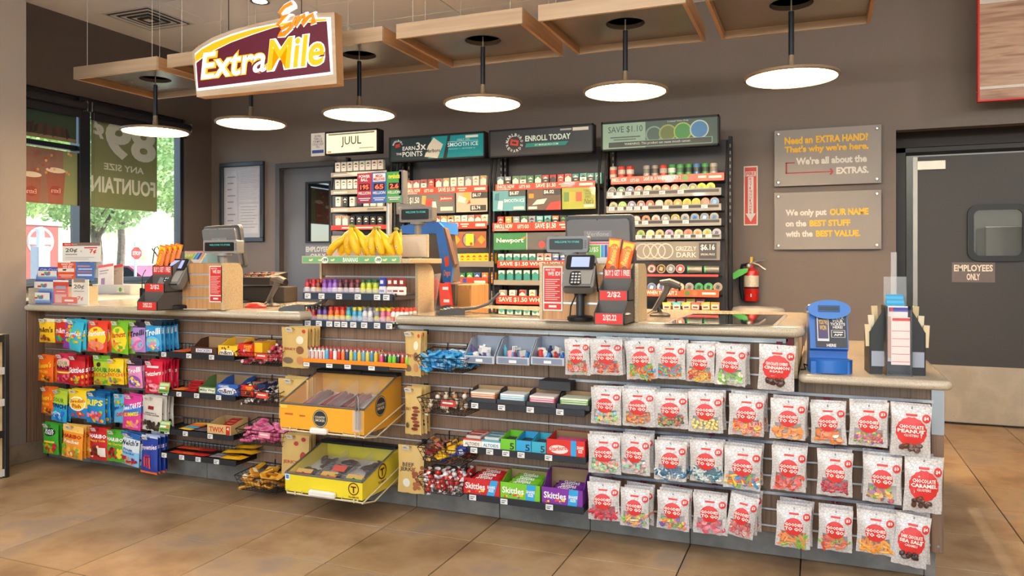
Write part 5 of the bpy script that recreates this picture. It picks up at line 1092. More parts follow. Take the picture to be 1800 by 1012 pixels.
for si, (S, py0, py1, nm, tags) in enumerate(((S1, 520, 522, 'upper', (.06, .22, .42, .63, .84, .94)), (S2, 569, 571, 'lower', (.06, .19, .31, .4, .48, .58, .7, .84, .97)))):
    x0, x1 = xat(533, SY), xat(690, SY); z = (zat(533, py0, SY)+zat(690, py1, SY))/2; L = x1-x0
    t = thing('bottle_shelf', '%s shelf of small drink bottles with price tags' % nm, 'shelf', (x0, SY, z), 0, 'bottle shelves on the tower')
    MB().box(0, L+.02, .003, .225, .006, .010, M_BLACKM).box(L+.012, L+.016, .003, .232, -.016, .022, m_gryd).obj('tray', t)
    MB().box(-.002, L, -.004, .003, -.02, .02, pm('#2a3848', .3, coat=.4), .002).obj('label_strip', t)
    MB().box(-.002, L, .004, .006, .02, .045, clear('#e8e4f0', .2, .1)).obj('clear_front', t)
    for f in tags:
        MB().box(-.02, .02, -.007, -.0042, -.016, .015, m_tagw).rect(-.015, .013, .002, .006, -.0074, m_tagk).rect(-.015, .004, -.009, -.003, -.0074, m_tagk).obj('price_tag', t, (f*L, 0, 0))
    for k, (xx, bc, cc, lc_, cname) in enumerate(S):
        me = shot('b', bc, cc, lc_)
        for row in range(3):
            Y = SY+.028+row*.045; q = thing('drink_bottle', '%s drink bottle, %s from left, %s row of the %s tower shelf' % (cname, ordn(k), ['front', 'middle', 'back'][row], nm), 'bottle', (xat(V6(xx), SY+.028), Y, z+.0105), 0, 'drink bottles on the tower')
            for a, b_ in zip(('bottle_body', 'cap', 'label_band'), me): link(a, b_, q)
    if si == 0:
        for k, (xx, c1, c2, nm2) in enumerate(((1032, '#2f3fa8', '#dcdce4', 'blue and white'), (1125, '#8a2f24', '#e6dfd6', 'brown and white'), (1192, '#7a2a22', '#e9e2da', 'chestnut and white'), (1265, '#8a3024', '#efe8e0', 'russet and white'))):
            Y = SY+.03; x = xat(V6(xx), Y)
            o = tag(MB().box(-.022, .022, -.012, .012, 0, .05, pm(c2, .4), .006).box(-.021, .021, -.0115, .0115, .05, .10, pm(c1, .4), .006).obj('snack_packet', None, (x, Y, z+.0105)), '%s snack packet standing at right on the upper tower shelf' % nm2, 'packet', 'packets on the upper tower shelf')
            MB().rect(-.015, .015, .02, .03, -.0126, pm(c1)).rect(-.01, .01, .065, .085, -.0122, pm(c2)).obj('print', o, smooth=0)

# --- register hutches
def hutch(label, pl, pr, pyb, pb, pyt, grooves):
    xr_, Y = onz(pr, pyb, ZT); x0 = xat(pl, Y); yb_ = yatx(pb, xr_); zt_ = zat(pr, pyt, Y)
    t = thing('register_hutch', label, 'counter hutch', (0, 0, 0))
    MB().box(x0, xr_-.016, Y+.012, yb_, ZT+.001, zt_, pm('#9a7c60', .5)).obj('carcass', t)
    grooves = sorted(grooves, reverse=True); zs_ = [zt_]+grooves+[ZT+.001]
    for k in range(len(zs_)-1): MB().box(x0, xr_-.016, Y, Y+.012, zs_[k+1]+(.005 if k < len(zs_)-2 else 0), zs_[k]-.005, woodmat('hutch_slat', ('#a8794c', '#b98a5a', '#c79a68'), (60, 60, 2), .45) if k == 0 else bpy.data.materials['hutch_slat'], .002).obj('slat', t)
    for z in grooves: MB().box(x0, xr_-.016, Y+.002, Y+.014, z-.005, z+.005, M_ALU).obj('groove_insert', t)
    r = .06; pts = [(Y-.004, ZT+.001), (yb_, ZT+.001), (yb_, zt_-r)]+[(yb_-r+r*math.cos(a*PI/10), zt_-r+r*math.sin(a*PI/10)) for a in range(6)]+[(Y-.004, zt_)]
    MB().prism(pts, xr_-.016, xr_, m_crm, 'x').obj('end_panel', t, smooth=0, fix=True)
    MB().prism(pts, x0-.016, x0, m_crm, 'x').obj('end_panel', t, smooth=0, fix=True)
    return t, x0, xr_, Y, zt_, yb_
hl = hutch('left register hutch with light wood slats and cream end', 300, 393, 545, 427, 462, [ZT+.07, ZT+.14, ZT+.215])
hr = hutch('right register hutch with light wood slats and cream end', 954, 1122, 566, 1137, 463, [ZT+.085, ZT+.165, ZT+.235])
def id_sign(label, h, pa, pb, ya_, yb2):
    t0, x0, x1, Y, zt_, _ = h; xa_, xb_ = xat(pa, Y), xat(pb, Y); za_, zb_ = zat((pa+pb)/2, yb2, Y), zat((pa+pb)/2, ya_, Y); W_, Hh = xb_-xa_, zb_-za_
    o = tag(MB().box(0, W_, -.003, 0, 0, Hh, M_WHT).obj('notice_card', None, (xa_, Y-.001, za_)), label, 'notice', 'age check notices')
    p = MB().rect(W_*.06, W_*.94, Hh*.2, Hh*.97, -.0034, M_RED).rect(W_*.06, W_*.94, Hh*.03, Hh*.165, -.0034, M_RED)
    p.text('WHY DO', W_*.12, W_*.62, Hh*.9, Hh*.945, -.0038, M_WHT, .03).text('WE ID?', W_*.25, W_*.9, Hh*.79, Hh*.885, -.0038, M_WHT, .03)
    for k in range(11): p.rect(W_*.12, W_*(.86-.12*(k % 3)), Hh*(.70-.045*k), Hh*(.715-.045*k), -.0038, pm('#f0c9c4'))
    p.rect(W_*.3, W_*.7, Hh*.075, Hh*.125, -.0038, M_WHT).obj('print', o, smooth=0)
id_sign('red age check notice on the left register hutch', hl, 369, 391, 467, 531)
id_sign('red age check notice on the right register hutch', hr, 955, 989, 468, 546)

# --- stepped candy displays
def tiers(label, fronts, side_dx, texts, seed):
    (pl, pr, yt, yb_) = fronts[0]; x0, Y0 = onz(pl, yb_, ZT); x1 = xat(pr, Y0); W_ = x1-x0; mt = pm('#55504d', .55)
    t = thing('tiered_display', label, 'display', (x0, Y0, ZT), 0, 'stepped candy displays'); info = []
    for k, (pl, pr, yt, yb_) in enumerate(fronts):
        Y = yatx(pl, x0) if k else Y0
        za_ = zat((pl+pr)/2, yb_, Y)-ZT if k else 0.0; zb_ = zat((pl+pr)/2, yt, Y)-ZT; info.append((Y-Y0, za_, zb_))
    Yb = info[-1][0]+.10
    for k, (y, za_, zb_) in enumerate(info):
        nxt = info[k+1][0] if k < 2 else Yb; back = info[k+1][2]+.02 if k < 2 else zb_+.09
        MB().box(0, W_, y, y+.004, za_, zb_, mt).box(0, W_, y+.004, Yb, za_, za_+.004, mt).box(.003, W_-.003, nxt-.002 if k < 2 else nxt-.004, nxt+.002 if k < 2 else nxt, za_, info[k+1][1] if k < 2 else back, mt).obj('bin_front', t)
        for x in (0, W_-.003): MB().prism([(y, za_), (Yb, za_), (Yb, (info[k+1][1] if k < 2 else back)+.0), (nxt, (info[k+1][1] if k < 2 else back)), (nxt-.01, zb_+.045), (y, zb_)], x, x+.003, mt, 'x').obj('side_wall', t, smooth=0, fix=True)
        MB().rect(W_*.05, W_*.95, za_+(zb_-za_)*.08, za_+(zb_-za_)*.94, y-.0006, M_RED).text(texts[k], W_*(.08 if k == 2 else .3), W_*(.92 if k == 2 else .75), za_+(zb_-za_)*.3, za_+(zb_-za_)*.86, y-.001, M_WHT, .025).obj('price_card', t, smooth=0)
    return t, x0, x1, Y0, info
def peanut_pack(label, loc, rot, W_=.055, Hh=.165):
    mb, fn = bagmesh(W_, Hh, .02, pm('#ee6a1c', .3, coat=.3), seed=3, top=.04); o = tag(mb.obj('peanut_cup_pack', None, loc, rot, 60), label, 'candy', 'orange peanut cup packs')
    pr = MB(); pr.T = Matrix.Translation((0, -.012, -Hh*.5)) @ Matrix.Rotation(-PI/2+.12, 4, 'Y')
    pr.text("Reese's", -Hh*.22, Hh*.3, -W_*.22, W_*.25, 0, pm('#f7d02b', .4), .015, 2, shear=.2); pr.T = None
    pr.rect(-W_*.42, W_*.42, -Hh*.24, -Hh*.05, -.006, pm('#f2c41e', .4)); pr.ell(W_*.1, -Hh*.82, W_*.22, Hh*.07, -.0125, pm('#7a3f1c', .4)); pr.obj('print', o, smooth=0)
    return o
tr, rx0, rx1, rY, ri_ = tiers('dark stepped candy display beside the right card reader', [(1044, 1097, 550, 570), (1052, 1105, 510, 529), (1060, 1112, 472, 490)], 0, ['2/$2.22', '2/$2', 'BUY 2 GET 1 FREE'], 1)
zt_ = ZT+ri_[2][1]+.01; yy = rY+ri_[2][0]
peanut_pack('taller orange peanut cup pack in the right stepped display', (rx0+.05, yy+.045, zt_+.185), (-.1, .10, .0), .062, .178)
peanut_pack('leaning orange and yellow peanut cup pack in the right stepped display', (rx0+.118, yy+.055, zt_+.170), (-.1, .2, 0), .062, .165)
for k in range(4): bar('candy_bar', ['light blue', 'silver', 'teal', 'grey'][k]+' candy lying in the lowest bin of the right stepped display', 'candy', .06, .03, .014, ['#3a9fd0', '#c9ccd0', '#3aa89c', '#8d8f96'][k], (rx0+.05+.03*k, rY+.035+.01*(k % 2), ZT+ri_[0][2]-.022+.003*k), (0, 0, .4*k), 'candy in the right stepped display')
tl, lx0_, lx1_, lY, li_ = tiers('dark stepped candy display beside the left card reader', [(241, 276, 530, 545), (254, 287, 498, 513.5), (268, 300, 467, 483)], 0, ['2/$2.22', '2/$2', 'BUY 2 GET 1 FREE'], 2)
zt_ = ZT+li_[2][1]+.01; yy = lY+li_[2][0]
for k in range(4): peanut_pack('orange peanut cup pack in the left stepped display, %s from the front' % ORD[k], (lx0_+.06+.02*k, yy+.03+.022*k, zt_+.17+.004*k), (-.08, .22, 0), .062, .165)

# --- card readers on posts
def reader(label, base_px, base_py, s, yaw, head_dx=0, pole=.085):
    x, y = ontop(base_px, base_py); t = thing('card_reader', label, 'card reader', (x, y, ZT+.0005), yaw, 'card readers on posts')
    MB().lathe([(.062, 0), (.064, .004), (.064, .02), (.055, .026), (.03, .028)], M_BLACKM, n=24).obj('base', t)
    MB().cyl((0, 0, .026), .021, pole, pm('#2a2c30', .4), 14).obj('post', t)
    MB().cyl((.0, .0, pole), .03, .02, M_BLACKM, 12).obj('swivel_joint', t)
    hd = Matrix.Translation((0, -.005, pole+.105)) @ Matrix.Rotation(-.62, 4, 'X'); W_, Hh = .155*s, .20*s
    h = MB(); h.T = hd; h.prism(rrect(-W_/2, W_/2, -Hh/2, Hh/2, .018), -.028, .022, pm('#7b7974', .4)); ho = h.obj('housing', t, smooth=35, fix=True)
    h = MB(); h.T = hd; h.prism(rrect(-W_/2+.008, W_/2-.008, Hh*.04, Hh/2-.008, .012), -.034, -.028, M_BLACKM).rect(-W_*.28, W_*.3, Hh*.1, Hh*.4, -.0345, glow('#8f9ccf', .9)); h.obj('screen', ho, smooth=0, fix=True)
    h = MB(); h.T = hd; h.prism(rrect(-W_*.28, W_*.12, -Hh*.42, -Hh*.02, .02), -.032, -.028, pm('#141416', .4))
    h.obj('keypad', ho, smooth=0, fix=True)
    for r_ in range(4):
        for c_ in range(3):
            k = MB(); k.T = hd; k.box(-W_*.22+c_*W_*.105, -W_*.22+c_*W_*.105+W_*.075, -.036, -.032, -Hh*.38+r_*Hh*.085, -Hh*.38+r_*Hh*.085+Hh*.05, pm('#c9c9cc', .4), .002); k.obj('key', ho)
    h = MB(); h.T = hd; h.prism([(W_*.12, -Hh*.4), (W_*.4, -Hh*.4), (W_*.44, -Hh*.02), (W_*.05, -Hh*.02)], -.034, -.028, pm('#8d8a84', .4)).box(-W_*.42, W_*.42, -.034, -.026, -Hh*.5, -Hh*.45, pm('#26272a', .3), .003); h.obj('card_guard', ho, smooth=0, fix=True)
    MB().tube([(.02, .03, pole+.08), (.07, .05, pole+.03), (.09, .04, .05), (.075, .04, .0)], .004, M_BLACKM, 6).tube([(-.02, .04, pole+.02), (-.055, .04, .07), (-.06, .04, .02), (-.02, .05, .004)], .003, M_BLACKM, 6).obj('cable', t)
    MB().tube([(W_*.55, .015, pole+.02), (W_*.48, -.01, pole+.16)], .004, M_BLACKM, 6).obj('stylus', t)
    return t
reader('grey card reader on a post beside the left stepped display', 311, 543, 1.0, .15, pole=.11)
reader('grey card reader with lit screen on the right counter', 1020, 564, 1.0, .12, pole=.125)

# --- registers
def monitor(label, pl, pr, pt, pb_, Y, txt):
    x0, x1 = xat(pl, Y), xat(pr, Y); z0, z1 = zat((pl+pr)/2, pb_, Y), zat((pl+pr)/2, pt, Y); W_ = x1-x0; Hh = z1-z0
    t = thing('register_monitor', label, 'monitor', ((x0+x1)/2, Y, ZT), 0, 'register monitors'); zb_ = z0-ZT
    T = Matrix.Translation((0, 0, zb_)) @ Matrix.Rotation(.16, 4, 'X')
    m = MB(); m.T = T; m.prism(rrect(-W_/2, W_/2, 0, Hh, .025), 0, .025, m_gryd).prism(rrect(-W_/2+.02, W_/2-.02, .015, Hh-.02, .02), -.03, 0, m_gry); mo = m.obj('housing', t, smooth=30, fix=True)
    m = MB(); m.T = T; m.box(-W_*.2, W_*.2, -.032, -.03, Hh*.60, Hh*.72, pm('#85878c', .3)).text(txt, -W_*.16, W_*.16, Hh*.62, Hh*.70, -.0326, pm('#b9bbc0', .3), .0); m.obj('maker_badge', mo, smooth=0)
    m = MB(); m.T = T
    for k in range(9): m.box(-W_*.36, W_*.36, -.0315, -.03, Hh*.34+k*.007, Hh*.34+k*.007+.003, pm('#26272a', .6))
    m.obj('vent', mo, smooth=0)
    for sx in (-.44, 0, .44):
        m = MB(); m.T = T; m.cyl((sx*W_, -.031, Hh*.93), .004, .002, BLACK, 8, axis='y'); m.obj('screw', mo)
    MB().box(-.05, .05, .0, .05, .012, zb_+.05, m_gryd, .01).box(-.11, .11, -.06, .12, .001, .014, m_gryd, .006).obj('stand', t)
    return t
monitor('angled grey register monitor above the left hutch', 357, 442, 396, 470, 4.30, 'verifone').rotation_euler = (0, 0, -.25)
monitor('large grey register monitor above the right hutch', 997, 1117, 378, 470, 4.02+.1, 'Verifone')
def pole_display(label, pl, pr, pt, pb_, Y, zfoot, col, scr):
    x0, x1 = xat(pl, Y), xat(pr, Y); z0, z1 = zat((pl+pr)/2, pb_, Y), zat((pl+pr)/2, pt, Y); W_, Hh = x1-x0, z1-z0
    t = thing('customer_display', label, 'display', ((x0+x1)/2, Y, zfoot), 0, 'customer pole displays'); zb_ = z0-zfoot; m = pm(col, .4)
    b_ = MB().prism(rrect(-W_/2, W_/2, zb_, zb_+Hh, .012), 0, .06, m).obj('housing', t, smooth=30, fix=True)
    MB().prism(rrect(-W_/2+.015, W_/2-.025, zb_+Hh*.16, zb_+Hh*.84, .008), -.002, 0, scr).obj('screen', b_, smooth=0, fix=True)
    MB().text('WELCOME TO STORE', -W_*.3, W_*.3, zb_+Hh*.58, zb_+Hh*.7, -.003, glow('#3fb8b0', .8), .0).obj('lettering', b_, smooth=0)
    for k in range(6): MB().box(W_/2-.018, W_/2-.006, -.001, 0, zb_+Hh*.25+k*Hh*.09, zb_+Hh*.28+k*Hh*.09, M_DK).obj('vent_slot', b_)
    MB().cyl((0, .03, 0), .022, zb_, m, 14).cyl((0, .03, zb_-.015), .05, .015, m, 16).obj('pole', t)
pole_display('customer display under the left register monitor', 357, 417, 422, 445, 3.80, hl[4]+.001, '#8f8d8a', m_scr)
pole_display('customer display on a pole above the right hutch', 961, 1033, 415, 443, 3.77, hr[4]+.001, '#7a7d82', m_scr)
pole_display('customer display on a pole above the bananas', 702, 760, 363, 390, 4.20, ZT, '#7a7672', m_scr)
# jackpot sign
JY = 4.22; jx0, jx1 = xat(628, JY), xat(706, JY); jz0, jz1 = zat(667, 356, JY), zat(667, 303, JY)
js = thing('jackpot_sign', 'lottery jackpot sign in red blue and green panels on a post', 'sign', (0, 0, 0))
for k, (c, tt, nn) in enumerate((('#b3203c', 'POWER\nBALL', '195'), ('#2456a8', 'MEGA\nMILLIONS', '65'), ('#3a9a3c', 'megabucks', '2.6'))):
    a = jx0+(jx1-jx0)*k/3; b_ = jx0+(jx1-jx0)*(k+1)/3; Wj = b_-a; Hj = jz1-jz0
    o = MB().box(a, b_-.001, JY, JY+.03, jz0, jz1, pm(c, .35, coat=.3)).obj('panel', js)
    q = MB().text(tt, a+Wj*.12, b_-Wj*.12, jz1-Hj*.27, jz1-Hj*.06, JY-.001, pm('#f2ede6' if k == 0 else '#c9302a' if k == 1 else '#f0e23a', .4), .03)
    if k == 1: q.rect(a+Wj*.08, b_-Wj*.08, jz1-Hj*.3, jz1-Hj*.03, -.0004+JY, pm('#e9e6e0'))
    q.rect(a+Wj*.14, b_-Wj*.14, jz0+Hj*.42, jz0+Hj*.64, JY-.001, pm('#3a0c10', .2)).text(nn, a+Wj*.22, b_-Wj*.2, jz0+Hj*.45, jz0+Hj*.61, JY-.002, glow('#ff5a3a', 1.5), .03)
    q.text('MILLION', a+Wj*.08, b_-Wj*.08, jz0+Hj*.28, jz0+Hj*.38, JY-.001, M_WHT, .03).rect(a+Wj*.1, b_-Wj*.1, jz0+Hj*.14, jz0+Hj*.17, JY-.001, pm('#e0d8e0')).rect(a+Wj*.2, b_-Wj*.2, jz0+Hj*.08, jz0+Hj*.11, JY-.001, pm('#e0d8e0'))
    q.rect(a, b_-.001, jz0, jz0+Hj*.22, JY-.0005, pm(['#8e2a4c', '#3a6ab0', '#5a9a5c'][k], .4)); q.obj('print', o, smooth=0)
MB().cyl(((xat(684, JY+.05)), JY+.05, ZT), .018, jz1-ZT-.05, pm('#a8a49c', .35, .5), 12).obj('post', js)
MB().box(jx1-.02, jx1+.01, JY, JY+.06, jz0-.01, jz1+.008, m_gry).obj('side_cap', js)

# --- left register bits
x, y = ontop(470, 531)
rg = thing('cash_drawer', 'black cash drawer and keyboard behind the left hutch', 'cash drawer', (0, 0, 0))
dy = 4.42; dx0, dx1 = xat(424, dy), xat(500, dy)
MB().box(dx0, dx1, dy, dy+.15, ZT+.001, zat(460, 503, dy), pm('#3a3530', .5), .006).obj('drawer_body', rg)
k = MB().prism([(dy-.05, zat(440, 500, dy)), (dy+.15, zat(440, 497, dy)), (dy+.15, zat(440, 478, dy)), (dy-.05, zat(440, 487, dy))], dx0, xat(482, dy), pm('#2f2c2a', .5), 'x').obj('keyboard', rg, smooth=0, fix=True)
for i in range(10):
    for j in range(3): MB().box(dx0+.02+i*.022, dx0+.037+i*.022, dy-.03+j*.04, dy+.0+j*.04, zat(440, 487, dy)+.004+j*.012, zat(440, 487, dy)+.012+j*.012, pm(['#9a8a7a', '#4a4644', '#b85a3a'][(i+j) % 3], .5)).obj('key', k)
def scanner(label, px, py, H_, yaw):
    x, y = ontop(px, py); t = thing('barcode_scanner', label, 'scanner', (x, y, ZT+.0005), yaw, 'barcode scanners on stands'); m = pm('#57534e', .45)
    MB().lathe([(.055, 0), (.056, .006), (.045, .014), (.018, .022)], pm('#3a3734', .5), n=20).obj('stand_base', t)
    MB().tube([(0, 0, .018), (-.01, 0, .05), (.0, 0, .075)], .012, pm('#3a3734', .5), 8).obj('stand_neck', t)
    MB().tube([(-.03, 0, .03), (.0, 0, .08), (.03, 0, .13), (.045, 0, .165)], .018, m, 10, rs=[.013, .016, .019, .021]).obj('grip', t)
    MB().tube([(.0, 0, .178), (.05, 0, .18), (.10, 0, .162)], .026, m, 10, rs=[.018, .030, .026], sq=.8).obj('head', t)
    MB().cyl((.098, 0, .155), .022, .01, pm('#1a1414', .2), 10, axis='x').obj('window', t)
    MB().tube([(-.03, 0, .035), (-.05, .0, .02), (-.07, .01, .008), (-.1, .03, .004), (-.13, .06, .004)], .005, pm('#b5a98f', .5), 6).obj('cord', t)
scanner('barcode scanner on a stand beside the left hutch', 478, 538, .2, .1)
scanner('barcode scanner on a stand right of the right hutch', 1160, 555, .2, .1)
x, y = ontop(449, 541); tag(MB().lathe([(.075, 0), (.075, .012), (.05, .03), (.02, .034)], pm('#c22a1e', .4), n=22, sy=.7).obj('red_coaster', None, (x, y, ZT+.0005)), 'red domed scanner base on the left counter', 'scanner base')
def terminal(label, px, py, yaw):
    x, y = ontop(px, py); t = thing('payment_terminal', label, 'terminal', (x, y, ZT+.0005), yaw, 'small payment terminals')
    MB().prism([(-.07, 0), (.08, 0), (.08, .035), (.04, .04), (-.06, .022), (-.07, .012)], -.035, .035, pm('#4b4a4a', .4), 'x').obj('housing', t, smooth=0, fix=True)
    for i in range(3):
        for j in range(4): MB().box(-.024+i*.018, -.011+i*.018, -.05+j*.019, -.038+j*.019, .026+j*.0035, .031+j*.0035, pm(['#c9c6c0', '#c9c6c0', '#c9c6c0', ['#c9402c', '#d8b43a', '#4a9a4c'][i]][3-j], .5), .001).obj('key', t)
    MB().tube([(.0, .08, .03), (.03, .14, .035), (.08, .2, .06), (.10, .26, .12)], .008, m_gryd, 8).obj('cord', t)
terminal('small payment terminal with colour keys behind the tower', 790, 553, -.9)
terminal('small payment terminal on the left counter beside the tower', 512, 546, -1.0)
# papers by the left hutch
x, y = ontop(350, 543.5); tag(MB().prism([(-.09, -.04), (.08, -.02), (.05, .06), (-.06, .05)], 0, .003, pm('#e0d8d4', .6), 'z').rect(0, .01, 0, .001, 0, M_WHT).obj('receipt_paper', None, (x, y, ZT+.0005)), 'loose pale receipt lying beside the left card reader', 'paper')
x, y = ontop(985, 563); tag(MB().prism([(-.11, -.03), (.09, -.04), (.06, .05), (-.08, .05)], 0, .003, pm('#d8c8c0', .6), 'z').box(-.05, .03, -.01, .0, .003, .0035, RED).obj('receipt_paper', None, (x, y, ZT+.0005)), 'loose printed slip lying under the right age notice', 'paper')
# promo cards by registers
for lab, pa, pb_, ya_, yb2, Y, tl_ in (('green and white promotion card beside the right monitor', 1031, 1075, 425, 461, 3.80, 0), ('yellow promotion card leaning on the left hutch', 312, 352, 449, 464, 3.82, -.7)):
    xa_, xb_ = xat(pa, Y), xat(pb_, Y); za_ = hl[4] if 'left' in lab else hr[4]; Hh = zat((pa+pb_)/2, ya_, Y)-za_; W_ = xb_-xa_
    if 'left' in lab: Hh = .10
    o = tag(MB().box(0, W_, 0, .003, 0, Hh, M_WHT).obj('promo_card', None, (xa_, Y, za_+.001), (tl_, 0, 0)), lab, 'card')
    MB().rect(W_*.03, W_*.55, Hh*.25, Hh*.85, -.0006, pm('#6fae3a' if not tl_ else '#a8b83a')).rect(W_*.03, W_*.97, Hh*.88, Hh*.97, -.0006, pm('#d8607c')).rect(W_*.58, W_*.7, Hh*.28, Hh*.85, -.0006, pm('#3aa0c8')).rect(W_*.72, W_*.84, Hh*.28, Hh*.85, -.0006, pm('#3a56b0')).rect(W_*.86, W_*.96, Hh*.28, Hh*.85, -.0006, pm('#efa83a')).text('2/$5', W_*.1, W_*.48, Hh*.5, Hh*.75, -.001, M_WHT, .02).rect(W_*.06, W_*.4, Hh*.05, Hh*.16, -.0006, pm('#d8402c')).obj('print', o, smooth=0)

# --- lottery terminal and red ticket tents
LY = 4.62
lt_ = thing('lottery_terminal', 'blue lottery terminal seen side on behind the tower', 'terminal', (0, 0, 0)); mbu = pm('#2a6fc4', .35, coat=.2)
def LP(px, py, Y=LY): return (xat(px, Y), zat(px, py, Y))
MB().prism([LP(770, 390), LP(778, 398), LP(795, 470), LP(792, 498), LP(779, 496), LP(766, 405)], LY, LY+.03, mbu).obj('side_panel', lt_, smooth=0, fix=True)
MB().prism([LP(700, 397), LP(736, 390), LP(770, 389), LP(772, 410), LP(742, 412), LP(700, 410)], LY+.03, LY+.3, mbu).obj('top_cover', lt_, smooth=0, fix=True)
MB().prism([LP(750, 410), LP(768, 410), LP(779, 496), LP(750, 500)], LY+.03, LY+.28, m_brn).obj('inner_body', lt_, smooth=0, fix=True)
MB().prism([LP(778, 399), LP(782, 402), LP(799, 464), LP(795, 470)], LY+.005, LY+.06, pm('#6a5248', .5)).obj('screen_back', lt_, smooth=0, fix=True)
a = LP(783, 452); b_ = LP(789, 470)
q = MB(); q.prism([LP(781, 452), LP(788, 450), LP(790, 467), LP(783, 469)], LY-.002, LY, pm('#d8502c', .4)).text('Oregon', *sorted((LP(780, 482)[0], LP(792, 480)[0])), LP(785, 488)[1], LP(785, 474)[1], LY-.002, pm('#e88a5a'), .02, shear=.3); q.obj('emblem', lt_, smooth=0, fix=True)
MB().box(xat(752, LY), xat(800, LY), LY, LY+.3, ZT, zat(775, 499, LY), m_brn).obj('foot', lt_)
tag(MB().box(xat(792, 4.66), xat(829, 4.66), 4.66, 4.95, .8, zat(810, 500, 4.66), bpy.data.materials['hutch_slat'], .004).box(xat(792, 4.66)+.02, xat(829, 4.66)-.01, 4.655, 4.66, .95, 1.2, pm('#b98a52', .5)).obj('wooden_cabinet'), 'light wooden cabinet under the lottery terminal', 'cabinet')
for nm, pts, Y in (('clear holder of red lottery slips leaning by the tower', [(745, 550), (757, 550), (762, 482), (774, 479), (771, 493), (760, 550), (745, 552)], 4.2),):
    o = thing('slip_holder', nm, 'holder', (0, 0, 0)); MB().prism([LP(744, 548, Y), LP(763, 549, Y), LP(774, 480, Y), LP(760, 482, Y)], Y, Y+.012, clear('#f4eeee', .25, .1)).obj('clear_sleeve', o, smooth=0, fix=True)
    MB().prism([LP(748, 527, Y), LP(765, 527, Y), LP(770, 490, Y), LP(757, 490, Y)], Y+.002, Y+.010, pm('#cf3a2c', .5)).obj('slips', o, smooth=0, fix=True)
o = thing('slip_tent', 'fan of red lottery slips standing beside the lottery terminal', 'slips', (0, 0, 0)); Y = 4.05
for k in range(6):
    s = k*2.2; MB().prism([LP(762+s, 537, Y), LP(780+s*.9, 539-.5*k, Y), LP(776+s*.6, 497, Y), LP(766+s*1.2, 497, Y)], Y+.02*(6-k), Y+.02*(6-k)+.003, pm(['#c22a22', '#d23a2c'][k % 2], .5)).obj('slip', o, smooth=0, fix=True)
MB().prism([LP(774, 538, Y), LP(793, 534, Y), LP(787, 498, Y), LP(771, 497, Y)], Y, Y+.004, pm('#d8402c', .5)).rect(*sorted((LP(778, 0, Y)[0], LP(788, 0, Y)[0])), LP(780, 509, Y)[1], LP(780, 504, Y)[1], Y-.001, M_WHT).rect(*sorted((LP(780, 0, Y)[0], LP(790, 0, Y)[0])), LP(780, 531, Y)[1], LP(780, 526, Y)[1], Y-.001, M_WHT).obj('front_slip', o, smooth=0, fix=True)

# --- gift cards and brochures at the left end
GY_ = 3.70
def gx(px): return xat(px, GY_)
def gz(px, py): return zat(px, py, GY_)
gr = thing('gift_card_rack', 'blue rack of three gift card slots at the left end of the counter', 'card rack', (0, 0, 0))
X0, X1 = gx(51), gx(91); Z1 = gz(70, 469)
MB().prism([(GY_, ZT+.001), (GY_+.10, ZT+.001), (GY_+.10, Z1), (GY_+.075, Z1)], X0, X1, pm('#3a52a8', .45), 'x').obj('back_panel', gr, smooth=0, fix=True)
MB().text('Gift Cards', X0+.02, X1-.015, Z1-.032, Z1-.012, GY_+.068, M_WHT, .01).obj('lettering', gr, smooth=0)
for k, (ya_, yb2) in enumerate(((476, 489), (495, 510), (514, 530))):
    y = GY_+.052-.026*k; c = MB().box(X0+.02, X1-.02, y-.002, y, gz(70, yb2), gz(70, ya_), M_WHT)
    za_, zb_ = gz(70, yb2), gz(70, ya_); cc = c.obj('gift_card', gr)
    MB().rect(X0+.02, X1-.02, za_, za_+.012, y-.0026, pm('#3a8fb8')).ell(X0+.12, za_+.03, .028, .012, y-.003, pm('#4a7fc0')).ell(X0+.10, za_+.038, .016, .008, y-.0034, pm('#5aa84a')).ell(X0+.135, za_+.04, .015, .007, y-.0036, pm('#d8502c')).rect(X0+.055, X0+.09, za_+.02, za_+.032, y-.0034, RED).obj('print', cc, smooth=0)
    MB().box(X0+.005, X1-.005, y-.006, y-.004, za_-.01, za_+.02, clear('#e0eaff', .1, .05)).obj('clear_pocket', gr)
br = thing('brochure_rack', 'clear brochure rack with white header card about fuel savings', 'brochure rack', (0, 0, 0))
hx0, hx1, hz0, hz1 = gx(98), gx(165), gz(130, 460), gz(130, 426)
h = MB().box(hx0, hx1, GY_+.05, GY_+.053, hz0, hz1, M_WHT).obj('header_card', br)
q = MB(); Wh, Hh = hx1-hx0, hz1-hz0; yq = GY_+.0494
q.rect(hx0, hx0+Wh*.28, hz1-Hh*.17, hz1, yq, RED).rect(hx0+Wh*.28, hx1, hz1-Hh*.17, hz1, yq, pm('#7d6a5e')).text('Apply Now', hx0+Wh*.05, hx0+Wh*.4, hz1-Hh*.13, hz1-Hh*.04, yq-.0005, M_WHT, .01)
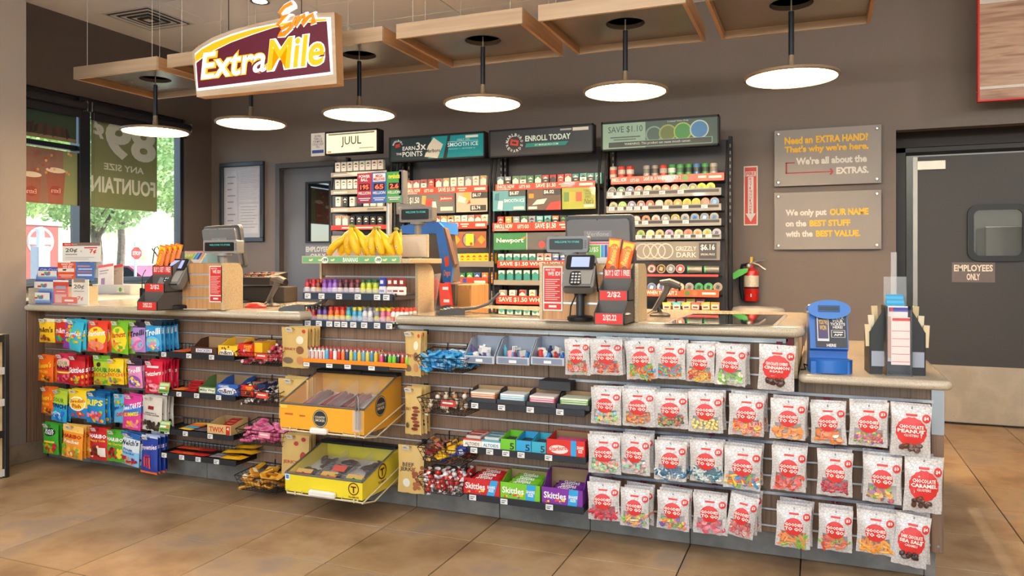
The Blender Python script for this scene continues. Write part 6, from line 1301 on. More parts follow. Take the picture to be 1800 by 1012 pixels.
q.text('20¢', hx0+Wh*.08, hx0+Wh*.4, hz0+Hh*.46, hz0+Hh*.72, yq, pm('#55504c'), .02).text('7¢', hx0+Wh*.72, hx0+Wh*.9, hz0+Hh*.4, hz0+Hh*.66, yq, M_RED, .03).rect(hx0+Wh*.58, hx0+Wh*.92, hz0+Hh*.7, hz0+Hh*.76, yq, M_RED).rect(hx0+Wh*.08, hx0+Wh*.4, hz0+Hh*.36, hz0+Hh*.41, yq, pm('#8a8480')).rect(hx0+Wh*.08, hx0+Wh*.85, hz0+Hh*.22, hz0+Hh*.25, yq, pm('#b0aaa4')).rect(hx0+Wh*.08, hx0+Wh*.7, hz0+Hh*.13, hz0+Hh*.16, yq, pm('#b0aaa4')).ell(hx0+Wh*.5, hz0+Hh*.55, .005, .005, yq, pm('#8a8480'))
q.obj('print', h, smooth=0)
def leaflet(nm, pa, pb_, ya_, yb2, y, col, prints):
    xa_, xb_, za_, zb_ = gx(pa), gx(pb_), gz((pa+pb_)/2, yb2), gz((pa+pb_)/2, ya_)
    o = MB().box(xa_, xb_, y, y+.006, za_, zb_, pm(col, .5)).obj(nm, br); W_, Hq = xb_-xa_, zb_-za_; q = MB()
    for p_ in prints:
        if p_[0] == 'r': q.rect(xa_+W_*p_[2], xa_+W_*p_[3], za_+Hq*p_[4], za_+Hq*p_[5], y-.0006, pm(p_[1]))
        else: q.text(p_[1], xa_+W_*p_[3], xa_+W_*p_[4], za_+Hq*p_[5], za_+Hq*p_[6], y-.0008, pm(p_[2]), .02)
    q.obj('print', o, smooth=0)
leaflet('leaflet', 93, 124, 461, 490, GY_+.035, '#d8502c', [('t', 'WHY DO\nWE ID?', '#f1e9e4', .2, .9, .66, .95), ('r', '#e4dcd0', .02, .95, .42, .64), ('r', '#c9402c', .3, .5, .5, .58), ('r', '#f0d0c4', .1, .9, .2, .25), ('r', '#f0d0c4', .2, .8, .1, .14)])
leaflet('leaflet', 92, 117, 494, 536, GY_+.01, '#cf4a3a', [('r', '#e9e2da', -.04, 1.04, .97, 1.04), ('r', '#9aa0b8', .15, .85, .68, .8), ('r', '#f0d8d0', .2, .8, .55, .58), ('r', '#e0a89c', .1, .9, .1, .45)])
leaflet('leaflet', 125, 157, 461, 493, GY_+.035, '#4a6fb0', [('r', '#d88a6a', .1, .8, .76, .82), ('r', '#c9d4e8', .15, .9, .6, .66), ('r', '#d8704c', .1, .9, .45, .5), ('r', '#c9d4e8', .1, .9, .25, .35)])
leaflet('leaflet', 124, 153, 491, 536, GY_+.01, '#e2d8c8', [('t', '20¢', '#5a544e', .12, .75, .6, .8), ('r', '#8a8078', .12, .75, .52, .55), ('t', '7¢', '#c8342c', .35, .7, .16, .34), ('r', '#8d867e', .1, .8, .88, 1.05)])
leaflet('leaflet', 108, 134, 522, 533, GY_+.002, '#dd5420', [('r', '#f3e2d8', .2, .8, .3, .6)])
MB().box(gx(91), gx(157), GY_-.004, GY_-.001, ZT+.001, gz(120, 505), clear('#eef4ff', .06, .05)).box(gx(91), gx(157), GY_-.004, GY_+.07, ZT+.001, ZT+.006, clear('#eef4ff', .3, .05)).obj('clear_pocket', br)
# white tub on the window ledge
TYy = 5.0; x0, x1 = xat(158, TYy), xat(230, TYy); z0 = ZT+.001; z1 = zat(195, 500, TYy)
tb_ = thing('paper_tub', 'white plastic tub of papers on the ledge by the window', 'tub', (0, 0, 0))
q = MB(); o1 = rrect(x0, x1, TYy, TYy+.26, .04); o0 = rrect(x0+.03, x1-.03, TYy+.03, TYy+.23, .03); n = len(o1)
q.add([(a, b_, z0) for a, b_ in o0]+[(a, b_, z1) for a, b_ in o1], [(i, (i+1) % n, n+(i+1) % n, n+i) for i in range(n)]+[tuple(range(n-1, -1, -1))], pm('#c9d2d8', .4)); q.obj('tub', tb_, fix=True)
MB().box(xat(205, TYy), xat(217, TYy), TYy+.004, TYy+.008, z0+.02, z1-.015, pm('#d8d4c0', .5)).ell((xat(205, TYy)+xat(217, TYy))/2, (z0+z1)/2, .018, .02, TYy+.002, pm('#4a9a4c')).obj('sticker', tb_)
for k, (pa, pb_, pt, c, nm) in enumerate(((172, 199, 464, '#cfc6c0', 'pale leaflet with red top'), (186, 216, 466, '#a8a09a', 'grey leaflet with red square'))):
    Y = TYy+.08+.05*k; xa_, xb_ = xat(pa, Y), xat(pb_, Y); zt_ = zat((pa+pb_)/2, pt, Y)
    o = tag(MB().box(0, xb_-xa_, 0, .004, 0, zt_-z0-.02, pm(c, .5)).obj('leaflet', None, (xa_, Y, z0+.01), (-.12, -.12, 0)), nm+' standing in the white tub', 'leaflet')
    W_, Hq = xb_-xa_, zt_-z0-.02
    MB().rect(0, W_, Hq*.9, Hq, -.001, RED).rect(W_*.1, W_*.7, Hq*.75, Hq*.79, -.001, pm('#8a847e')).rect(W_*.1, W_*.6, Hq*.66, Hq*.69, -.001, pm('#8a847e')).rect(W_*.2, W_*.45, Hq*.2, Hq*.5, -.001, pm('#8e6a8a') if k == 0 else pm('#c8382c')).obj('print', o, smooth=0)
x, y = -4.62, 4.2
rd = thing('two_way_radio', 'black two way radio with antenna behind the left stepped display', 'radio', (xat(251, 4.2), 4.2, ZT)); MB().box(-.02, .02, -.015, .015, .025, .10, M_BLACKM, .006).obj('body', rd); MB().lathe([(.03, 0), (.032, .01), (.026, .025)], pm('#2a4a78', .4), n=16).obj('charger', rd)
MB().tube([(-.008, 0, .10), (-.006, 0, .18), (.01, 0, .21), (.03, 0, .235)], .003, M_BLACKM, 6).obj('antenna', rd)
tag(MB().tube([(xat(268, 4.1), 4.1, ZT+.28), (xat(272, 4.1), 4.1, zat(272, 436, 4.1)), (xat(277, 4.1), 4.1, zat(277, 433, 4.1)), (xat(280, 4.1), 4.1, zat(280, 440, 4.1)), (xat(279, 4.1), 4.1, ZT)], .004, M_BLACKM, 6).tube([(xat(268, 4.1), 4.1, zat(268, 437, 4.1)), (xat(290, 4.0), 4.0, zat(290, 468, 4.0))], .006, M_BLACKM, 6).obj('goose_neck_cable'), 'black looped cable rising behind the left card reader', 'cable')
tag(MB().prism([LP(320, 462, 4.1), LP(365, 462, 4.1), LP(362, 445, 4.1), LP(352, 443, 4.1), LP(322, 444, 4.1)], 4.1, 4.2, pm('#8fb4c0', .5)).obj('blue_box', smooth=0, fix=True), 'pale blue box behind the left customer display', 'box')

# --- ticket checker and play slip stand on the lowered top
x, y = onz(1462, 656, ZL); mbl = pm('#1f66b8', .35, coat=.3, var=.04)
tk = thing('ticket_checker', 'blue lottery ticket checker with curved tray', 'ticket checker', (x, y-.02, ZL+.0005), .12); sc_ = .38/ .42
Hk = (zat(1462, 530, y)-ZL); Wk = (xat(1505, y)-xat(1424, y))*.92
side = [(.0, 0), (.16, 0), (.13, Hk*.9), (.105, Hk*.94), (.075, Hk*.9), (.02, Hk*.34), (.055, Hk*.3), (.055, Hk*.2), (.0, Hk*.17)]
MB().prism(side, -Wk*.5, Wk*.42, mbl, 'x').obj('body', tk, smooth=0, fix=True)
T = Matrix.Translation((0, .02, Hk*.34)) @ Matrix.Rotation(-math.atan2(.055, Hk*.56), 4, 'X')
hd = MB(); hd.T = Matrix.Translation((-.005, .062, Hk*.88)) @ Matrix.Rotation(-.1, 4, 'X'); hd.prism([(Wk*.52*math.cos(a*PI/12), Hk*.135*math.sin(a*PI/12)) for a in range(24)], -.02, .06, mbl); hd = hd.obj('head', tk, smooth=40, fix=True)
sl = MB(); sl.T = Matrix.Translation((-.005, .062, Hk*.88)) @ Matrix.Rotation(-.1, 4, 'X'); sl.box(-Wk*.27, Wk*.25, -.023, -.02, -.012, .018, pm('#174a90', .4), .002).box(-Wk*.24, Wk*.22, -.025, -.022, -.004, .012, pm('#0a0f1c', .3)); sl.obj('ticket_slot', tk)
sp = MB(); sp.T = T; hp = Hk*.52; a, b_ = -Wk*.36, Wk*.39; PW = b_-a
sp.box(a, b_, -.004, .002, .006, hp, pm('#23262f', .4)); sp.box(a+PW*.05, a+PW*.43, -.0055, -.004, hp*.2, hp*.92, pm('#cfd0d4', .4), .002).rect(a+PW*.08, a+PW*.40, hp*.27, hp*.86, -.0062, pm('#3a2c5c', .3)).text("YOU'VE\nWON", a+PW*.1, a+PW*.38, hp*.5, hp*.8, -.0068, pm('#e0b83a', .4), .02)
sp.text('CHECK\nYOUR\nTICKETS\nHERE!', a+PW*.48, b_-PW*.05, hp*.55, hp*.88, -.005, M_WHT, .02).text('APP', a+PW*.58, b_-PW*.14, hp*.35, hp*.41, -.005, M_WHT, .03).text('HERE', a+PW*.34, a+PW*.64, hp*.05, hp*.13, -.005, M_WHT, .03)
u0, u1 = a+PW*.5, b_-PW*.06
for q in ((u0, u1, hp*.31, hp*.318), (u0, u1, hp*.50, hp*.508), (u0, u0+.002, hp*.31, hp*.508), (u1-.002, u1, hp*.31, hp*.508), (u0+.008, u1-.008, hp*.44, hp*.465)): sp.rect(*q, -.005, M_WHT)
sp.ell(b_-.012, hp-.012, .006, .006, -.005, M_RED); sp.obj('instruction_panel', tk, smooth=0)
MB().prism([(Wk*.52*math.cos(PI+a*PI/10)*1.04, .06+.085*math.sin(PI+a*PI/10)) for a in range(11)], .004, Hk*.19, mbl, 'z').obj('tray', tk, smooth=40, fix=True)
MB().tube([(-Wk*.5, .1, .02), (-Wk*.62, .08, .03), (-Wk*.6, .05, .01), (-Wk*.72, .06, .006)], .004, M_BLACKM, 6).obj('power_cord', tk)
x, y = onz(1579, 660, ZL); Hs = zat(1579, 538, y)-ZL; Ws = xat(1628, y)-xat(1529, y)
ps = thing('play_slip_stand', 'black play slip stand with clear front pocket and paper slips', 'slip stand', (x, y, ZL+.0005), .1); mb_ = pm('#1f2022', .35)
for s in (-1, 1):
    MB().prism([(s*.06*Ws/.22, 0), (s*Ws*.5, 0), (s*Ws*.5, Hs*.62), (s*Ws*.22, Hs)], .02, .024, mb_).obj('side_wing', ps, smooth=0, fix=True)
    MB().prism([(.02, 0), (.16, 0), (.16, Hs*.6), (.02, Hs*.62)], s*Ws*.5-.002, s*Ws*.5+.002, mb_, 'x').obj('outer_wall', ps, smooth=0, fix=True)
    MB().prism([(-.02, 0), (.1, 0), (.1, Hs), (-.02, Hs)], s*Ws*.22-.003, s*Ws*.22+.003, mb_, 'x').obj('inner_wall', ps, smooth=0, fix=True)
    MB().box(s*Ws*.36-.026, s*Ws*.36+.026, .012, .014, Hs*.12, Hs*.34, clear('#dfe8f8', .3, .05)).obj('clear_pocket', ps)
    for k in range(3): MB().box(s*Ws*(.485-.085*k)-.012, s*Ws*(.485-.085*k)+.012, .028+.02*k, .04+.02*k, Hs*(.42+.12*k), Hs*(.74+.13*k), pm(['#d9c7a0', '#e2d6b8', '#cdb98c'][k], .6)).obj('slip_bundle', ps, None, (0, s*.05, 0))
MB().box(-Ws*.22, Ws*.22, .08, .084, 0, Hs*1.0, mb_).box(-Ws*.22, Ws*.22, -.015, .08, 0, .006, mb_).obj('back_wall', ps)
MB().box(-Ws*.22, Ws*.22, -.024, -.021, .0, Hs*.95, clear('#eef2ff', .04, .04)).obj('clear_front', ps)
MB().box(-Ws*.21, Ws*.21, .07, .073, Hs*.9, Hs*1.42, clear('#e8eef4', .14, .06)).obj('clear_back', ps)
MB().box(-Ws*.06, Ws*.05, .09, .093, Hs*1.0, Hs*1.78, clear('#e8eef4', .18, .06)).obj('clear_post', ps)
for k in range(5): MB().box(-Ws*.19, Ws*.13, .05-.008*k, .056-.008*k, Hs*.7, Hs*(1.16-.03*k), pm(['#3a9ac8', '#58b0d8'][k % 2], .5)).obj('blue_slip', ps)
s1 = MB().box(-Ws*.2, Ws*.17, -.002, .004, Hs*.2, Hs*1.0, M_WHT).obj('play_slip', ps); MB().rect(-Ws*.17, Ws*.17, Hs*.92, Hs*.98, -.0026, pm('#3a3f9c')).rect(-Ws*.15, -Ws*.1, Hs*.92, Hs*.98, -.003, RED).rect(-Ws*.2, -Ws*.14, Hs*.25, Hs*.85, -.0026, pm('#e0b09c')).obj('print', s1, smooth=0)
s2 = MB().box(-Ws*.14, Ws*.2, -.014, -.010, Hs*.16, Hs*.84, pm('#ecd9d2', .5)).obj('play_slip', ps); q = MB().rect(-Ws*.12, Ws*.2, Hs*.79, Hs*.83, -.0146, RED)
for k in range(5):
    q.rect(-Ws*.13, Ws*.19, Hs*(.64-.11*k), Hs*(.648-.11*k), -.0146, pm('#c9503c'))
    for i in range(8): q.rect(-Ws*.12+i*Ws*.037, -Ws*.118+i*Ws*.037, Hs*(.66-.11*k), Hs*(.73-.11*k), -.0146, pm('#d9a090'))
q.obj('print', s2, smooth=0)
# grey bin seen over the counter, extinguisher and signs on the back wall
x0, x1 = xat(1286, 6.95), xat(1380, 6.95); zt_ = zat(1330, 538, 6.95)
tb = thing('waste_bin', 'pale grey round topped waste bin beyond the right counter', 'bin', ((x0+x1)/2, 6.93, 0)); rb = (x1-x0)/2
MB().lathe([(rb*.8, 0), (rb*.95, zt_-.08), (rb*.96, zt_-.05)], pm('#9c9690', .5), n=28, sy=.5).obj('body', tb); MB().lathe([(rb, zt_-.06), (rb, zt_-.03), (rb*.93, zt_-.012), (rb*.7, zt_)], pm('#b0aaa4', .45), n=28, sy=.5).obj('lid', tb)
EY = WB-.09; ex = xat(1321, EY); ez0 = zat(1321, 529, EY); ez1 = zat(1321, 470, EY); rE = (xat(1334, EY)-xat(1308, EY))/2; hE_ = ez1-ez0
fe = thing('fire_extinguisher', 'red fire extinguisher with green tag hung on the back wall', 'fire extinguisher', (ex, EY, ez0)); mr = pm('#c4201c', .3, coat=.4, var=.04)
MB().lathe([(rE*.92, 0), (rE, .01), (rE, hE_*.80), (rE*.9, hE_*.9), (rE*.5, hE_*.97), (rE*.3, hE_*1.0), (rE*.3, hE_*1.08)], mr, n=24).obj('cylinder', fe)
MB().cyl((0, 0, hE_*.43), rE+.001, hE_*.33, pm('#dcd2bc', .5, var=.25, scale=60), 24, cap=False).obj('label_band', fe)
MB().cyl((0, 0, hE_*.38), rE+.002, .012, M_BLACKM, 24, cap=False).obj('strap', fe)
MB().add([(0, -rE-.001, hE_*.13), (rE*.6, -rE*.82, hE_*.18), (0, -rE-.001, hE_*.23), (-rE*.6, -rE*.82, hE_*.18)], [(0, 1, 2, 3)], M_WHT).obj('emblem', fe)
MB().tube([(.0, 0, hE_*1.06), (-.01, 0, hE_*1.14), (.05, -.01, hE_*1.2), (.13, -.02, hE_*1.22)], .01, pm('#c9c9c6', .3, .7), 8).tube([(.0, 0, hE_*1.14), (.06, -.01, hE_*1.08), (.12, -.02, hE_*.93)], .009, pm('#c9c9c6', .3, .7), 8).obj('handle', fe)
MB().tube([(-.02, 0, hE_*1.1), (-.08, 0, hE_*1.07), (-rE-.03, 0, hE_*.85), (-rE-.03, 0, hE_*.4), (-rE-.012, 0, hE_*.05)], .014, M_BLACKM, 8).obj('hose', fe)
MB().box(-.012, .012, -.012, .012, hE_*1.15, hE_*1.32, pm('#e0b81c', .4), .003).obj('pull_pin_tag', fe); MB().sphere((-.02, -.03, hE_*1.05), .022, pm('#c9c4bc', .3, .4), 10, 6).obj('gauge', fe)
MB().add([(-.02, -rE-.012, hE_*.98), (-.03, -rE-.012, hE_*.86), (-.14, -rE-.03, hE_*.65), (-.19, -rE-.03, hE_*.74), (-.10, -rE-.02, hE_*.95)], [(0, 1, 2, 3, 4)], pm('#4fc04a', .5)).obj('inspection_tag', fe)
MB().box(-.02, .02, rE*.5, .088, hE_*.6, hE_*.9, M_STEEL).obj('wall_bracket', fe)
sx0, sx1 = xat(1307.5, WB), xat(1332, WB); sz0, sz1 = zat(1320, 396, WB), zat(1320, 292, WB); Wf, Hf = sx1-sx0, sz1-sz0; yf = WB-.006
fs = tag(MB().box(sx0, sx1, yf, WB-.001, sz0, sz1, pm('#e8e2d2', .5), .001).obj('extinguisher_sign'), 'tall red and white arrow sign above the fire extinguisher', 'sign')
q = MB().rect(sx0+Wf*.08, sx1-Wf*.08, sz0+Hf*.02, sz1-Hf*.02, yf-.0006, M_RED).rect(sx0+Wf*.14, sx1-Wf*.14, sz1-Hf*.17, sz1-Hf*.09, yf-.001, M_WHT).text('FIRE', sx0+Wf*.18, sx1-Wf*.18, sz1-Hf*.16, sz1-Hf*.1, yf-.0015, M_RED, .03)
q.add([(sx0+Wf*a, yf-.001, sz0+Hf*b_) for a, b_ in ((.3, .82), (.3, .2), (.14, .2), (.5, .06), (.86, .2), (.7, .2), (.7, .82))], [tuple(range(7))], M_WHT)
for k, ch in enumerate('EXTINGUISHER'): q.text(ch, sx0+Wf*.42, sx1-Wf*.42 if ch != 'I' else sx0+Wf*.5, sz1-Hf*(.235+.052*k), sz1-Hf*(.195+.052*k), yf-.0015, M_RED, .02)
q.obj('print', fs, smooth=0)
def acrylic(label, py0, py1, lines, arrow=None):
    Y = WB-.05; x0, x1 = xat(1361, Y), xat(1549.5, Y); z0 = (zat(1361, py1[0], Y)+zat(1549, py1[1], Y))/2; z1 = (zat(1361, py0[0], Y)+zat(1549, py0[1], Y))/2
    t = thing('wall_sign', label, 'sign', (0, 0, 0), 0, 'grey acrylic wall signs')
    MB().box(x0, x1, Y, Y+.01, z0, z1, pm('#8c8580', .4, var=.02), .002).obj('panel', t)
    for a, b_ in ((x0+.035, z0+.035), (x1-.035, z0+.035), (x0+.035, z1-.035), (x1-.035, z1-.035)): MB().lathe([(.014, 0), (.014, .008), (.008, .012)], pm('#d9d6d0', .2, .8), (a, Y, b_), 14, axis='y').cyl((a, Y, b_), .01, .05, M_STEEL, 10, axis='y').obj('standoff', t)
    q = MB(); W_, Hh = x1-x0, z1-z0
    for s, u0, u1, v0, v1, c in lines: q.text(s, x0+W_*u0, x0+W_*u1, z0+Hh*v0, z0+Hh*v1, Y-.002, pm(c, .5, var=.02), .046, 3)
    if arrow:
        m = pm('#9c2a3c', .5); X = lambda u: x0+W_*u; Z = lambda v: z0+Hh*v
        q.rect(X(.11), X(.2), Z(.40), Z(.42), Y-.002, m).rect(X(.11), X(.125), Z(.22), Z(.42), Y-.002, m).rect(X(.11), X(.55), Z(.22), Z(.24), Y-.002, m).add([(X(.525), Y-.002, Z(.18)), (X(.545), Y-.002, Z(.175)), (X(.565), Y-.002, Z(.23)), (X(.545), Y-.002, Z(.285)), (X(.525), Y-.002, Z(.28)), (X(.545), Y-.002, Z(.23))], [(0, 1, 2, 5), (5, 2, 3, 4)], m)
    q.obj('lettering', t, smooth=0)
yl, wt = '#efb81c', '#dcd8d0'
acrylic('upper grey acrylic wall sign asking about an extra hand', (229.6, 218.5), (329, 320.5), [('Need an', .10, .37, .74, .87, yl), ('EXTRA HAND?', .40, .88, .74, .87, yl), ("That's why we're here.", .10, .885, .56, .71, yl), ("We're all about the", .21, .87, .37, .50, wt), ('EXTRAS.', .59, .885, .18, .30, wt)], True)
acrylic('lower grey acrylic wall sign about our name and best stuff', (339.5, 332.5), (437.5, 439), [('We only put', .11, .50, .56, .70, wt), ('OUR NAME', .53, .885, .585, .70, yl), ('on the', .11, .31, .40, .51, wt), ('BEST STUFF', .34, .72, .40, .51, yl), ('with the', .11, .37, .22, .33, wt), ('BEST VALUE.', .40, .81, .22, .33, yl)])
# framed notice board left of the grey door
PY_ = WB-.03; x0, x1 = xat(386, PY_), xat(463, PY_); z0, z1 = zat(424, 425, PY_), zat(424, 285, PY_)
fp = thing('framed_notices', 'black framed case of pale notices left of the grey door', 'frame', (0, 0, 0)); mfk = pm('#1c2028', .4)
for q in ((x0, x1, z0, z0+.05), (x0, x1, z1-.05, z1), (x0, x0+.05, z0+.05, z1-.05), (x1-.05, x1, z0+.05, z1-.05)): MB().box(q[0], q[1], PY_-.01, WB-.001, q[2], q[3], mfk, .005).obj('frame_rail', fp)
MB().box(x0+.05, x1-.05, PY_+.02, WB-.001, z0+.05, z1-.05, pm('#b9b6bc', .6)).obj('backing', fp)
for k, (a, b_, c, d) in enumerate(((.06, .36, .06, .94), (.42, .94, .72, .95), (.42, .94, .5, .69), (.42, .94, .06, .47))):
    W_, Hh = x1-x0-.1, z1-z0-.1; o = MB().box(x0+.05+W_*a, x0+.05+W_*b_, PY_+.016, PY_+.02, z0+.05+Hh*c, z0+.05+Hh*d, pm(['#c4c0c6', '#bdb9c0', '#c6c2c6', '#cac7ca'][k], .5)).obj('notice', fp); q = MB()
    for i in range(8): q.rect(x0+.05+W_*(a+.04), x0+.05+W_*(b_-.04-.05*(i % 3)), z0+.05+Hh*(d-(d-c)*(.1+.1*i)), z0+.05+Hh*(d-(d-c)*(.085+.1*i)), PY_+.0155, pm('#77747c'))
    q.obj('print', o, smooth=0)
MB().box(x0+.05, x1-.05, PY_+.004, PY_+.007, z0+.05, z1-.05, clear('#dfe8f4', .04, .02)).obj('pane', fp)
x0, x1 = xat(547, WB-.3), xat(571, WB-.3); z0, z1 = zat(559, 274, WB-.3), zat(559, 234, WB-.3); Y = WB-.302
nt_ = tag(MB().box(x0, x1, Y, Y+.004, z0, z1, M_WHT).box((x0+x1)/2-.01, (x0+x1)/2+.01, Y+.004, WB-.001, z1-.05, z1-.03, M_STEEL).obj('age_notice'), 'small white and blue notice beside the cream lightbox', 'notice')
q = MB(); W_, Hh = x1-x0, z1-z0; q.rect(x0+W_*.08, x1-W_*.08, z0+Hh*.12, z0+Hh*.26, Y-.0006, pm('#2a4a98')).text('BUYING\nTOBACCO\nFOR MINOR\nCOULD COST\nYOU.', x0+W_*.1, x1-W_*.1, z0+Hh*.34, z0+Hh*.92, Y-.0006, pm('#3a3f5c'), .01); q.obj('print', nt_, smooth=0)
# corner of a wooden shelving unit at the far left
x, y = onz(17, 838, 0)
sh = thing('wood_shelving', 'light wood shelving unit with black edges cut off at the left', 'shelving', (x, y, 0)); mlw = woodmat('birch', ('#c9a878', '#d6b98c', '#dfc69c'), (3, 3, 14), .5)
zT = zat(17, 587, y); dp = x-(XL+.016)
MB().box(-.03, 0, -.03, 0, 0, zT, pm('#1d1c1c', .5), .003).obj('edge_post', sh)
MB().box(-dp, -.03, -.02, 0, 0, zT, mlw).obj('end_panel', sh); MB().box(-dp, -dp+.012, -.9, -.02, .05, zT-.01, mlw).obj('back_board', sh)
for k, f in enumerate((.03, .30, .52, .74, .965)):
    o = MB().box(-dp+.012, -.012, -.9, -.03, zT*f, zT*f+.02, mlw).obj('shelf', sh)
    MB().box(-.012, -.004, -.9, -.03, zT*f-.015, zT*f+.03, pm('#1d1c1c', .5) if k in (1, 4) else pm('#d8d2ca', .5)).obj('label_strip', o)
# ---------------------------------------------------------------- tobacco racks against the back wall
RY = 6.62; m_rk = pm('#1e1f22', .5, .2); m_rkg = pm('#77736e', .4, .3); m_org = pm('#dd4a26', .45, var=.03)
def rx(px, Y=RY): return xat(px, Y)
def rz(px, py, Y=RY): return zat(px, py, Y)
def rack(label, pl, pr, pt):
    x0, x1 = rx(pl), rx(pr); zt_ = rz((pl+pr)/2, pt)
    t = thing('tobacco_rack', label, 'display rack', (0, 0, 0), 0, 'tobacco racks behind the counter')
    MB().box(x0, x1, RY+.36, RY+.38, .2, zt_, pm('#3c4048', .5)).obj('back_panel', t)
    for x in (x0, x1-.03):
        q = MB().box(x, x+.03, RY+.30, RY+.36, 0, zt_+.02, m_rk, .003).obj('upright', t)
        for k in range(12): MB().box(x+.01, x+.02, RY+.298, RY+.30, zt_-.08-k*.06, zt_-.05-k*.06, pm('#8d8f94', .5)).obj('slot', q)
        MB().tube([(x+.015, RY+.02, rz((pl+pr)/2, 540)), (x+.015, RY+.02, zt_-.35), (x+.015, RY+.10, zt_-.05)], .012, m_rk, 8).obj('front_brace', t)
    MB().box(x0, x1, RY+.05, RY+.37, .02, .45, m_rk).obj('base_cabinet', t)
    return t
def lightbox(t, pl, pr, ptl, ptr, pbl, pbr, bg_, prints, e=.35, th=.10, name='lightbox'):
    Y = RY-.04; x0, x1 = xat(pl, Y), xat(pr, Y); z1 = (zat(pl, ptl, Y)+zat(pr, ptr, Y))/2; z0 = (zat(pl, pbl, Y)+zat(pr, pbr, Y))/2; W_, Hh = x1-x0, z1-z0
    b_ = MB().box(x0, x1, Y+.004, Y+th, z0, z1, m_rk, .006).box(x0, x1, Y-.006, Y+.004, z1-.018, z1, m_rk).box(x0, x1, Y-.006, Y+.004, z0, z0+.014, m_rk).box(x0, x0+.012, Y-.006, Y+.004, z0, z1, m_rk).box(x1-.012, x1, Y-.006, Y+.004, z0, z1, m_rk).obj(name, t)
    MB().box(x0+.012, x1-.012, Y, Y+.003, z0+.014, z1-.018, glow(bg_, e) if e else pm(bg_, .3, coat=.4, var=.15, scale=5)).obj('poster', b_)
    q = MB(); ax0, ax1, az0, az1 = x0+.014, x1-.014, z0+.016, z1-.02; AW, AH = ax1-ax0, az1-az0
    for k, p_ in enumerate(prints): prn(q, p_, ax0, az0, AW, AH, Y-.001-.0006*k, e)
    q.obj('print', b_, smooth=0)
    return x0, x1, z0, z1
def prn(q, p_, ax, az, AW, AH, y, e=0):
    M = lambda c: glow(c, e*.8) if e else pm(c, .4, var=.03)
    X = lambda u: ax+AW*u; Z = lambda v: az+AH*v
    if p_[0] == 't': q.text(p_[1], X(p_[3]), X(p_[4]), Z(p_[5]), Z(p_[6]), y, M(p_[2]), p_[7] if len(p_) > 7 else .02, 2, shear=p_[8] if len(p_) > 8 else 0)
    elif p_[0] == 'r': q.rect(X(p_[2]), X(p_[3]), Z(p_[4]), Z(p_[5]), y, M(p_[1]))
    elif p_[0] == 'p': q.add([(X(a), y, Z(b_)) for a, b_ in p_[2]], [tuple(range(len(p_[2])))], M(p_[1]))
    elif p_[0] == 'e': q.ell(X(p_[2]), Z(p_[3]), p_[4]*AH, p_[4]*AH, y, M(p_[1]), n=24)
    elif p_[0] == 'o': q.ringp(X(p_[2]), Z(p_[3]), p_[4]*AH, p_[5]*AH, y, M(p_[1]), 24)
    elif p_[0] == 'c':      # letters on a circle
        s, c, cx, cz, r, a0, a1, h = p_[1:]
        for i, ch in enumerate(s):
            a = math.radians(a0+(a1-a0)*i/(len(s)-1)); q.T = Matrix.Translation((X(cx)+r*AH*math.cos(a), y, Z(cz)+r*AH*math.sin(a))) @ Matrix.Rotation(-(a-PI/2) if a0 > a1 else -(a+PI/2), 4, 'Y')
            if ch != ' ': q.text(ch, -h*AH*.42, h*AH*.42, -h*AH*.5, h*AH*.5, 0, M(c), .02, 1)
            q.T = None
def strip(t, pl, pr, tl_, tr_, bl, br_, col, prints, Y=RY, name='promo_strip'):
    x0, x1 = xat(pl, Y), xat(pr, Y); z1 = (zat(pl, tl_, Y)+zat(pr, tr_, Y))/2; z0 = (zat(pl, bl, Y)+zat(pr, br_, Y))/2
    o = MB().box(x0, x1, Y-.004, Y, z0, z1, pm(col, .4, var=.05, coat=.2), .001).obj(name, t); q = MB()
    for k, p_ in enumerate(prints): prn(q, p_, x0, z0, x1-x0, z1-z0, Y-.0046-.0004*k)
    if prints: q.obj('print', o, smooth=0)
    return x0, x1, z0, z1
def plate(t, x0, x1, z, D=.26): MB().box(x0, x1, RY+.004, RY+D, z-.012, z, m_rk, .002).obj('shelf', t)
_pk = {}
def pack_mesh(c1, c2, c3):
    k = (c1, c2, c3)
    if k not in _pk:
        a = MB().box(-.0315, .0315, -.011, .011, 0, .098, pm(c1, .35, var=.03), .0015).mesh('pack_body', 0)
        p = MB().rect(-.0305, .0305, .064, .096, -.0114, pm(c2, .35)).add([(-.024, -.0118, .064), (0, -.0118, .084), (.024, -.0118, .064)], [(0, 1, 2)], pm(c3, .4)).rect(-.012, .012, .04, .048, -.0114, pm(c3, .4)).mesh('print', 0)
        _pk[k] = (a, p)
    return _pk[k]
CN = {'#b8322c': 'red', '#e4e0d8': 'white', '#3a8f8a': 'teal', '#2f7a4c': 'green', '#b8964a': 'gold', '#8d9aa8': 'silver blue', '#3a5a98': 'blue', '#2b2c30': 'black', '#d8b81c': 'yellow', '#c97a4a': 'tan', '#7ab8c4': 'aqua', '#a8a49c': 'grey', '#4aa04a': 'bright green', '#e08a2c': 'orange'}
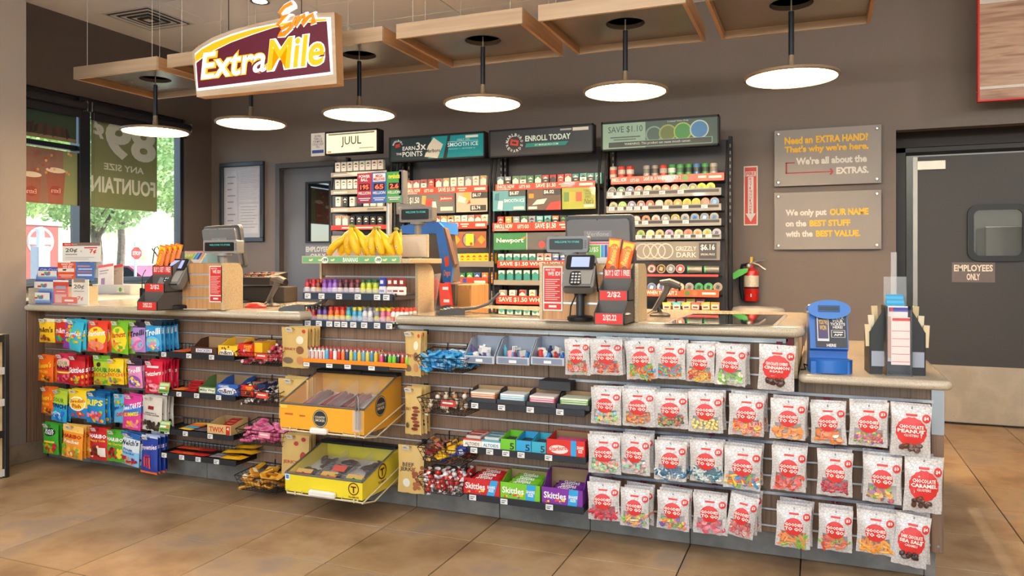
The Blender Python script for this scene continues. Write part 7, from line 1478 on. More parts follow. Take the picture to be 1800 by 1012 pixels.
def packs(row, pl, pr, ptl, ptr, cols, Y=RY+.03, hid=None, cat='cigarette pack', depth=2):
    n = len(cols)
    for k, (c1, c2, c3) in enumerate(cols):
        px = pl+(pr-pl)*(k+.5)/n; py = ptl+(ptr-ptl)*(k+.5)/n; x = xat(px, Y); z = zat(px, py, Y)-.098
        a, p = pack_mesh(c1, c2, c3)
        o = tag(link('cigarette_pack', a, None, (x, Y+.011, z)), '%s topped pack, %s from left, %s' % (CN.get(c2, 'pale'), ordn(k, n), row), cat, 'packs '+row); link('print', p, o)
        for d in range(1, depth):
            o2 = dup(o, (x+R.uniform(-.002, .002), Y+.011+.026*d, z+R.uniform(0, .004)), None, 'pack hidden behind the front row, %s' % row, 'hidden packs '+row)
W0, B0, R0, G0, T0, K0, GD, SB, YL, TN, AQ, GR, BG, OR = '#e4e0d8', '#3a5a98', '#b8322c', '#2f7a4c', '#3a8f8a', '#2b2c30', '#b8964a', '#8d9aa8', '#d8b81c', '#c97a4a', '#7ab8c4', '#a8a49c', '#4aa04a', '#e08a2c'
S_T = [('t', 'ENROLL NOW', '#f1ece4', .02, .20, .3, .86), ('r', '#f1ece4', .02, .16, .1, .18), ('t', "LET'S GO", '#f1ece4', .25, .36, .3, .75), ('r', '#8e2a1c', .225, .23, .05, .95), ('r', '#8e2a1c', .38, .385, .05, .95), ('t', 'SAVE $1.50', '#f1ece4', .42, .62, .18, .88), ('r', '#f1d8cc', .65, .76, .56, .74), ('r', '#f1d8cc', .67, .74, .26, .42), ('r', '#e9ddd4', .85, .98, .3, .7)]
S_B = [('t', 'SAVE $1.50 WHEN YOU BUY TWO', '#f1ece4', .03, .97, .2, .82)]
# A: cream lightbox unit
A = rack('narrow tobacco rack under the cream lightbox', 578, 684, 270)
bA = lightbox(A, 572, 664, 234, 223, 274, 266, '#e9e0b8', [('t', 'JUUL', '#3a3430', .3, .7, .26, .8, .012), ('r', '#6a6454', .04, .96, .9, .97), ('r', '#c8502c', .02, .1, .04, .1), ('r', '#8a8470', .66, .95, .16, .2)], .9, .12)
for k, (zt1, zt2, sy1, sy2, cols, nm) in enumerate(((286, 280, 304, 299, [(W0, W0, K0)]*4+[(W0, W0, G0)]*2+[(W0, W0, '#7a3a44')]*2, 'top row under the cream lightbox'), (316, 313, 334, 331, [(W0, W0, T0)]*2+[(W0, W0, '#8a4a44')]*2+[(W0, W0, G0)]*2+[(W0, W0, K0)]*2, 'second row under the cream lightbox'), (346, 345, 364, 364, [(W0, W0, T0), (K0, K0, W0), (W0, W0, '#7a3a44'), (K0, K0, GR), (W0, W0, G0), (W0, W0, K0), (W0, W0, T0)], 'third row under the cream lightbox'), (379, 380, 395, 396, [(W0, '#e08a6a', W0)]*2+[(K0, K0, W0)]*5, 'fourth row under the cream lightbox'))):
    x0, x1, z0, z1 = strip(A, 582, 680, sy1, sy2, sy1+8, sy2+8, '#a39d94' if k < 3 else '#c42a24', [('r', '#d8d4cc', .05, .3, .3, .6), ('r', '#6a6660', .66, .95, .25, .7)] if k < 3 else [('r', '#f0d8d0', .2, .9, .3, .6)], name='shelf_edge')
    plate(A, x0, x1, z0+.006); packs(nm, 588, 674, zt1, zt2, cols)
# B
Bk = rack('tobacco rack under the earn points lightbox', 690, 862, 262)
lightbox(Bk, 684, 852, 240.5, 231.5, 284, 278, '#1d3234', [('p', '#0f8f96', [(.42, 0), (1, 0), (1, 1), (.46, 1)]), ('p', '#2a3434', [(.58, 0), (.62, 0), (.66, 1), (.63, 1)]), ('p', '#d9d2c0', [(.38, .1), (.52, .0), (.58, .62), (.48, .95), (.42, .6)]), ('t', 'Marlboro', '#3a3c40', .40, .55, .28, .44), ('c', 'MARLBORO', '#d9d6d0', .085, .66, .25, 160, 20, .1), ('p', '#c8382c', [(.06, .58), (.11, .62), (.11, .78), (.06, .74)]), ('t', 'EARN', '#e4e2dc', .14, .28, .44, .62), ('t', '3x', '#e4e2dc', .29, .40, .42, .78), ('t', 'THE', '#e4e2dc', .07, .13, .24, .34), ('t', 'POINTS', '#e4e2dc', .14, .36, .14, .38), ('t', 'ONLY ON', '#d4ecec', .73, .86, .74, .82, .0), ('t', 'SMOOTH ICE', '#e4f2f0', .63, .95, .48, .66, .01), ('r', '#d4ecec', .63, .95, .70, .715), ('t', 'FROM JULY 1 - SEPTEMBER 30', '#d4ecec', .64, .92, .34, .40, .0), ('r', '#e0dcd0', .82, .95, .84, .95)], .3)
cB = [(W0, R0, W0), (W0, R0, W0), (W0, R0, K0), (R0, R0, W0), (W0, R0, W0), (W0, GD, W0), (W0, W0, GD), (W0, W0, GD), (W0, SB, W0), (W0, W0, GD), (W0, GD, W0)]
x0, x1, z0, z1 = strip(Bk, 711, 857, 330, 326, 342, 338, '#cf3a26', S_T); plate(Bk, x0, x1, z0+.01); packs('top row under the earn points lightbox', 712, 856, 318, 308, cB)
strip(Bk, 697, 800, 342, 340, 377, 374, '#5a5f62', [('t', 'SAVE $1.50', '#d9d8d2', .04, .4, .5, .86), ('t', 'GET ANY 2 PACKS OF', '#d9d8d2', .04, .4, .26, .38, .0), ('p', '#c9302a', [(.5, .3), (.62, .25), (.64, .7), (.52, .76)]), ('p', '#e4e0d8', [(.62, .2), (.7, .22), (.68, .6), (.62, .6)]), ('p', '#b8964a', [(.44, .5), (.5, .45), (.52, .9), (.45, .92)]), ('r', '#c8342c', .74, .97, .62, .84), ('t', 'Jacksons', '#f1ece4', .76, .95, .66, .8), ('r', '#c4c2bc', .76, .97, .12, .32)], RY-.02, 'promo_panel')
strip(Bk, 802, 857, 339, 336, 374, 371, '#b0a894', [('r', '#2c2e32', .5, 1, .68, 1), ('t', '$6.17', '#f1ece4', .53, .8, .74, .94), ('r', '#2c2e32', .46, .96, .06, .34), ('t', '$5.74', '#f1ece4', .5, .78, .1, .3), ('p', '#d8a03a', [(.2, .5), (.45, .6), (.45, .98), (.25, .98)]), ('p', '#c9402c', [(.35, .4), (.48, .45), (.44, .62)]), ('p', '#e4e0d8', [(.05, .55), (.28, .45), (.34, .7), (.1, .85)])], RY-.02, 'promo_panel')
x0, x1, z0, z1 = strip(Bk, 728, 856, 391, 389, 404, 401, '#cf3a26', S_T); plate(Bk, x0, x1, z0+.01); packs('second row under the earn points lightbox', 762, 858, 380, 377, [(W0, R0, W0), (W0, GD, W0), (W0, GD, K0), (W0, W0, GD), (W0, W0, SB), (W0, '#c98a8a', W0), (W0, R0, W0), (W0, W0, GD)])
strip(Bk, 787, 855, 408, 406, 437, 434, '#8e5434', [('e', '#2c4a7c', .55, .5, .46), ('e', '#d86a3a', .55, .5, .38), ('e', '#3aa0a8', .55, .5, .3), ('e', '#d84a3c', .55, .5, .22), ('r', '#e0c81c', .48, .68, .14, .86), ('p', '#e08a2c', [(.78, .5), (.88, .78), (.98, .5), (.88, .22)]), ('p', '#e08a2c', [(.14, .5), (.24, .78), (.34, .5), (.24, .22)]), ('e', '#c8302c', .62, .25, .1)], RY-.02, 'promo_panel')
x0, x1, z0, z1 = strip(Bk, 795, 868, 460, 458, 470, 468, '#7d7a76', [], name='shelf_edge'); plate(Bk, x0, x1, z0+.01); packs('yellow row under the painted panel', 797, 870, 446, 445, [(AQ, AQ, W0)]+[(YL, YL, R0)]*6)
x0, x1, z0, z1 = strip(Bk, 790, 857, 488, 487, 504, 501, '#cf3a26', [('t', 'WHEN YOU BUY 2', '#f1ece4', .1, .32, .3, .8), ('r', '#3a4a98', .36, .46, .1, .9), ('r', '#a8342c', .48, .58, .1, .9), ('r', '#e9ddd4', .66, .95, .35, .65)]); plate(Bk, x0, x1, z0+.01); packs('mixed row above the wooden cabinet', 792, 872, 480, 479, [(W0, OR, W0), (G0, G0, W0), (BG, BG, W0), (B0, B0, W0), (TN, TN, W0), (OR, TN, W0)])
x0, x1, z0, z1 = strip(Bk, 826, 866, 527, 526, 536, 535, '#6d6a66', [], name='shelf_edge'); plate(Bk, x0, x1, z0+.01); packs('lowest row right of the wooden cabinet', 828, 866, 512, 511, [(K0, K0, R0), (K0, K0, GR), (GR, GR, W0)])
# C
Ck = rack('tobacco rack under the enroll today lightbox', 864, 1054, 252)
lightbox(Ck, 860, 1043, 230, 215.5, 276, 269, '#3a3c40', [('c', 'MARLBORO', '#e4e0da', .245, .5, .33, 170, 10, .13), ('c', 'REWARDS', '#e4e0da', .245, .5, .34, 200, 340, .12), ('p', '#d8452f', [(.2, .42), (.28, .36), (.29, .58), (.21, .66)]), ('p', '#3a3c40', [(.22, .48), (.265, .44), (.268, .52), (.225, .56)]), ('t', 'ENROLL TODAY', '#d8ecdc', .355, .80, .52, .76, .03), ('p', '#2a8f80', [(.355, .28), (.75, .28), (.78, .44), (.365, .44)]), ('t', 'AT MARLBORO.COM', '#d8ecdc', .45, .68, .32, .40, .01), ('r', '#d9d4c0', .82, .97, .84, .97), ('r', '#a8a69e', .70, .81, .88, .95)], .25)
cC = [(W0, '#5a8aa8', W0), (K0, SB, W0), (W0, G0, W0), (W0, G0, K0), (G0, G0, W0), (W0, G0, W0), (K0, R0, W0), (K0, R0, K0), (R0, R0, W0), (W0, R0, W0), (K0, T0, W0), (W0, T0, K0), (K0, T0, W0), (T0, T0, W0)]
x0, x1, z0, z1 = strip(Ck, 871, 1046, 323.5, 318, 335, 329, '#cf3a26', S_T); plate(Ck, x0, x1, z0+.01); packs('top row under the enroll today lightbox', 873, 1058, 311, 303, cC)
strip(Ck, 866.5, 924, 336.5, 333, 372, 369, '#4f98a8', [('r', '#2c3a40', .48, 1, .7, 1), ('t', '$6.87', '#f1ece4', .52, .8, .76, .95), ('t', 'SMOOTH ICE', '#dff0f0', .35, .97, .42, .58, .01), ('p', '#d8e4e4', [(.15, .1), (.3, .05), (.32, .5), (.18, .5)]), ('p', '#2a6a80', [(.05, .55), (.2, .5), (.2, .9), (.08, .85)]), ('r', '#dcd8cc', .64, .96, .06, .2)], RY-.02, 'promo_panel')
strip(Ck, 927, 986, 333.5, 331, 371, 367, '#55443a', [('r', '#22242a', .48, 1, .7, 1), ('t', '$6.02', '#f1ece4', .5, .8, .76, .95), ('p', '#c8322c', [(.55, .0), (1, .0), (1, .42), (.7, .35)]), ('p', '#e08a1c', [(.05, .58), (.2, .58), (.2, .8), (.05, .8)]), ('p', '#ddd6cc', [(.15, .25), (.5, .3), (.6, .55), (.3, .5)]), ('r', '#e0dccf', .04, .3, .06, .18)], RY-.02, 'promo_panel')
strip(Ck, 988, 1047, 331, 328, 368.5, 366, '#8f9a2c', [('r', '#4f7a3c', .06, .22, .36, .8), ('r', '#dca03a', .22, .42, .36, .8), ('r', '#c9502c', .42, .6, .36, .8), ('t', 'TOBACCO\nWATER\nSIMPLY', '#3a3c1c', .64, .92, .5, .9, .0), ('t', "Nat's", '#3a3c1c', .66, .95, .24, .48, .0, .3), ('r', '#dcd8c0', .66, .96, .08, .2)], RY-.02, 'promo_panel')
x0, x1, z0, z1 = strip(Ck, 866, 1050, 391, 389, 406, 404, '#cf3a26', S_T); plate(Ck, x0, x1, z0+.01); packs('second row under the enroll today lightbox', 873, 1052, 381, 377, [(R0, R0, W0), (GD, GD, W0), (SB, SB, W0), (W0, G0, W0), (SB, SB, K0), (T0, AQ, W0), (T0, AQ, K0), (K0, TN, W0), (K0, K0, BG), (K0, T0, W0), (W0, OR, W0), (GR, GR, W0), (W0, BG, W0)])
strip(Ck, 868, 1050, 409, 408, 439, 438, '#2f7a4c', [('r', '#c9c6c4', .33, .335, 0, 1), ('r', '#55585c', .335, 1, 0, 1), ('t', 'Newport', '#f1f2ec', .03, .3, .36, .7, .02), ('p', '#d8742c', [(.27, .66), (.325, .8), (.31, .62)]), ('e', '#c83a3a', .48, .3, .2), ('e', '#2c3a4c', .62, .5, .3)], RY-.02, 'promo_panel')
x0, x1, z0, z1 = strip(Ck, 874, 1050, 458.5, 457, 471, 470, '#cf3a26', S_B); plate(Ck, x0, x1, z0+.01); packs('third row above the long save strip', 874, 1052, 446, 445, [(T0, W0, T0)]*5+[(W0, '#c98a8a', K0)]*2+[(B0, SB, W0)]*3+[(W0, AQ, W0), (W0, W0, R0), (W0, W0, G0)])
x0, x1, z0, z1 = strip(Ck, 868, 1050, 493, 492, 502, 501, '#8a857e', [], name='shelf_edge'); plate(Ck, x0, x1, z0+.01); packs('fourth row of teal packs', 874, 1052, 475, 474, [(T0, W0, T0)]*5+[(W0, W0, TN), (W0, W0, B0)]+[(T0, T0, W0)]*5)
x0, x1, z0, z1 = strip(Ck, 872, 1050, 521, 520, 536, 535, '#cf3a26', S_B); plate(Ck, x0, x1, z0+.01); packs('lowest row above the counter glass', 874, 1050, 510, 509, [(W0, GR, W0), (W0, W0, GR), (W0, R0, W0), (W0, W0, GD), (W0, GD, W0), (W0, W0, B0), (W0, R0, W0), (W0, W0, T0), (W0, G0, W0), (W0, W0, K0)])
# D: tins
Dk = rack('tobacco rack of round tins under the green lightbox', 1060, 1280, 240)
lightbox(Dk, 1057, 1264, 215, 201, 265.5, 255.5, '#4a5a50', [('r', '#8fae98', .0, .385, 0, 1), ('t', 'SAVE $1.10', '#3a4038', .05, .36, .6, .88, .0), ('r', '#566458', .07, .34, .42, .47), ('r', '#566458', .1, .3, .33, .37), ('e', '#7d988a', .46, .48, .33), ('e', '#4f6458', .46, .48, .27), ('e', '#98a05a', .58, .5, .34), ('e', '#6a7440', .58, .5, .28), ('e', '#a0b85a', .71, .53, .35), ('e', '#4a8a4a', .71, .53, .3), ('e', '#b8c4b8', .85, .57, .36), ('e', '#4a7fae', .85, .57, .31), ('r', '#9ac0a4', .05, .96, .03, .27), ('r', '#3a4440', .055, .955, .045, .255), ('t', 'WARNING: This product can cause mouth cancer.', '#d4dcd4', .2, .78, .09, .21, .0), ('t', 'Limited Time Only', '#d8dcd4', .58, .76, .9, .97, .0)], .28)
_tn = {}
def tin_mesh(rim, face, art, standing):
    k = (rim, face, art, standing)
    if k not in _tn:
        a = MB().lathe([(.0375, 0), (.038, .002), (.038, .020), (.036, .022)], pm(rim, .35, .2), n=20, axis='y').mesh('tin_body', 40)
        p = MB().ell(0, 0, .0325, .0325, -.0225, pm(face, .35), n=20).add([(-.018, -.023, -.012), (.01, -.023, -.02), (.018, -.023, .01), (-.008, -.023, .018)], [(0, 1, 2, 3)], pm(art, .4)).mesh('print', 0)
        _tn[k] = (a, p)
    return _tn[k]
TNM = {'#b8a48a': 'beige', '#4a9a5c': 'green', '#7a78b0': 'violet', '#c87a5c': 'copper', '#b0aca4': 'grey', '#d8c82c': 'yellow', '#c89a5a': 'amber', '#4a7fb8': 'blue', '#c8403c': 'red', '#3a8a5c': 'deep green'}
def tins(row, pl, pr, pyl, pyr, cols, Y=RY+.03, full=False):
    n = len(cols)
    for k, (rim, face, art) in enumerate(cols):
        px = pl+(pr-pl)*(k+.5)/n; py = pyl+(pyr-pyl)*(k+.5)/n; x = xat(px, Y); z = zat(px, py, Y)-.038; a, p = tin_mesh(rim, face, art, full)
        o = tag(link('tobacco_tin', a, None, (x, Y+.022, z)), '%s rimmed round tin, %s from left, %s' % (TNM.get(rim, 'pale'), ordn(k, n), row), 'tin', 'tins '+row); link('print', p, o)
bg_, gn, vi, co, gy, ye, am, bl, rd_, dg = list(TNM)
sS = [('t', 'ENROLL NOW', '#f1ece4', .01, .145, .3, .86), ('t', "LET'S GO", '#f1ece4', .18, .26, .25, .7), ('t', 'SAVE $1.10 WHEN YOU BUY 2', '#f1ece4', .3, .63, .25, .86), ('e', '#4a8a3c', .67, .5, .38), ('e', '#c85a4a', .73, .5, .38), ('r', '#f1d8cc', .78, .85, .4, .7), ('r', '#efe2d8', .87, .98, .35, .65)]
x0, x1, z0, z1 = strip(Dk, 1074, 1273, 313, 301.5, 325, 316, '#d9502c', sS); plate(Dk, x0, x1, z0+.01)
cans = [('#b9b4ac', '#c84a3c'), ('#c8483c', '#b9b4ac'), ('#c8423a', '#d8c8c0'), None, ('#a8a49c', '#6a6a68'), ('#9c988f', '#4a4a4a'), ('#c8483c', '#b0aca4'), ('#4a9a5c', '#e0e0d8'), ('#5aa86a', '#3a6a48'), ('#4a9a4c', '#2a3a2c'), ('#4a7fb8', '#3a3c40'), ('#4a9a5c', '#2c3a30'), ('#b0aca4', '#7a7670')]
for k, c in enumerate(cans):
    if not c: continue
    px = 1071+(1262-1071)*(k+.5)/13; Y = RY+.06; x = xat(px, Y); zt_ = zat(px, 293.5-(k*.55), Y)
    o = tag(MB().lathe([(.033, 0), (.034, .004), (.034, .105), (.032, .11)], pm(c[0], .35, .3, var=.15, scale=60), n=16).obj('tin_roll', None, (x, Y, zt_-.11)), 'upright roll of tins, %s from left above the orange save strip' % ordn(k, 13), 'tins', 'rolls of tins on the top shelf')
    MB().cyl((0, 0, .04), .0344, .04, pm(c[1], .4), 16, cap=False).obj('label_band', o)
def gstrip(pl, pr, tl_, tr_, h, tags):
    x0, x1, z0, z1 = strip(Dk, pl, pr, tl_, tr_, tl_+h, tr_+h, '#85807a', [('r', '#2a2a2c', .02, .98, .45, .85)], name='shelf_edge'); plate(Dk, x0, x1, z0+.01)
    for f in tags:
        q = MB().box(-.026, .026, -.008, -.0045, -.014, .016, m_tagw).rect(-.02, .016, .002, .006, -.0086, m_tagk).rect(-.02, .004, -.008, -.003, -.0086, m_tagk); q.obj('price_tag', Dk, (x0+(x1-x0)*f, RY, (z0+z1)/2+.005))
gstrip(1066, 1268, 337, 329, 13, (.04, .12, .2, .28, .36, .5, .66)); tins('first tin row under the orange strip', 1068, 1257, 329, 320, [(gy, '#6a6a62', '#8a8a80'), (gy, '#4a8a5c', '#c8d0c4'), (gy, '#6a72b0', '#c8c8d4'), (gy, '#b86a5a', '#d8d0c8'), (bg_, '#b8a48a', '#e4dccc'), (bg_, '#c4b8a4', '#8a7a60'), (co, '#d88a6a', '#e4d0c4'), (co, '#d8845c', '#efe0d4'), (gy, '#8a8a82', '#9ab85c'), (gy, '#7a7a72', '#9ac04a'), (ye, '#b8b83a', '#7a9a3a'), (ye, '#c0bc4a', '#8aa04a')])
gstrip(1066, 1268, 363, 357, 12, (.05, .13, .21, .28, .35, .53, .70, .86)); tins('second tin row under the orange strip', 1070, 1264, 355, 346, [(bg_, '#a8a080', '#4a8a5c'), (ye, '#6ab8a0', '#d8d83a'), (gy, '#7a72b0', '#c4c0cc'), (gy, '#c84a4c', '#e0d8d0'), (co, '#b84a54', '#a8c4a0'), (bg_, '#c4c0b4', '#e4e0d8'), (am, '#c09a5a', '#8a7a5c'), (am, '#b88a4a', '#d8b87c'), (ye, '#98a03a', '#c88a3a'), (ye, '#a8a43a', '#d0a84a'), (co, '#8a7a70', '#c0846a'), (co, '#4a90c8', '#8ab0d0')])
gstrip(1108, 1268, 387, 384, 12, (.06, .17, .4, .62)); tins('third tin row under the orange strip', 1110, 1264, 379, 373, [(co, '#98b8c8', '#c8a88a'), (co, '#c87a4a', '#2c2c30'), (gy, '#98a8b0', '#d8644a'), (gy, '#8a8a84', '#c8c8c0'), (ye, '#8a8a6c', '#a8a8a0'), (bg_, '#8a9aa8', '#5a6a80'), (am, '#4a90c8', '#2a5a98'), (am, '#4a80b8', '#a0b8d0'), (am, '#6a90b0', '#4a6a98')])
gstrip(1116, 1268, 414, 410, 9, (.05, .17, .28, .39, .5, .62, .75, .86)); tins('fourth tin row above the grey price panel', 1118, 1268, 404, 401, [(am, '#7aa84a', '#4a7a3c'), (gy, '#c8c8b8', '#c8b83a'), (bg_, '#c0a45a', '#6a6a5c'), (gy, '#a88ab8', '#5a4a68'), (gy, '#c4b87a', '#7a8a8c'), (co, '#c07a6a', '#b85a4a'), (gy, '#d8a07a', '#c86a3c'), (gy, '#8ab06a', '#d88a3c'), (gy, '#9a9ab0', '#5a5a70')])
strip(Dk, 1116, 1266, 425, 424, 457, 457.5, '#78736d', [('o', '#a8a49c', .1, .5, .36, .42), ('o', '#a8a49c', .19, .5, .36, .42), ('o', '#b0aca4', .28, .5, .36, .42), ('o', '#b8b4ac', .37, .5, .36, .42), ('t', 'GRIZZLY', '#d8d4c8', .49, .73, .5, .74, .0), ('t', 'DARK', '#d8d4c8', .5, .73, .16, .42, .0), ('r', '#3c3c3c', .76, .96, .08, .92), ('t', '$6.16', '#e9e6de', .78, .94, .5, .84, .02), ('t', 'SPECIAL PRICE', '#d8d4c8', .78, .94, .26, .36, .01)], RY-.02, 'promo_panel')
x0, x1, z0, z1 = strip(Dk, 1130, 1263, 482, 482, 486, 486, '#b83a34', [], name='shelf_edge'); plate(Dk, x0, x1, z0+.004); tins('full round row under the grey price panel', 1137, 1204, 464.5, 464.5, [(rd_, '#b8a8a0', '#5a4a48'), (am, '#3c3a38', '#c89a5a'), (gy, '#6a6a72', '#a8a8b0'), (gy, '#b83a34', '#d8d0c8')], RY+.01, True)
for k in range(2):
    px = 1222+k*30; Y = RY+.03; q = MB().cyl((-.06, 0, 0), .034, .12, pm('#7a7a74', .35, .2, var=.2, scale=40), 16, axis='x').cyl((-.063, 0, 0), .035, .012, pm('#3aa85a', .4), 16, axis='x')
    tag(q.obj('tin_roll', None, (xat(px, Y), Y, rz(px, 474, Y))), '%s lying roll of tins with green end on the red edged shelf' % ['left', 'right'][k], 'tins', 'lying rolls of tins')
x0, x1, z0, z1 = strip(Dk, 1085, 1264, 509, 507.5, 521, 521, '#d9562c', [('t', 'WHEN YOU BUY 2', '#f1ece4', .3, .6, .25, .8), ('e', '#4a7a3c', .70, .5, .36), ('e', '#d86a4a', .77, .5, .36), ('r', '#efe2d8', .84, .97, .35, .65)]); plate(Dk, x0, x1, z0+.01); tins('lowest tin row above the snack pouches', 1137, 1270, 497, 496.5, [(gy, '#4a72b0', '#c0c8d4'), (gy, '#c8c8cc', '#4a6ab0'), (rd_, '#b8b0ac', '#b83a34'), (am, '#c8c0b0', '#5a4a3c'), (gy, '#8a8a84', '#5a5a58'), (gn, '#4a9a5c', '#2a5a38'), (gn, '#5aa86a', '#3a4a40'), (bg_, '#8a8a80', '#4a4a48')])
cl = ['#e0c02c', '#4ab0b8', '#d8b02c', '#c84a30', '#b8a42c', '#d88a2c', '#e0703a', '#c8303a', '#d8b82c', '#a82a30']
cln = ['yellow', 'teal', 'gold', 'red', 'olive', 'orange', 'coral', 'crimson', 'lemon', 'maroon']
x0, x1, z0, z1 = strip(Dk, 1085, 1264, 551, 551, 556, 556, '#55514c', [], name='shelf_edge'); plate(Dk, x0, x1, z0+.01)
for k, c in enumerate(cl):
    px = 1172+(k % 6)*17+(k//6)*8; Y = RY+.03+(k//6)*.05; mb, fn = bagmesh(.075, .11, .02, pm(c, .35, var=.12, scale=40), seed=k, top=.05, nx=5, ny=6)
    o = tag(mb.obj('tobacco_pouch', None, (xat(px, Y), Y, rz(px, 531-(k//6)*6, Y)), (0, R.uniform(-.1, .1), 0), 60), '%s small pouch on the lowest rack shelf, %s row' % (cln[k], 'front' if k < 6 else 'back'), 'pouch', 'pouches on the lowest rack shelf')
    MB().rect(-.03, .03, -.06, -.02, -.0115, pm('#e4dcd0')).rect(-.02, .02, -.05, -.035, -.012, pm('#8a3a30')).obj('print', o, smooth=0)
# ---------------------------------------------------------------- ceiling: vent, downlights, floating panels, pendants, store sign
vx, vy = onz(262, 33, CEIL)
vt = thing('ceiling_vent', 'square white louvred air diffuser in the ceiling', 'vent', (vx, vy, CEIL))
MB().box(-.30, .30, -.30, .30, -.006, -.001, M_WHT, .002).obj('frame', vt)
for k in range(4):
    r0 = .27-k*.065
    f = MB()
    frame_ring(f, [(-r0+.03, -r0+.03), (r0-.03, -r0+.03), (r0-.03, r0-.03), (-r0+.03, r0-.03)], [(-r0, -r0), (r0, -r0), (r0, r0), (-r0, r0)], 0, .012, pm('#3a3836', .6) if k % 1 == 0 else M_WHT)
    o = f.obj('louvre', vt, (0, 0, -.008-.004*k), (PI/2, 0, 0), fix=True)
    f2 = MB(); frame_ring(f2, [(-r0+.034, -r0+.034), (r0-.034, -r0+.034), (r0-.034, r0-.034), (-r0+.034, r0-.034)], [(-r0+.024, -r0+.024), (r0-.024, -r0+.024), (r0-.024, r0-.024), (-r0+.024, r0-.024)], -.004, .03, M_WHT)
    f2.obj('blade', vt, (0, 0, -.012), (PI/2, 0, 0), fix=True)
x, y = onz(457, 2, CEIL)
t = thing('ceiling_downlight', 'round recessed ceiling downlight above the hanging store sign', 'light', (x, y, CEIL))
MB().lathe([(.085, -.002), (.09, -.008), (.075, -.008), (.06, .0)], M_STEEL, n=20).obj('trim', t)
MB().lathe([(0, -.003), (.066, -.003)], glow('#fff3df', 6), n=20).obj('lens', t)
L = bpy.data.lights.new('downlight', 'SPOT'); L.energy = DOWN_W; L.spot_size = math.radians(140); L.spot_blend = .6; L.color = (1, .93, .84); L.shadow_soft_size = .06
lo = bpy.data.objects.new('downlight_lamp', L); COL.objects.link(lo); lo.parent = t; lo.location = (0, 0, -.03)
# unseen globe lamps added above and behind the viewpoint to brighten the room
gm = MB().lathe([(.0, -.13), (.07, -.11), (.12, -.05), (.13, 0), (.12, .05), (.07, .11), (.03, .13)], glow('#fff4e4', 3), n=20).mesh('globe', 60)
cm_ = MB().cyl((0, 0, .13), .006, .64, M_BLACKM, 6).cyl((0, 0, .76), .05, .02, M_BLACKM, 14).mesh('stem', 40)
for x, y in [(x, y) for x in (-4.2, -2.4, -.4, 1.4, 3.0) for y in (-3.6, -1.8, .0, 1.5)]+[(2.7, 3.6), (2.7, 5.4)]:
    if True:
        t = thing('fill_globe', 'unseen globe lamp added as fill light over the shop floor', 'lamp', (x, y, CEIL-.78), 0, 'added fill globes over the shop floor')
        g_ = link('globe', gm, t); link('stem', cm_, t)
        L = bpy.data.lights.new('fill_globe_bulb', 'POINT'); L.energy = FILL_GLOBE_W; L.color = (1, .965, .92); L.shadow_soft_size = .12
        lo = bpy.data.objects.new('fill_globe_bulb', L); COL.objects.link(lo); lo.parent = t; lo.location = (0, 0, -.15)

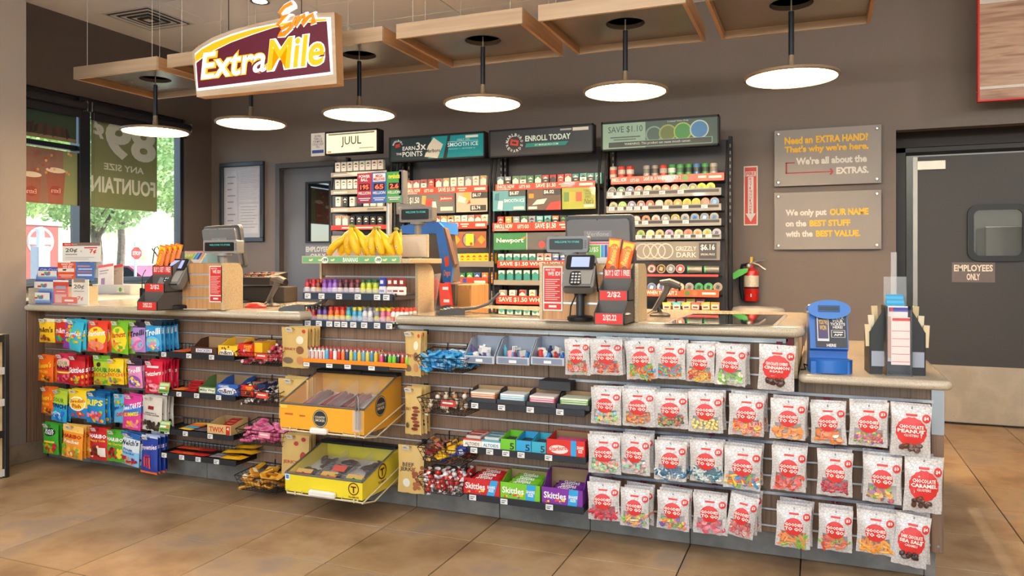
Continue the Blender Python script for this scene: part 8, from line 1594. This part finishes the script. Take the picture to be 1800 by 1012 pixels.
Q = 1.52
m_oak = woodmat('ash_frame', ('#b39a7e', '#c0a88c', '#cab59b'), (1.2, 9, 30), .45)
m_oak2 = woodmat('ash_frame_side', ('#ab835a', '#b98f64', '#c49c72'), (9, 1.2, 30), .45)
m_pan = pm('#8d847c', .25, .35, var=.05, scale=3)
PZ = H+Q; ya, yb = 2.975*Q, 3.535*Q; yc = 3.25*Q; hw = .302*Q; LZ = H+.742*Q
m_lamp = glow('#fff1da', LAMP_E, 'lamp'); m_bronze = pm('#8a765e', .4, .3)
m_rod = pm('#1d2027', .35, .4)
wh = ['above the window corner', 'behind the store sign', 'right of the store sign', 'above the middle of the counter', 'above the card reader side of the counter', 'nearest the top right corner']
for k in range(6):
    xc = (-1.453+.676*(k-3))*Q
    p = thing('ceiling_panel', 'floating square ceiling panel with ash wood frame, %s' % wh[k], 'ceiling panel', (xc, yc, PZ), 0, 'floating ceiling panels in a row')
    y0, y1 = ya-yc, yb-yc
    MB().box(-hw, hw, y0, y0+.022, 0, .10, m_oak).obj('frame_rail', p); MB().box(-hw, hw, y1-.022, y1, 0, .10, m_oak).obj('frame_rail', p)
    MB().box(-hw, -hw+.022, y0+.022, y1-.022, 0, .10, m_oak2).obj('frame_rail', p); MB().box(hw-.022, hw, y0+.022, y1-.022, 0, .10, m_oak2).obj('frame_rail', p)
    # soffit board with a round opening
    n = 28; r = .128; z = .05; v = []
    bx = [(-hw+.022, y0+.022), (hw-.022, y0+.022), (hw-.022, y1-.022), (-hw+.022, y1-.022)]
    cir = [(r*math.cos(2*PI*(i+.5)/n-3*PI/4), r*math.sin(2*PI*(i+.5)/n-3*PI/4)) for i in range(n)]
    q = n//4; vv = [(x, y, z) for x, y in bx]+[(x, y, z) for x, y in cir]; ff = []
    for s_ in range(4):
        seg = [4+(s_*q+i) % n for i in range(q)]
        for i in range(q-1): ff.append((s_ if i < q//2 else (s_+1) % 4, seg[i], seg[i+1]))
        ff.append((s_, (s_+1) % 4, seg[q//2])); ff.append(((s_+1) % 4, seg[-1], 4+((s_+1)*q) % n))
    mb = MB().add(vv, ff, m_pan); mb.add([(x, y, zz) for zz in (z, z+.03) for x, y in cir], [(i, (i+1) % n, n+(i+1) % n, n+i) for i in range(n)], m_pan)
    mb.obj('soffit_board', p, fix=True)
    MB().lathe([(0, z+.03), (r, z+.03)], pm('#57504c', .6), n=24).obj('canopy_plate', p)
    for sx in (-1, 1):
        for sy in (y0+.05, y1-.05):
            MB().cyl((sx*(hw-.1), sy, .06), .0022, CEIL-PZ-.06, pm('#d8d4cf', .4, .3), 5).obj('suspension_wire', p)
    l = thing('pendant_lamp', 'bronze disc pendant lamp glowing warm white, hanging %s' % wh[k].replace('nearest', 'from the panel nearest'), 'lamp', (xc, yc, LZ), 0, 'disc pendant lamps in a row')
    rd = .278
    MB().lathe([(.02, .034), (.03, .018), (.06, .012), (rd-.02, .010), (rd, .005), (rd+.002, -.008), (rd-.004, -.014), (rd-.016, -.014), (rd-.018, -.006)], m_bronze, n=40).obj('shade', l)
    MB().lathe([(0, -.0085), (rd-.016, -.0085)], m_lamp, n=40).obj('diffuser', l)
    zt_ = zat(849, 83, yc)-LZ
    MB().lathe([(.0175, .13), (.0185, .10), (.024, .05), (.034, .022)], m_bronze, n=14).obj('neck', l)
    MB().cyl((0, 0, .12), .0165, zt_-.12, m_rod, 14).obj('stem', l)
    MB().cyl((0, 0, zt_), .004, PZ-LZ+.078-zt_, pm('#cfcac2', .4), 6).obj('cable', l)

# store sign
YG = 4.22
def W(zx, zy): px, py = zx/2.892, zy/2.892; return (xat(px, YG), zat(px, py, YG))
out = [W(1000, 493), W(1712, 425), W(1700, 62)]+[W(*q) for q in ((1560, 68), (1400, 98), (1290, 122), (1180, 152), (1080, 190), (1010, 232), (975, 262))]
YGB = yatx(604.5, xat(592, YG))
sign = thing('store_sign', 'illuminated maroon store sign in an ash wood box hung from the ceiling', 'sign', (0, 0, 0))
m_asht = woodmat('ash_sign', ('#b8a28a', '#c5b19a', '#ccbba6'), (3, 3, 24), .5)
m_aside = woodmat('ash_sign_side', ('#b08455', '#bd9163', '#c89f74'), (9, 3, 3), .5)
mb = MB(); n = len(out)
mb.add([(x, YG, z) for x, z in out], [tuple(range(n))], m_asht)
mb.add([(x, YGB, z) for x, z in out], [tuple(range(n))[::-1]], m_asht)
mb.add([(x, yy, z) for yy in (YG, YGB) for x, z in out], [(i, n+i, n+(i+1) % n, (i+1) % n) for i in range(n)], m_aside)
mb.obj('cabinet', sign, smooth=0, fix=True)
def poly(pts, y, m, th=.004):
    q = MB(); q.prism(pts, y-th, y, m); return q
arc_o = [W(*q) for q in ((1682, 88), (1560, 93), (1400, 120), (1290, 142), (1180, 174), (1090, 210), (1030, 243), (993, 272))]
arc_m = [W(*q) for q in ((1664, 110), (1560, 118), (1400, 142), (1290, 178), (1180, 218), (1090, 262), (1030, 300), (1003, 322))]
poly([W(1003, 463), W(1693, 378)]+arc_o, YG-.001, glow('#f4f4ff', .8)).obj('light_border', sign, smooth=0, fix=True)
poly([W(1012, 449), W(1683, 366), W(1664, 110)]+arc_m[1:], YG-.006, glow('#5f1730', .22)).obj('maroon_panel', sign, smooth=0, fix=True)
band = MB(); k = len(arc_o)-1
ao = [W(*q) for q in ((1668, 98), (1560, 101), (1400, 128), (1290, 151), (1180, 184), (1090, 220), (1030, 254), (998, 282))]
ai = [W(*q) for q in ((1660, 108), (1560, 115), (1400, 139), (1290, 174), (1180, 214), (1090, 258), (1030, 296), (998, 318))]
band.add([(x, YG-.011, z) for x, z in ao]+[(x, YG-.011, z) for x, z in ai], [(i, i+1, 9+i, 8+i) for i in range(7)], glow('#f2b416', .5))
band.obj('yellow_band', sign, smooth=0)
def sgt(s, a, b, h, m, y, bold, name, grow=0.0):
    (xa_, za_), (xb_, zb_) = W(*a), W(*b)
    q = MB().text(s, xa_-grow, xb_+grow, za_-grow, za_+h+grow, y, m, bold, 4, shear=.12, slope=(zb_-za_)/(xb_-xa_))
    return q.obj(name, sign, smooth=0)
hE = abs(W(1030, 405)[1]-W(1030, 262)[1])
sgt('Extra', (1030, 408), (1362, 366), hE*.93, glow('#f3b21c', .5), YG-.014, .06, 'lettering', .006)
sgt('Extra', (1030, 408), (1362, 366), hE*.93, glow('#ffffff', .9), YG-.018, .015, 'lettering')
sgt('Mile', (1366, 366), (1655, 330), hE*1.06, glow('#ffffff', .8), YG-.014, .07, 'lettering', .006)
sgt('Mile', (1366, 366), (1655, 330), hE*1.06, glow('#f2b60f', .5), YG-.018, .02, 'lettering')
strokes = [[(1490, 20), (1455, 38), (1428, 70), (1440, 92), (1470, 78), (1442, 100), (1418, 130), (1440, 150), (1490, 120)], [(1440, 165), (1425, 185), (1450, 180), (1490, 140)],
           [(1490, 140), (1510, 95), (1525, 85), (1520, 110), (1508, 135), (1535, 95), (1555, 80), (1556, 100), (1545, 128), (1575, 90), (1597, 78), (1600, 98), (1592, 122), (1612, 110)]]
e1, e2 = MB(), MB()
for st in strokes:
    P3 = [(W(*q)[0], YG-.02, W(*q)[1]) for q in st]
    e1.tube([(a, YG+.014, c) for a, _, c in P3], .032, glow('#f6f6ff', .8), 8); e2.tube([(a, YG-.012, c) for a, _, c in P3], .014, glow('#f0860f', .55), 6)
e1.obj('emblem_outline', sign); e2.obj('emblem_stroke', sign)
for px, py in ((402, 53), (530, 25)):
    q = at(px, py, YG+.1); MB().cyl((q.x, q.y, q.z), .003, CEIL-q.z, M_BLACKM, 6).obj('hanger_cable', sign)
# menu board, upper right
ym = 6.9; x0, z0 = xat(1722, ym), zat(1722, 176, ym)
mbd = thing('menu_board', 'wood grain menu board with red edges and pale strips', 'menu board', (0, 0, 0))
m_mb = woodmat('menu_wood', ('#8d6a55', '#a98670', '#b99a82', '#97735c'), (2, 2, 26), .45)
ztop = zat(1722, 6, ym)
MB().box(x0, x0+1.3, ym, ym+.05, z0, CEIL-.1, m_mb).obj('board', mbd)
MB().box(x0-.012, x0, ym-.003, ym+.06, z0-.012, CEIL-.1, M_RED).box(x0, x0+1.3, ym-.003, ym+.06, z0-.012, z0, M_RED).obj('red_edge', mbd)
za_ = zat(1722, 158, ym)
MB().box(x0, x0+1.3, ym-.008, ym, za_, za_+.022, pm('#cfc9c0', .4)).obj('pale_strip', mbd); MB().box(x0, x0+1.3, ym-.008, ym, ztop-.01, ztop+.03, pm('#cfc9c0', .4)).obj('pale_strip', mbd)
for dz in (.07, .62): MB().cyl((x0-.016, ym+.03, z0+dz), .008, .02, M_STEEL, 8, axis='x').obj('standoff', mbd)
for dx_ in (.2, 1.0): MB().box(x0+dx_, x0+dx_+.05, ym+.05, WB-.002, z0+.3, z0+.35, M_STEEL).obj('wall_bracket', mbd)
# ---------------------------------------------------------------- window posters and the world outside
def wz(px, py, X): return zat(px, py, yatx(px, X))
def wposter(label, X, pa, pb, py0, py1, pxz, col):
    """poster hung on the window: its printed face is outside, so the lettering reads mirrored from indoors"""
    y0, y1 = yatx(pa, X), yatx(pb, X); z1, z0 = wz(pxz, py0, X), wz(pxz, py1, X)
    t = tag(MB().box(X-.002, X, y0, y1, z0, z1, col).obj('window_poster'), label, 'poster', 'posters on the window')
    q = MB(); q.T = Matrix.Translation((X+.0015, y0, z0)) @ Matrix.Rotation(PI/2, 4, 'Z')
    return t, q, y1-y0, z1-z0
XP = XW-.015
def back(col, e=.0): return pm(col, .6, var=.03)
t, q, W_, Hh = wposter('green window poster lettered in reverse with a price', XP, 160, 276, 205, 368, 218, back('#75805a'))
lw = pm('#c2ccc4', .6, var=.02)
q.text('89', W_*.20, W_*.98, Hh*.53, Hh*.93, -.0005, lw, .04, 4, mirror=True).text('¢', W_*.02, W_*.18, Hh*.72, Hh*.9, -.0005, lw, .05, 4, mirror=True)
q.text('ANY SIZE', W_*.18, W_*.78, Hh*.405, Hh*.475, -.0005, lw, .02, 3, mirror=True).text('FOUNTAIN', W_*.0, W_*.97, Hh*.16, Hh*.33, -.0005, lw, .03, 3, mirror=True)
q.obj('lettering', t, smooth=0); q = None
t, q, W_, Hh = wposter('faded orange and green drinks poster on the left window pane', XP, 30, 136, 262, 358, 90, back('#7d8a62'))
q.rect(0, W_*.75, 0, Hh, -.0004, pm('#86665a', .6, var=.25, scale=8))
for cx, w_, h_ in ((.22, .24, .5), (.62, .24, .62)):
    q.add([(W_*(cx-w_*.7), -.0008, Hh*h_), (W_*(cx-w_*.5), -.0008, 0), (W_*(cx+w_*.5), -.0008, 0), (W_*(cx+w_*.7), -.0008, Hh*h_)], [(0, 1, 2, 3)], pm('#8f5848', .6, var=.15)); q.ell(W_*cx, Hh*h_, W_*w_*.7, Hh*.05, -.0012, pm('#d8d0c0', .6))
    q.ell(W_*cx, Hh*h_*.4, W_*w_*.42, Hh*.09, -.0016, pm('#8e3a3c', .6)).text('Extra', W_*(cx-w_*.34), W_*(cx+w_*.34), Hh*(h_*.4-.04), Hh*(h_*.4+.04), -.002, pm('#d8c4b0'), .0, 2, mirror=True)
for k in range(14): q.ell(W_*R.uniform(.05, .95), Hh*R.uniform(.55, .98), .014, .014, -.0018-.0001*k, pm(R.choice(['#c9944a', '#d8b070', '#a84a3a']), .6), n=8)
q.obj('print', t, smooth=0)
t, q, W_, Hh = wposter('dark green poster with cola splash on the upper left pane', XP, 30, 134, 178, 245, 90, back('#2f4a3c'))
for k in range(10):
    a = k*.5; q.add([(W_*(.1+.08*k), -.0006-.0001*k, Hh*(.05+.03*(k % 3))), (W_*(.16+.08*k), -.0006-.0001*k, Hh*(.1+.04*(k % 4))), (W_*(.2+.07*k), -.0006-.0001*k, Hh*(.4+.05*math.sin(k*2))), (W_*(.12+.075*k), -.0006-.0001*k, Hh*(.3+.04*(k % 2)))], [(0, 1, 2, 3)], pm(R.choice(['#4a2c24', '#5c382c', '#3a221c']), .5))
q.rect(0, W_, 0, Hh*.1, -.0004, pm('#8a7a5a', .6)); q.obj('print', t, smooth=0)
# roller blinds
for k, (pa, pb, nm) in enumerate(((30, 150, 'left'), (160, 333, 'right'))):
    X = XW+.05; ya_, yb_ = yatx(pa, X), yatx(pb, X); z = wz(pa, 176 if k == 0 else 190, X)
    z = (wz(46, 168, X)+wz(330, 222, X))/2
    o = thing('roller_blind', '%s black roller blind tube above the window' % nm, 'blind', (0, 0, 0), 0, 'roller blinds'); mbk = pm('#1f2026', .45)
    MB().tube([(X, ya_, z), (X, yb_, z)], .04, mbk, 14).obj('tube', o); MB().box(X-.045, X+.03, ya_-.012, ya_, z-.05, z+.05, M_STEEL, .003).obj('bracket', o)
    MB().box(X-.045, X+.03, yb_, yb_+.012, z-.05, z+.05, M_STEEL, .003).obj('bracket', o)
    MB().box(X-.03, X-.024, ya_+.02, yb_-.02, z-.12, z-.02, mbk).obj('blind_hem', o)
    if k == 1: MB().cyl((X+.02, ya_+.02, zs+.25), .002, z-zs-.3, pm('#6a6a66', .5), 5).obj('pull_chain', o)
# ground outside
struct(MB().box(-90, -7.05, -40, 70, -.25, -.15, noisemat('asphalt', ('#8a8a88', '#9c9b98', '#a5a39f'), 2, .9)).obj('ground_outside'))
tag(MB().box(-12.4, -10.6, -20, 40, -.15, -.02, pm('#b9b5ac', .9)).obj('pavement'), 'pale concrete pavement outside the window', 'pavement')
tag(MB().box(-15.5, -12.4, 5, 30, -.15, .05, noisemat('mulch', ('#6f7a3c', '#8a8a5a', '#7a6a48'), 3, .9)).obj('planting_bed'), 'planting bed between the pavement and the car park', 'flower bed')
struct(MB().box(-8.05, -7.05, -6, 9.6, 3.9, 4.1, pm('#8a857d', .8)).obj('trim_2'))
m_leaf = [noisemat('leaf%d' % k, c, .7, .5, space='Position') for k, c in enumerate([('#7fa050', '#a4be6c', '#c6d890'), ('#789a58', '#9cb870', '#cadaa0'), ('#88a860', '#b0c87c', '#d6e2a8')])]
m_bark = noisemat('bark', ('#5a4c40', '#7a6a5a'), 8, .9)
def tree(label, x, y, h, r, n, seed, k):
    rr = random.Random(seed); t = thing('tree', label, 'tree', (x, y, -.15), 0, 'trees outside the window')
    tb = MB(); tops = []
    tb.tube([(0, 0, 0), (.1, .05, h*.25), (0, 0, h*.5)], .16, m_bark, 8, rs=[.2, .16, .12])
    for i in range(7):
        a = i*2.4; e = (r*.7*math.cos(a), r*.7*math.sin(a), h*(.5+.07*i)); tb.tube([(0, 0, h*(.3+.03*i)), (e[0]*.5, e[1]*.5, h*(.45+.04*i)), e], .05, m_bark, 5, rs=[.08, .05, .02])
    tb.obj('trunk', t)
    v = []; f = []
    for i in range(int(n*1.9)):
        while True:
            p = Vector((rr.uniform(-1, 1), rr.uniform(-1, 1), rr.uniform(-1, 1)))
            if p.length < 1: break
        p *= (.55+.45*p.length)/max(p.length, .25) if p.length < .8 else 1
        c = Vector((p.x*r, p.y*r, h*.68+p.z*h*.33)); s = rr.uniform(.06, .115)
        a = Vector((rr.uniform(-1, 1), rr.uniform(-1, 1), rr.uniform(-1, 1))).normalized(); b_ = a.orthogonal().normalized(); j = len(v)
        v += [c-a*s, c+b_*s*.5, c+a*s, c-b_*s*.5]; f.append((j, j+1, j+2, j+3))
    cr = MB().add(v, f, m_leaf[k]).obj('foliage', t, smooth=0); cr['kind'] = 'stuff'
    return t
tl = [(-19, 12.2, 6.2, 2.2, 3800), (-20.5, 16.8, 6.8, 2.3, 4200), (-20, 21.6, 7, 2.4, 4200), (-30, 33.5, 9, 3.3, 5000), (-30, 20.2, 9, 3.2, 4500), (-31, 26.8, 10, 3.3, 4500), (-15.4, 16.4, 4.8, 1.1, 1100), (-44, 36, 12, 5, 4500)]
tn = ['leafy tree left of the red kiosk', 'leafy green tree in the middle of the window', 'wide leafy tree behind the stop sign', 'tall pale tree at the right of the window', 'big tree rising behind the nearer trees', 'big far tree beyond the car park', 'slim tree with bare branches beside the stop sign', 'farthest tree on the right of the window']
for i, (x, y, h, r, n) in enumerate(tl): tree(tn[i], x, y, h, r, n, i, i % 3)
for i, (x, y, s) in enumerate(((-13.6, 11.6, .55), (-14.2, 13.6, .7), (-13.2, 15.4, .5), (-14.4, 17.6, .8))):
    rr = random.Random(90+i); v = []; f = []
    for k in range(1500):
        p = Vector((rr.gauss(0, .4), rr.gauss(0, .4), abs(rr.gauss(0, .45)))); 
        if p.length > 1: p.normalize()
        c = p*s+Vector((0, 0, .1)); q2 = Vector((rr.uniform(-1, 1), rr.uniform(-1, 1), rr.uniform(-1, 1))).normalized()*.05; o2 = q2.orthogonal()*.6; j = len(v); v += [c-q2, c+o2, c+q2, c-o2]; f.append((j, j+1, j+2, j+3))
    tag(MB().add(v, f, m_leaf[i % 3]).obj('shrub', None, (x, y, -.05), smooth=0), '%s low shrub in the bed outside the window' % ['small', 'rounded', 'tiny', 'largest'][i], 'shrub', 'shrubs outside the window')
# red kiosk with a handle-like white emblem, fuel post
kx = -13.0; y0, y1 = yatx(20, kx), yatx(104, kx); z1 = wz(70, 394, kx)
ks = thing('red_kiosk', 'faded red kiosk with white rounded emblem outside the left pane', 'kiosk', (0, 0, 0)); mkr = pm('#9c4438', .5)
MB().box(kx-1.2, kx, y0, y1, -.02, z1, mkr, .02).obj('cabinet', ks)
MB().box(kx-.05, kx+.02, y0-.05, y1+.05, z1-.02, z1+.06, pm('#a09288', .5)).obj('top_trim', ks)
yc_, zc_ = yatx(71, kx), wz(71, 424, kx)
q = MB(); q.T = Matrix.Translation((kx+.006, yc_, zc_)) @ Matrix.Rotation(PI/2, 4, 'Z'); q.ell(0, 0, .26, .26, 0, pm('#a89a90', .5), n=30); q.ell(0, 0, .21, .21, -.004, pm('#9c4a40', .5), n=30); q.rect(-.24, .24, -.06, .07, -.008, pm('#a89a90')); q.obj('emblem', ks, smooth=0)
px_ = kx+.5; yp = yatx(71, px_)
tag(MB().box(px_-.1, px_+.1, yp-.12, yp+.12, -.02, wz(71, 432, px_), pm('#9a9ca0', .4), .02).tube([(px_, yp, wz(71, 432, px_)), (px_, yp, wz(71, 408, px_)), (px_, yp-.03, wz(70, 400, px_))], .06, pm('#c9cdd6', .3), 10).obj('white_post'), 'white air hose post standing before the red kiosk', 'post')
sx_ = -17; sy_ = yatx(238, sx_); sz_ = wz(238, 445, sx_)
sp = thing('stop_sign', 'red octagonal stop sign at the car park exit', 'sign', (sx_, sy_, -.1)); MB().cyl((0, 0, 0), .035, sz_+.4, M_STEEL, 8).obj('post', sp)
q = MB(); q.T = Matrix.Translation((.04, 0, sz_+.1)) @ Matrix.Rotation(PI/2, 4, 'Z'); oc = lambda r: [(r*math.cos(PI/8+k*PI/4), r*math.sin(PI/8+k*PI/4)) for k in range(8)]
q.prism(oc(.19), 0, .01, M_WHT).prism(oc(.175), -.004, 0, pm('#c8443c', .5)).text('STOP', -.13, .13, -.05, .05, -.006, M_WHT, .02); q.obj('plate', sp, smooth=0, fix=True)
def car(label, x, y, col, rz_, s=1.0):
    t = thing('car', label, 'car', (x, y, -.15), rz_, 'parked cars'); m = pm(col, .25, .2, coat=.8); gl = pm('#1c2730', .05, coat=1)
    b_ = [(-2.2, .35), (2.2, .35), (2.25, .75), (1.3, .92), (.6, 1.4), (-1.0, 1.42), (-1.7, .98), (-2.2, .92)]
    MB().prism(b_, -.85, .85, m).obj('body', t, smooth=0, fix=True)
    MB().prism([(1.1, .95), (.55, 1.34), (-.95, 1.36), (-1.5, .98)], -.86, .86, gl).obj('side_glass', t, smooth=0, fix=True)
    for a in (-1.35, 1.35):
        for b2 in (-.86, .7): MB().cyl((a, b2, .32), .32, .16, pm('#1a1a1c', .6), 20, axis='y').obj('wheel', t)
for i, (y, c, nm) in enumerate(((17.4, '#b8c0c8', 'silver parked car behind the mullion'), (20.0, '#5a7896', 'blue grey car parked behind the tub'), (22.6, '#b83a48', 'red parked car left of the stop sign'), (25.2, '#4a6078', 'slate parked car under the stop sign'))): car(nm, -25.5, y, c, .15)
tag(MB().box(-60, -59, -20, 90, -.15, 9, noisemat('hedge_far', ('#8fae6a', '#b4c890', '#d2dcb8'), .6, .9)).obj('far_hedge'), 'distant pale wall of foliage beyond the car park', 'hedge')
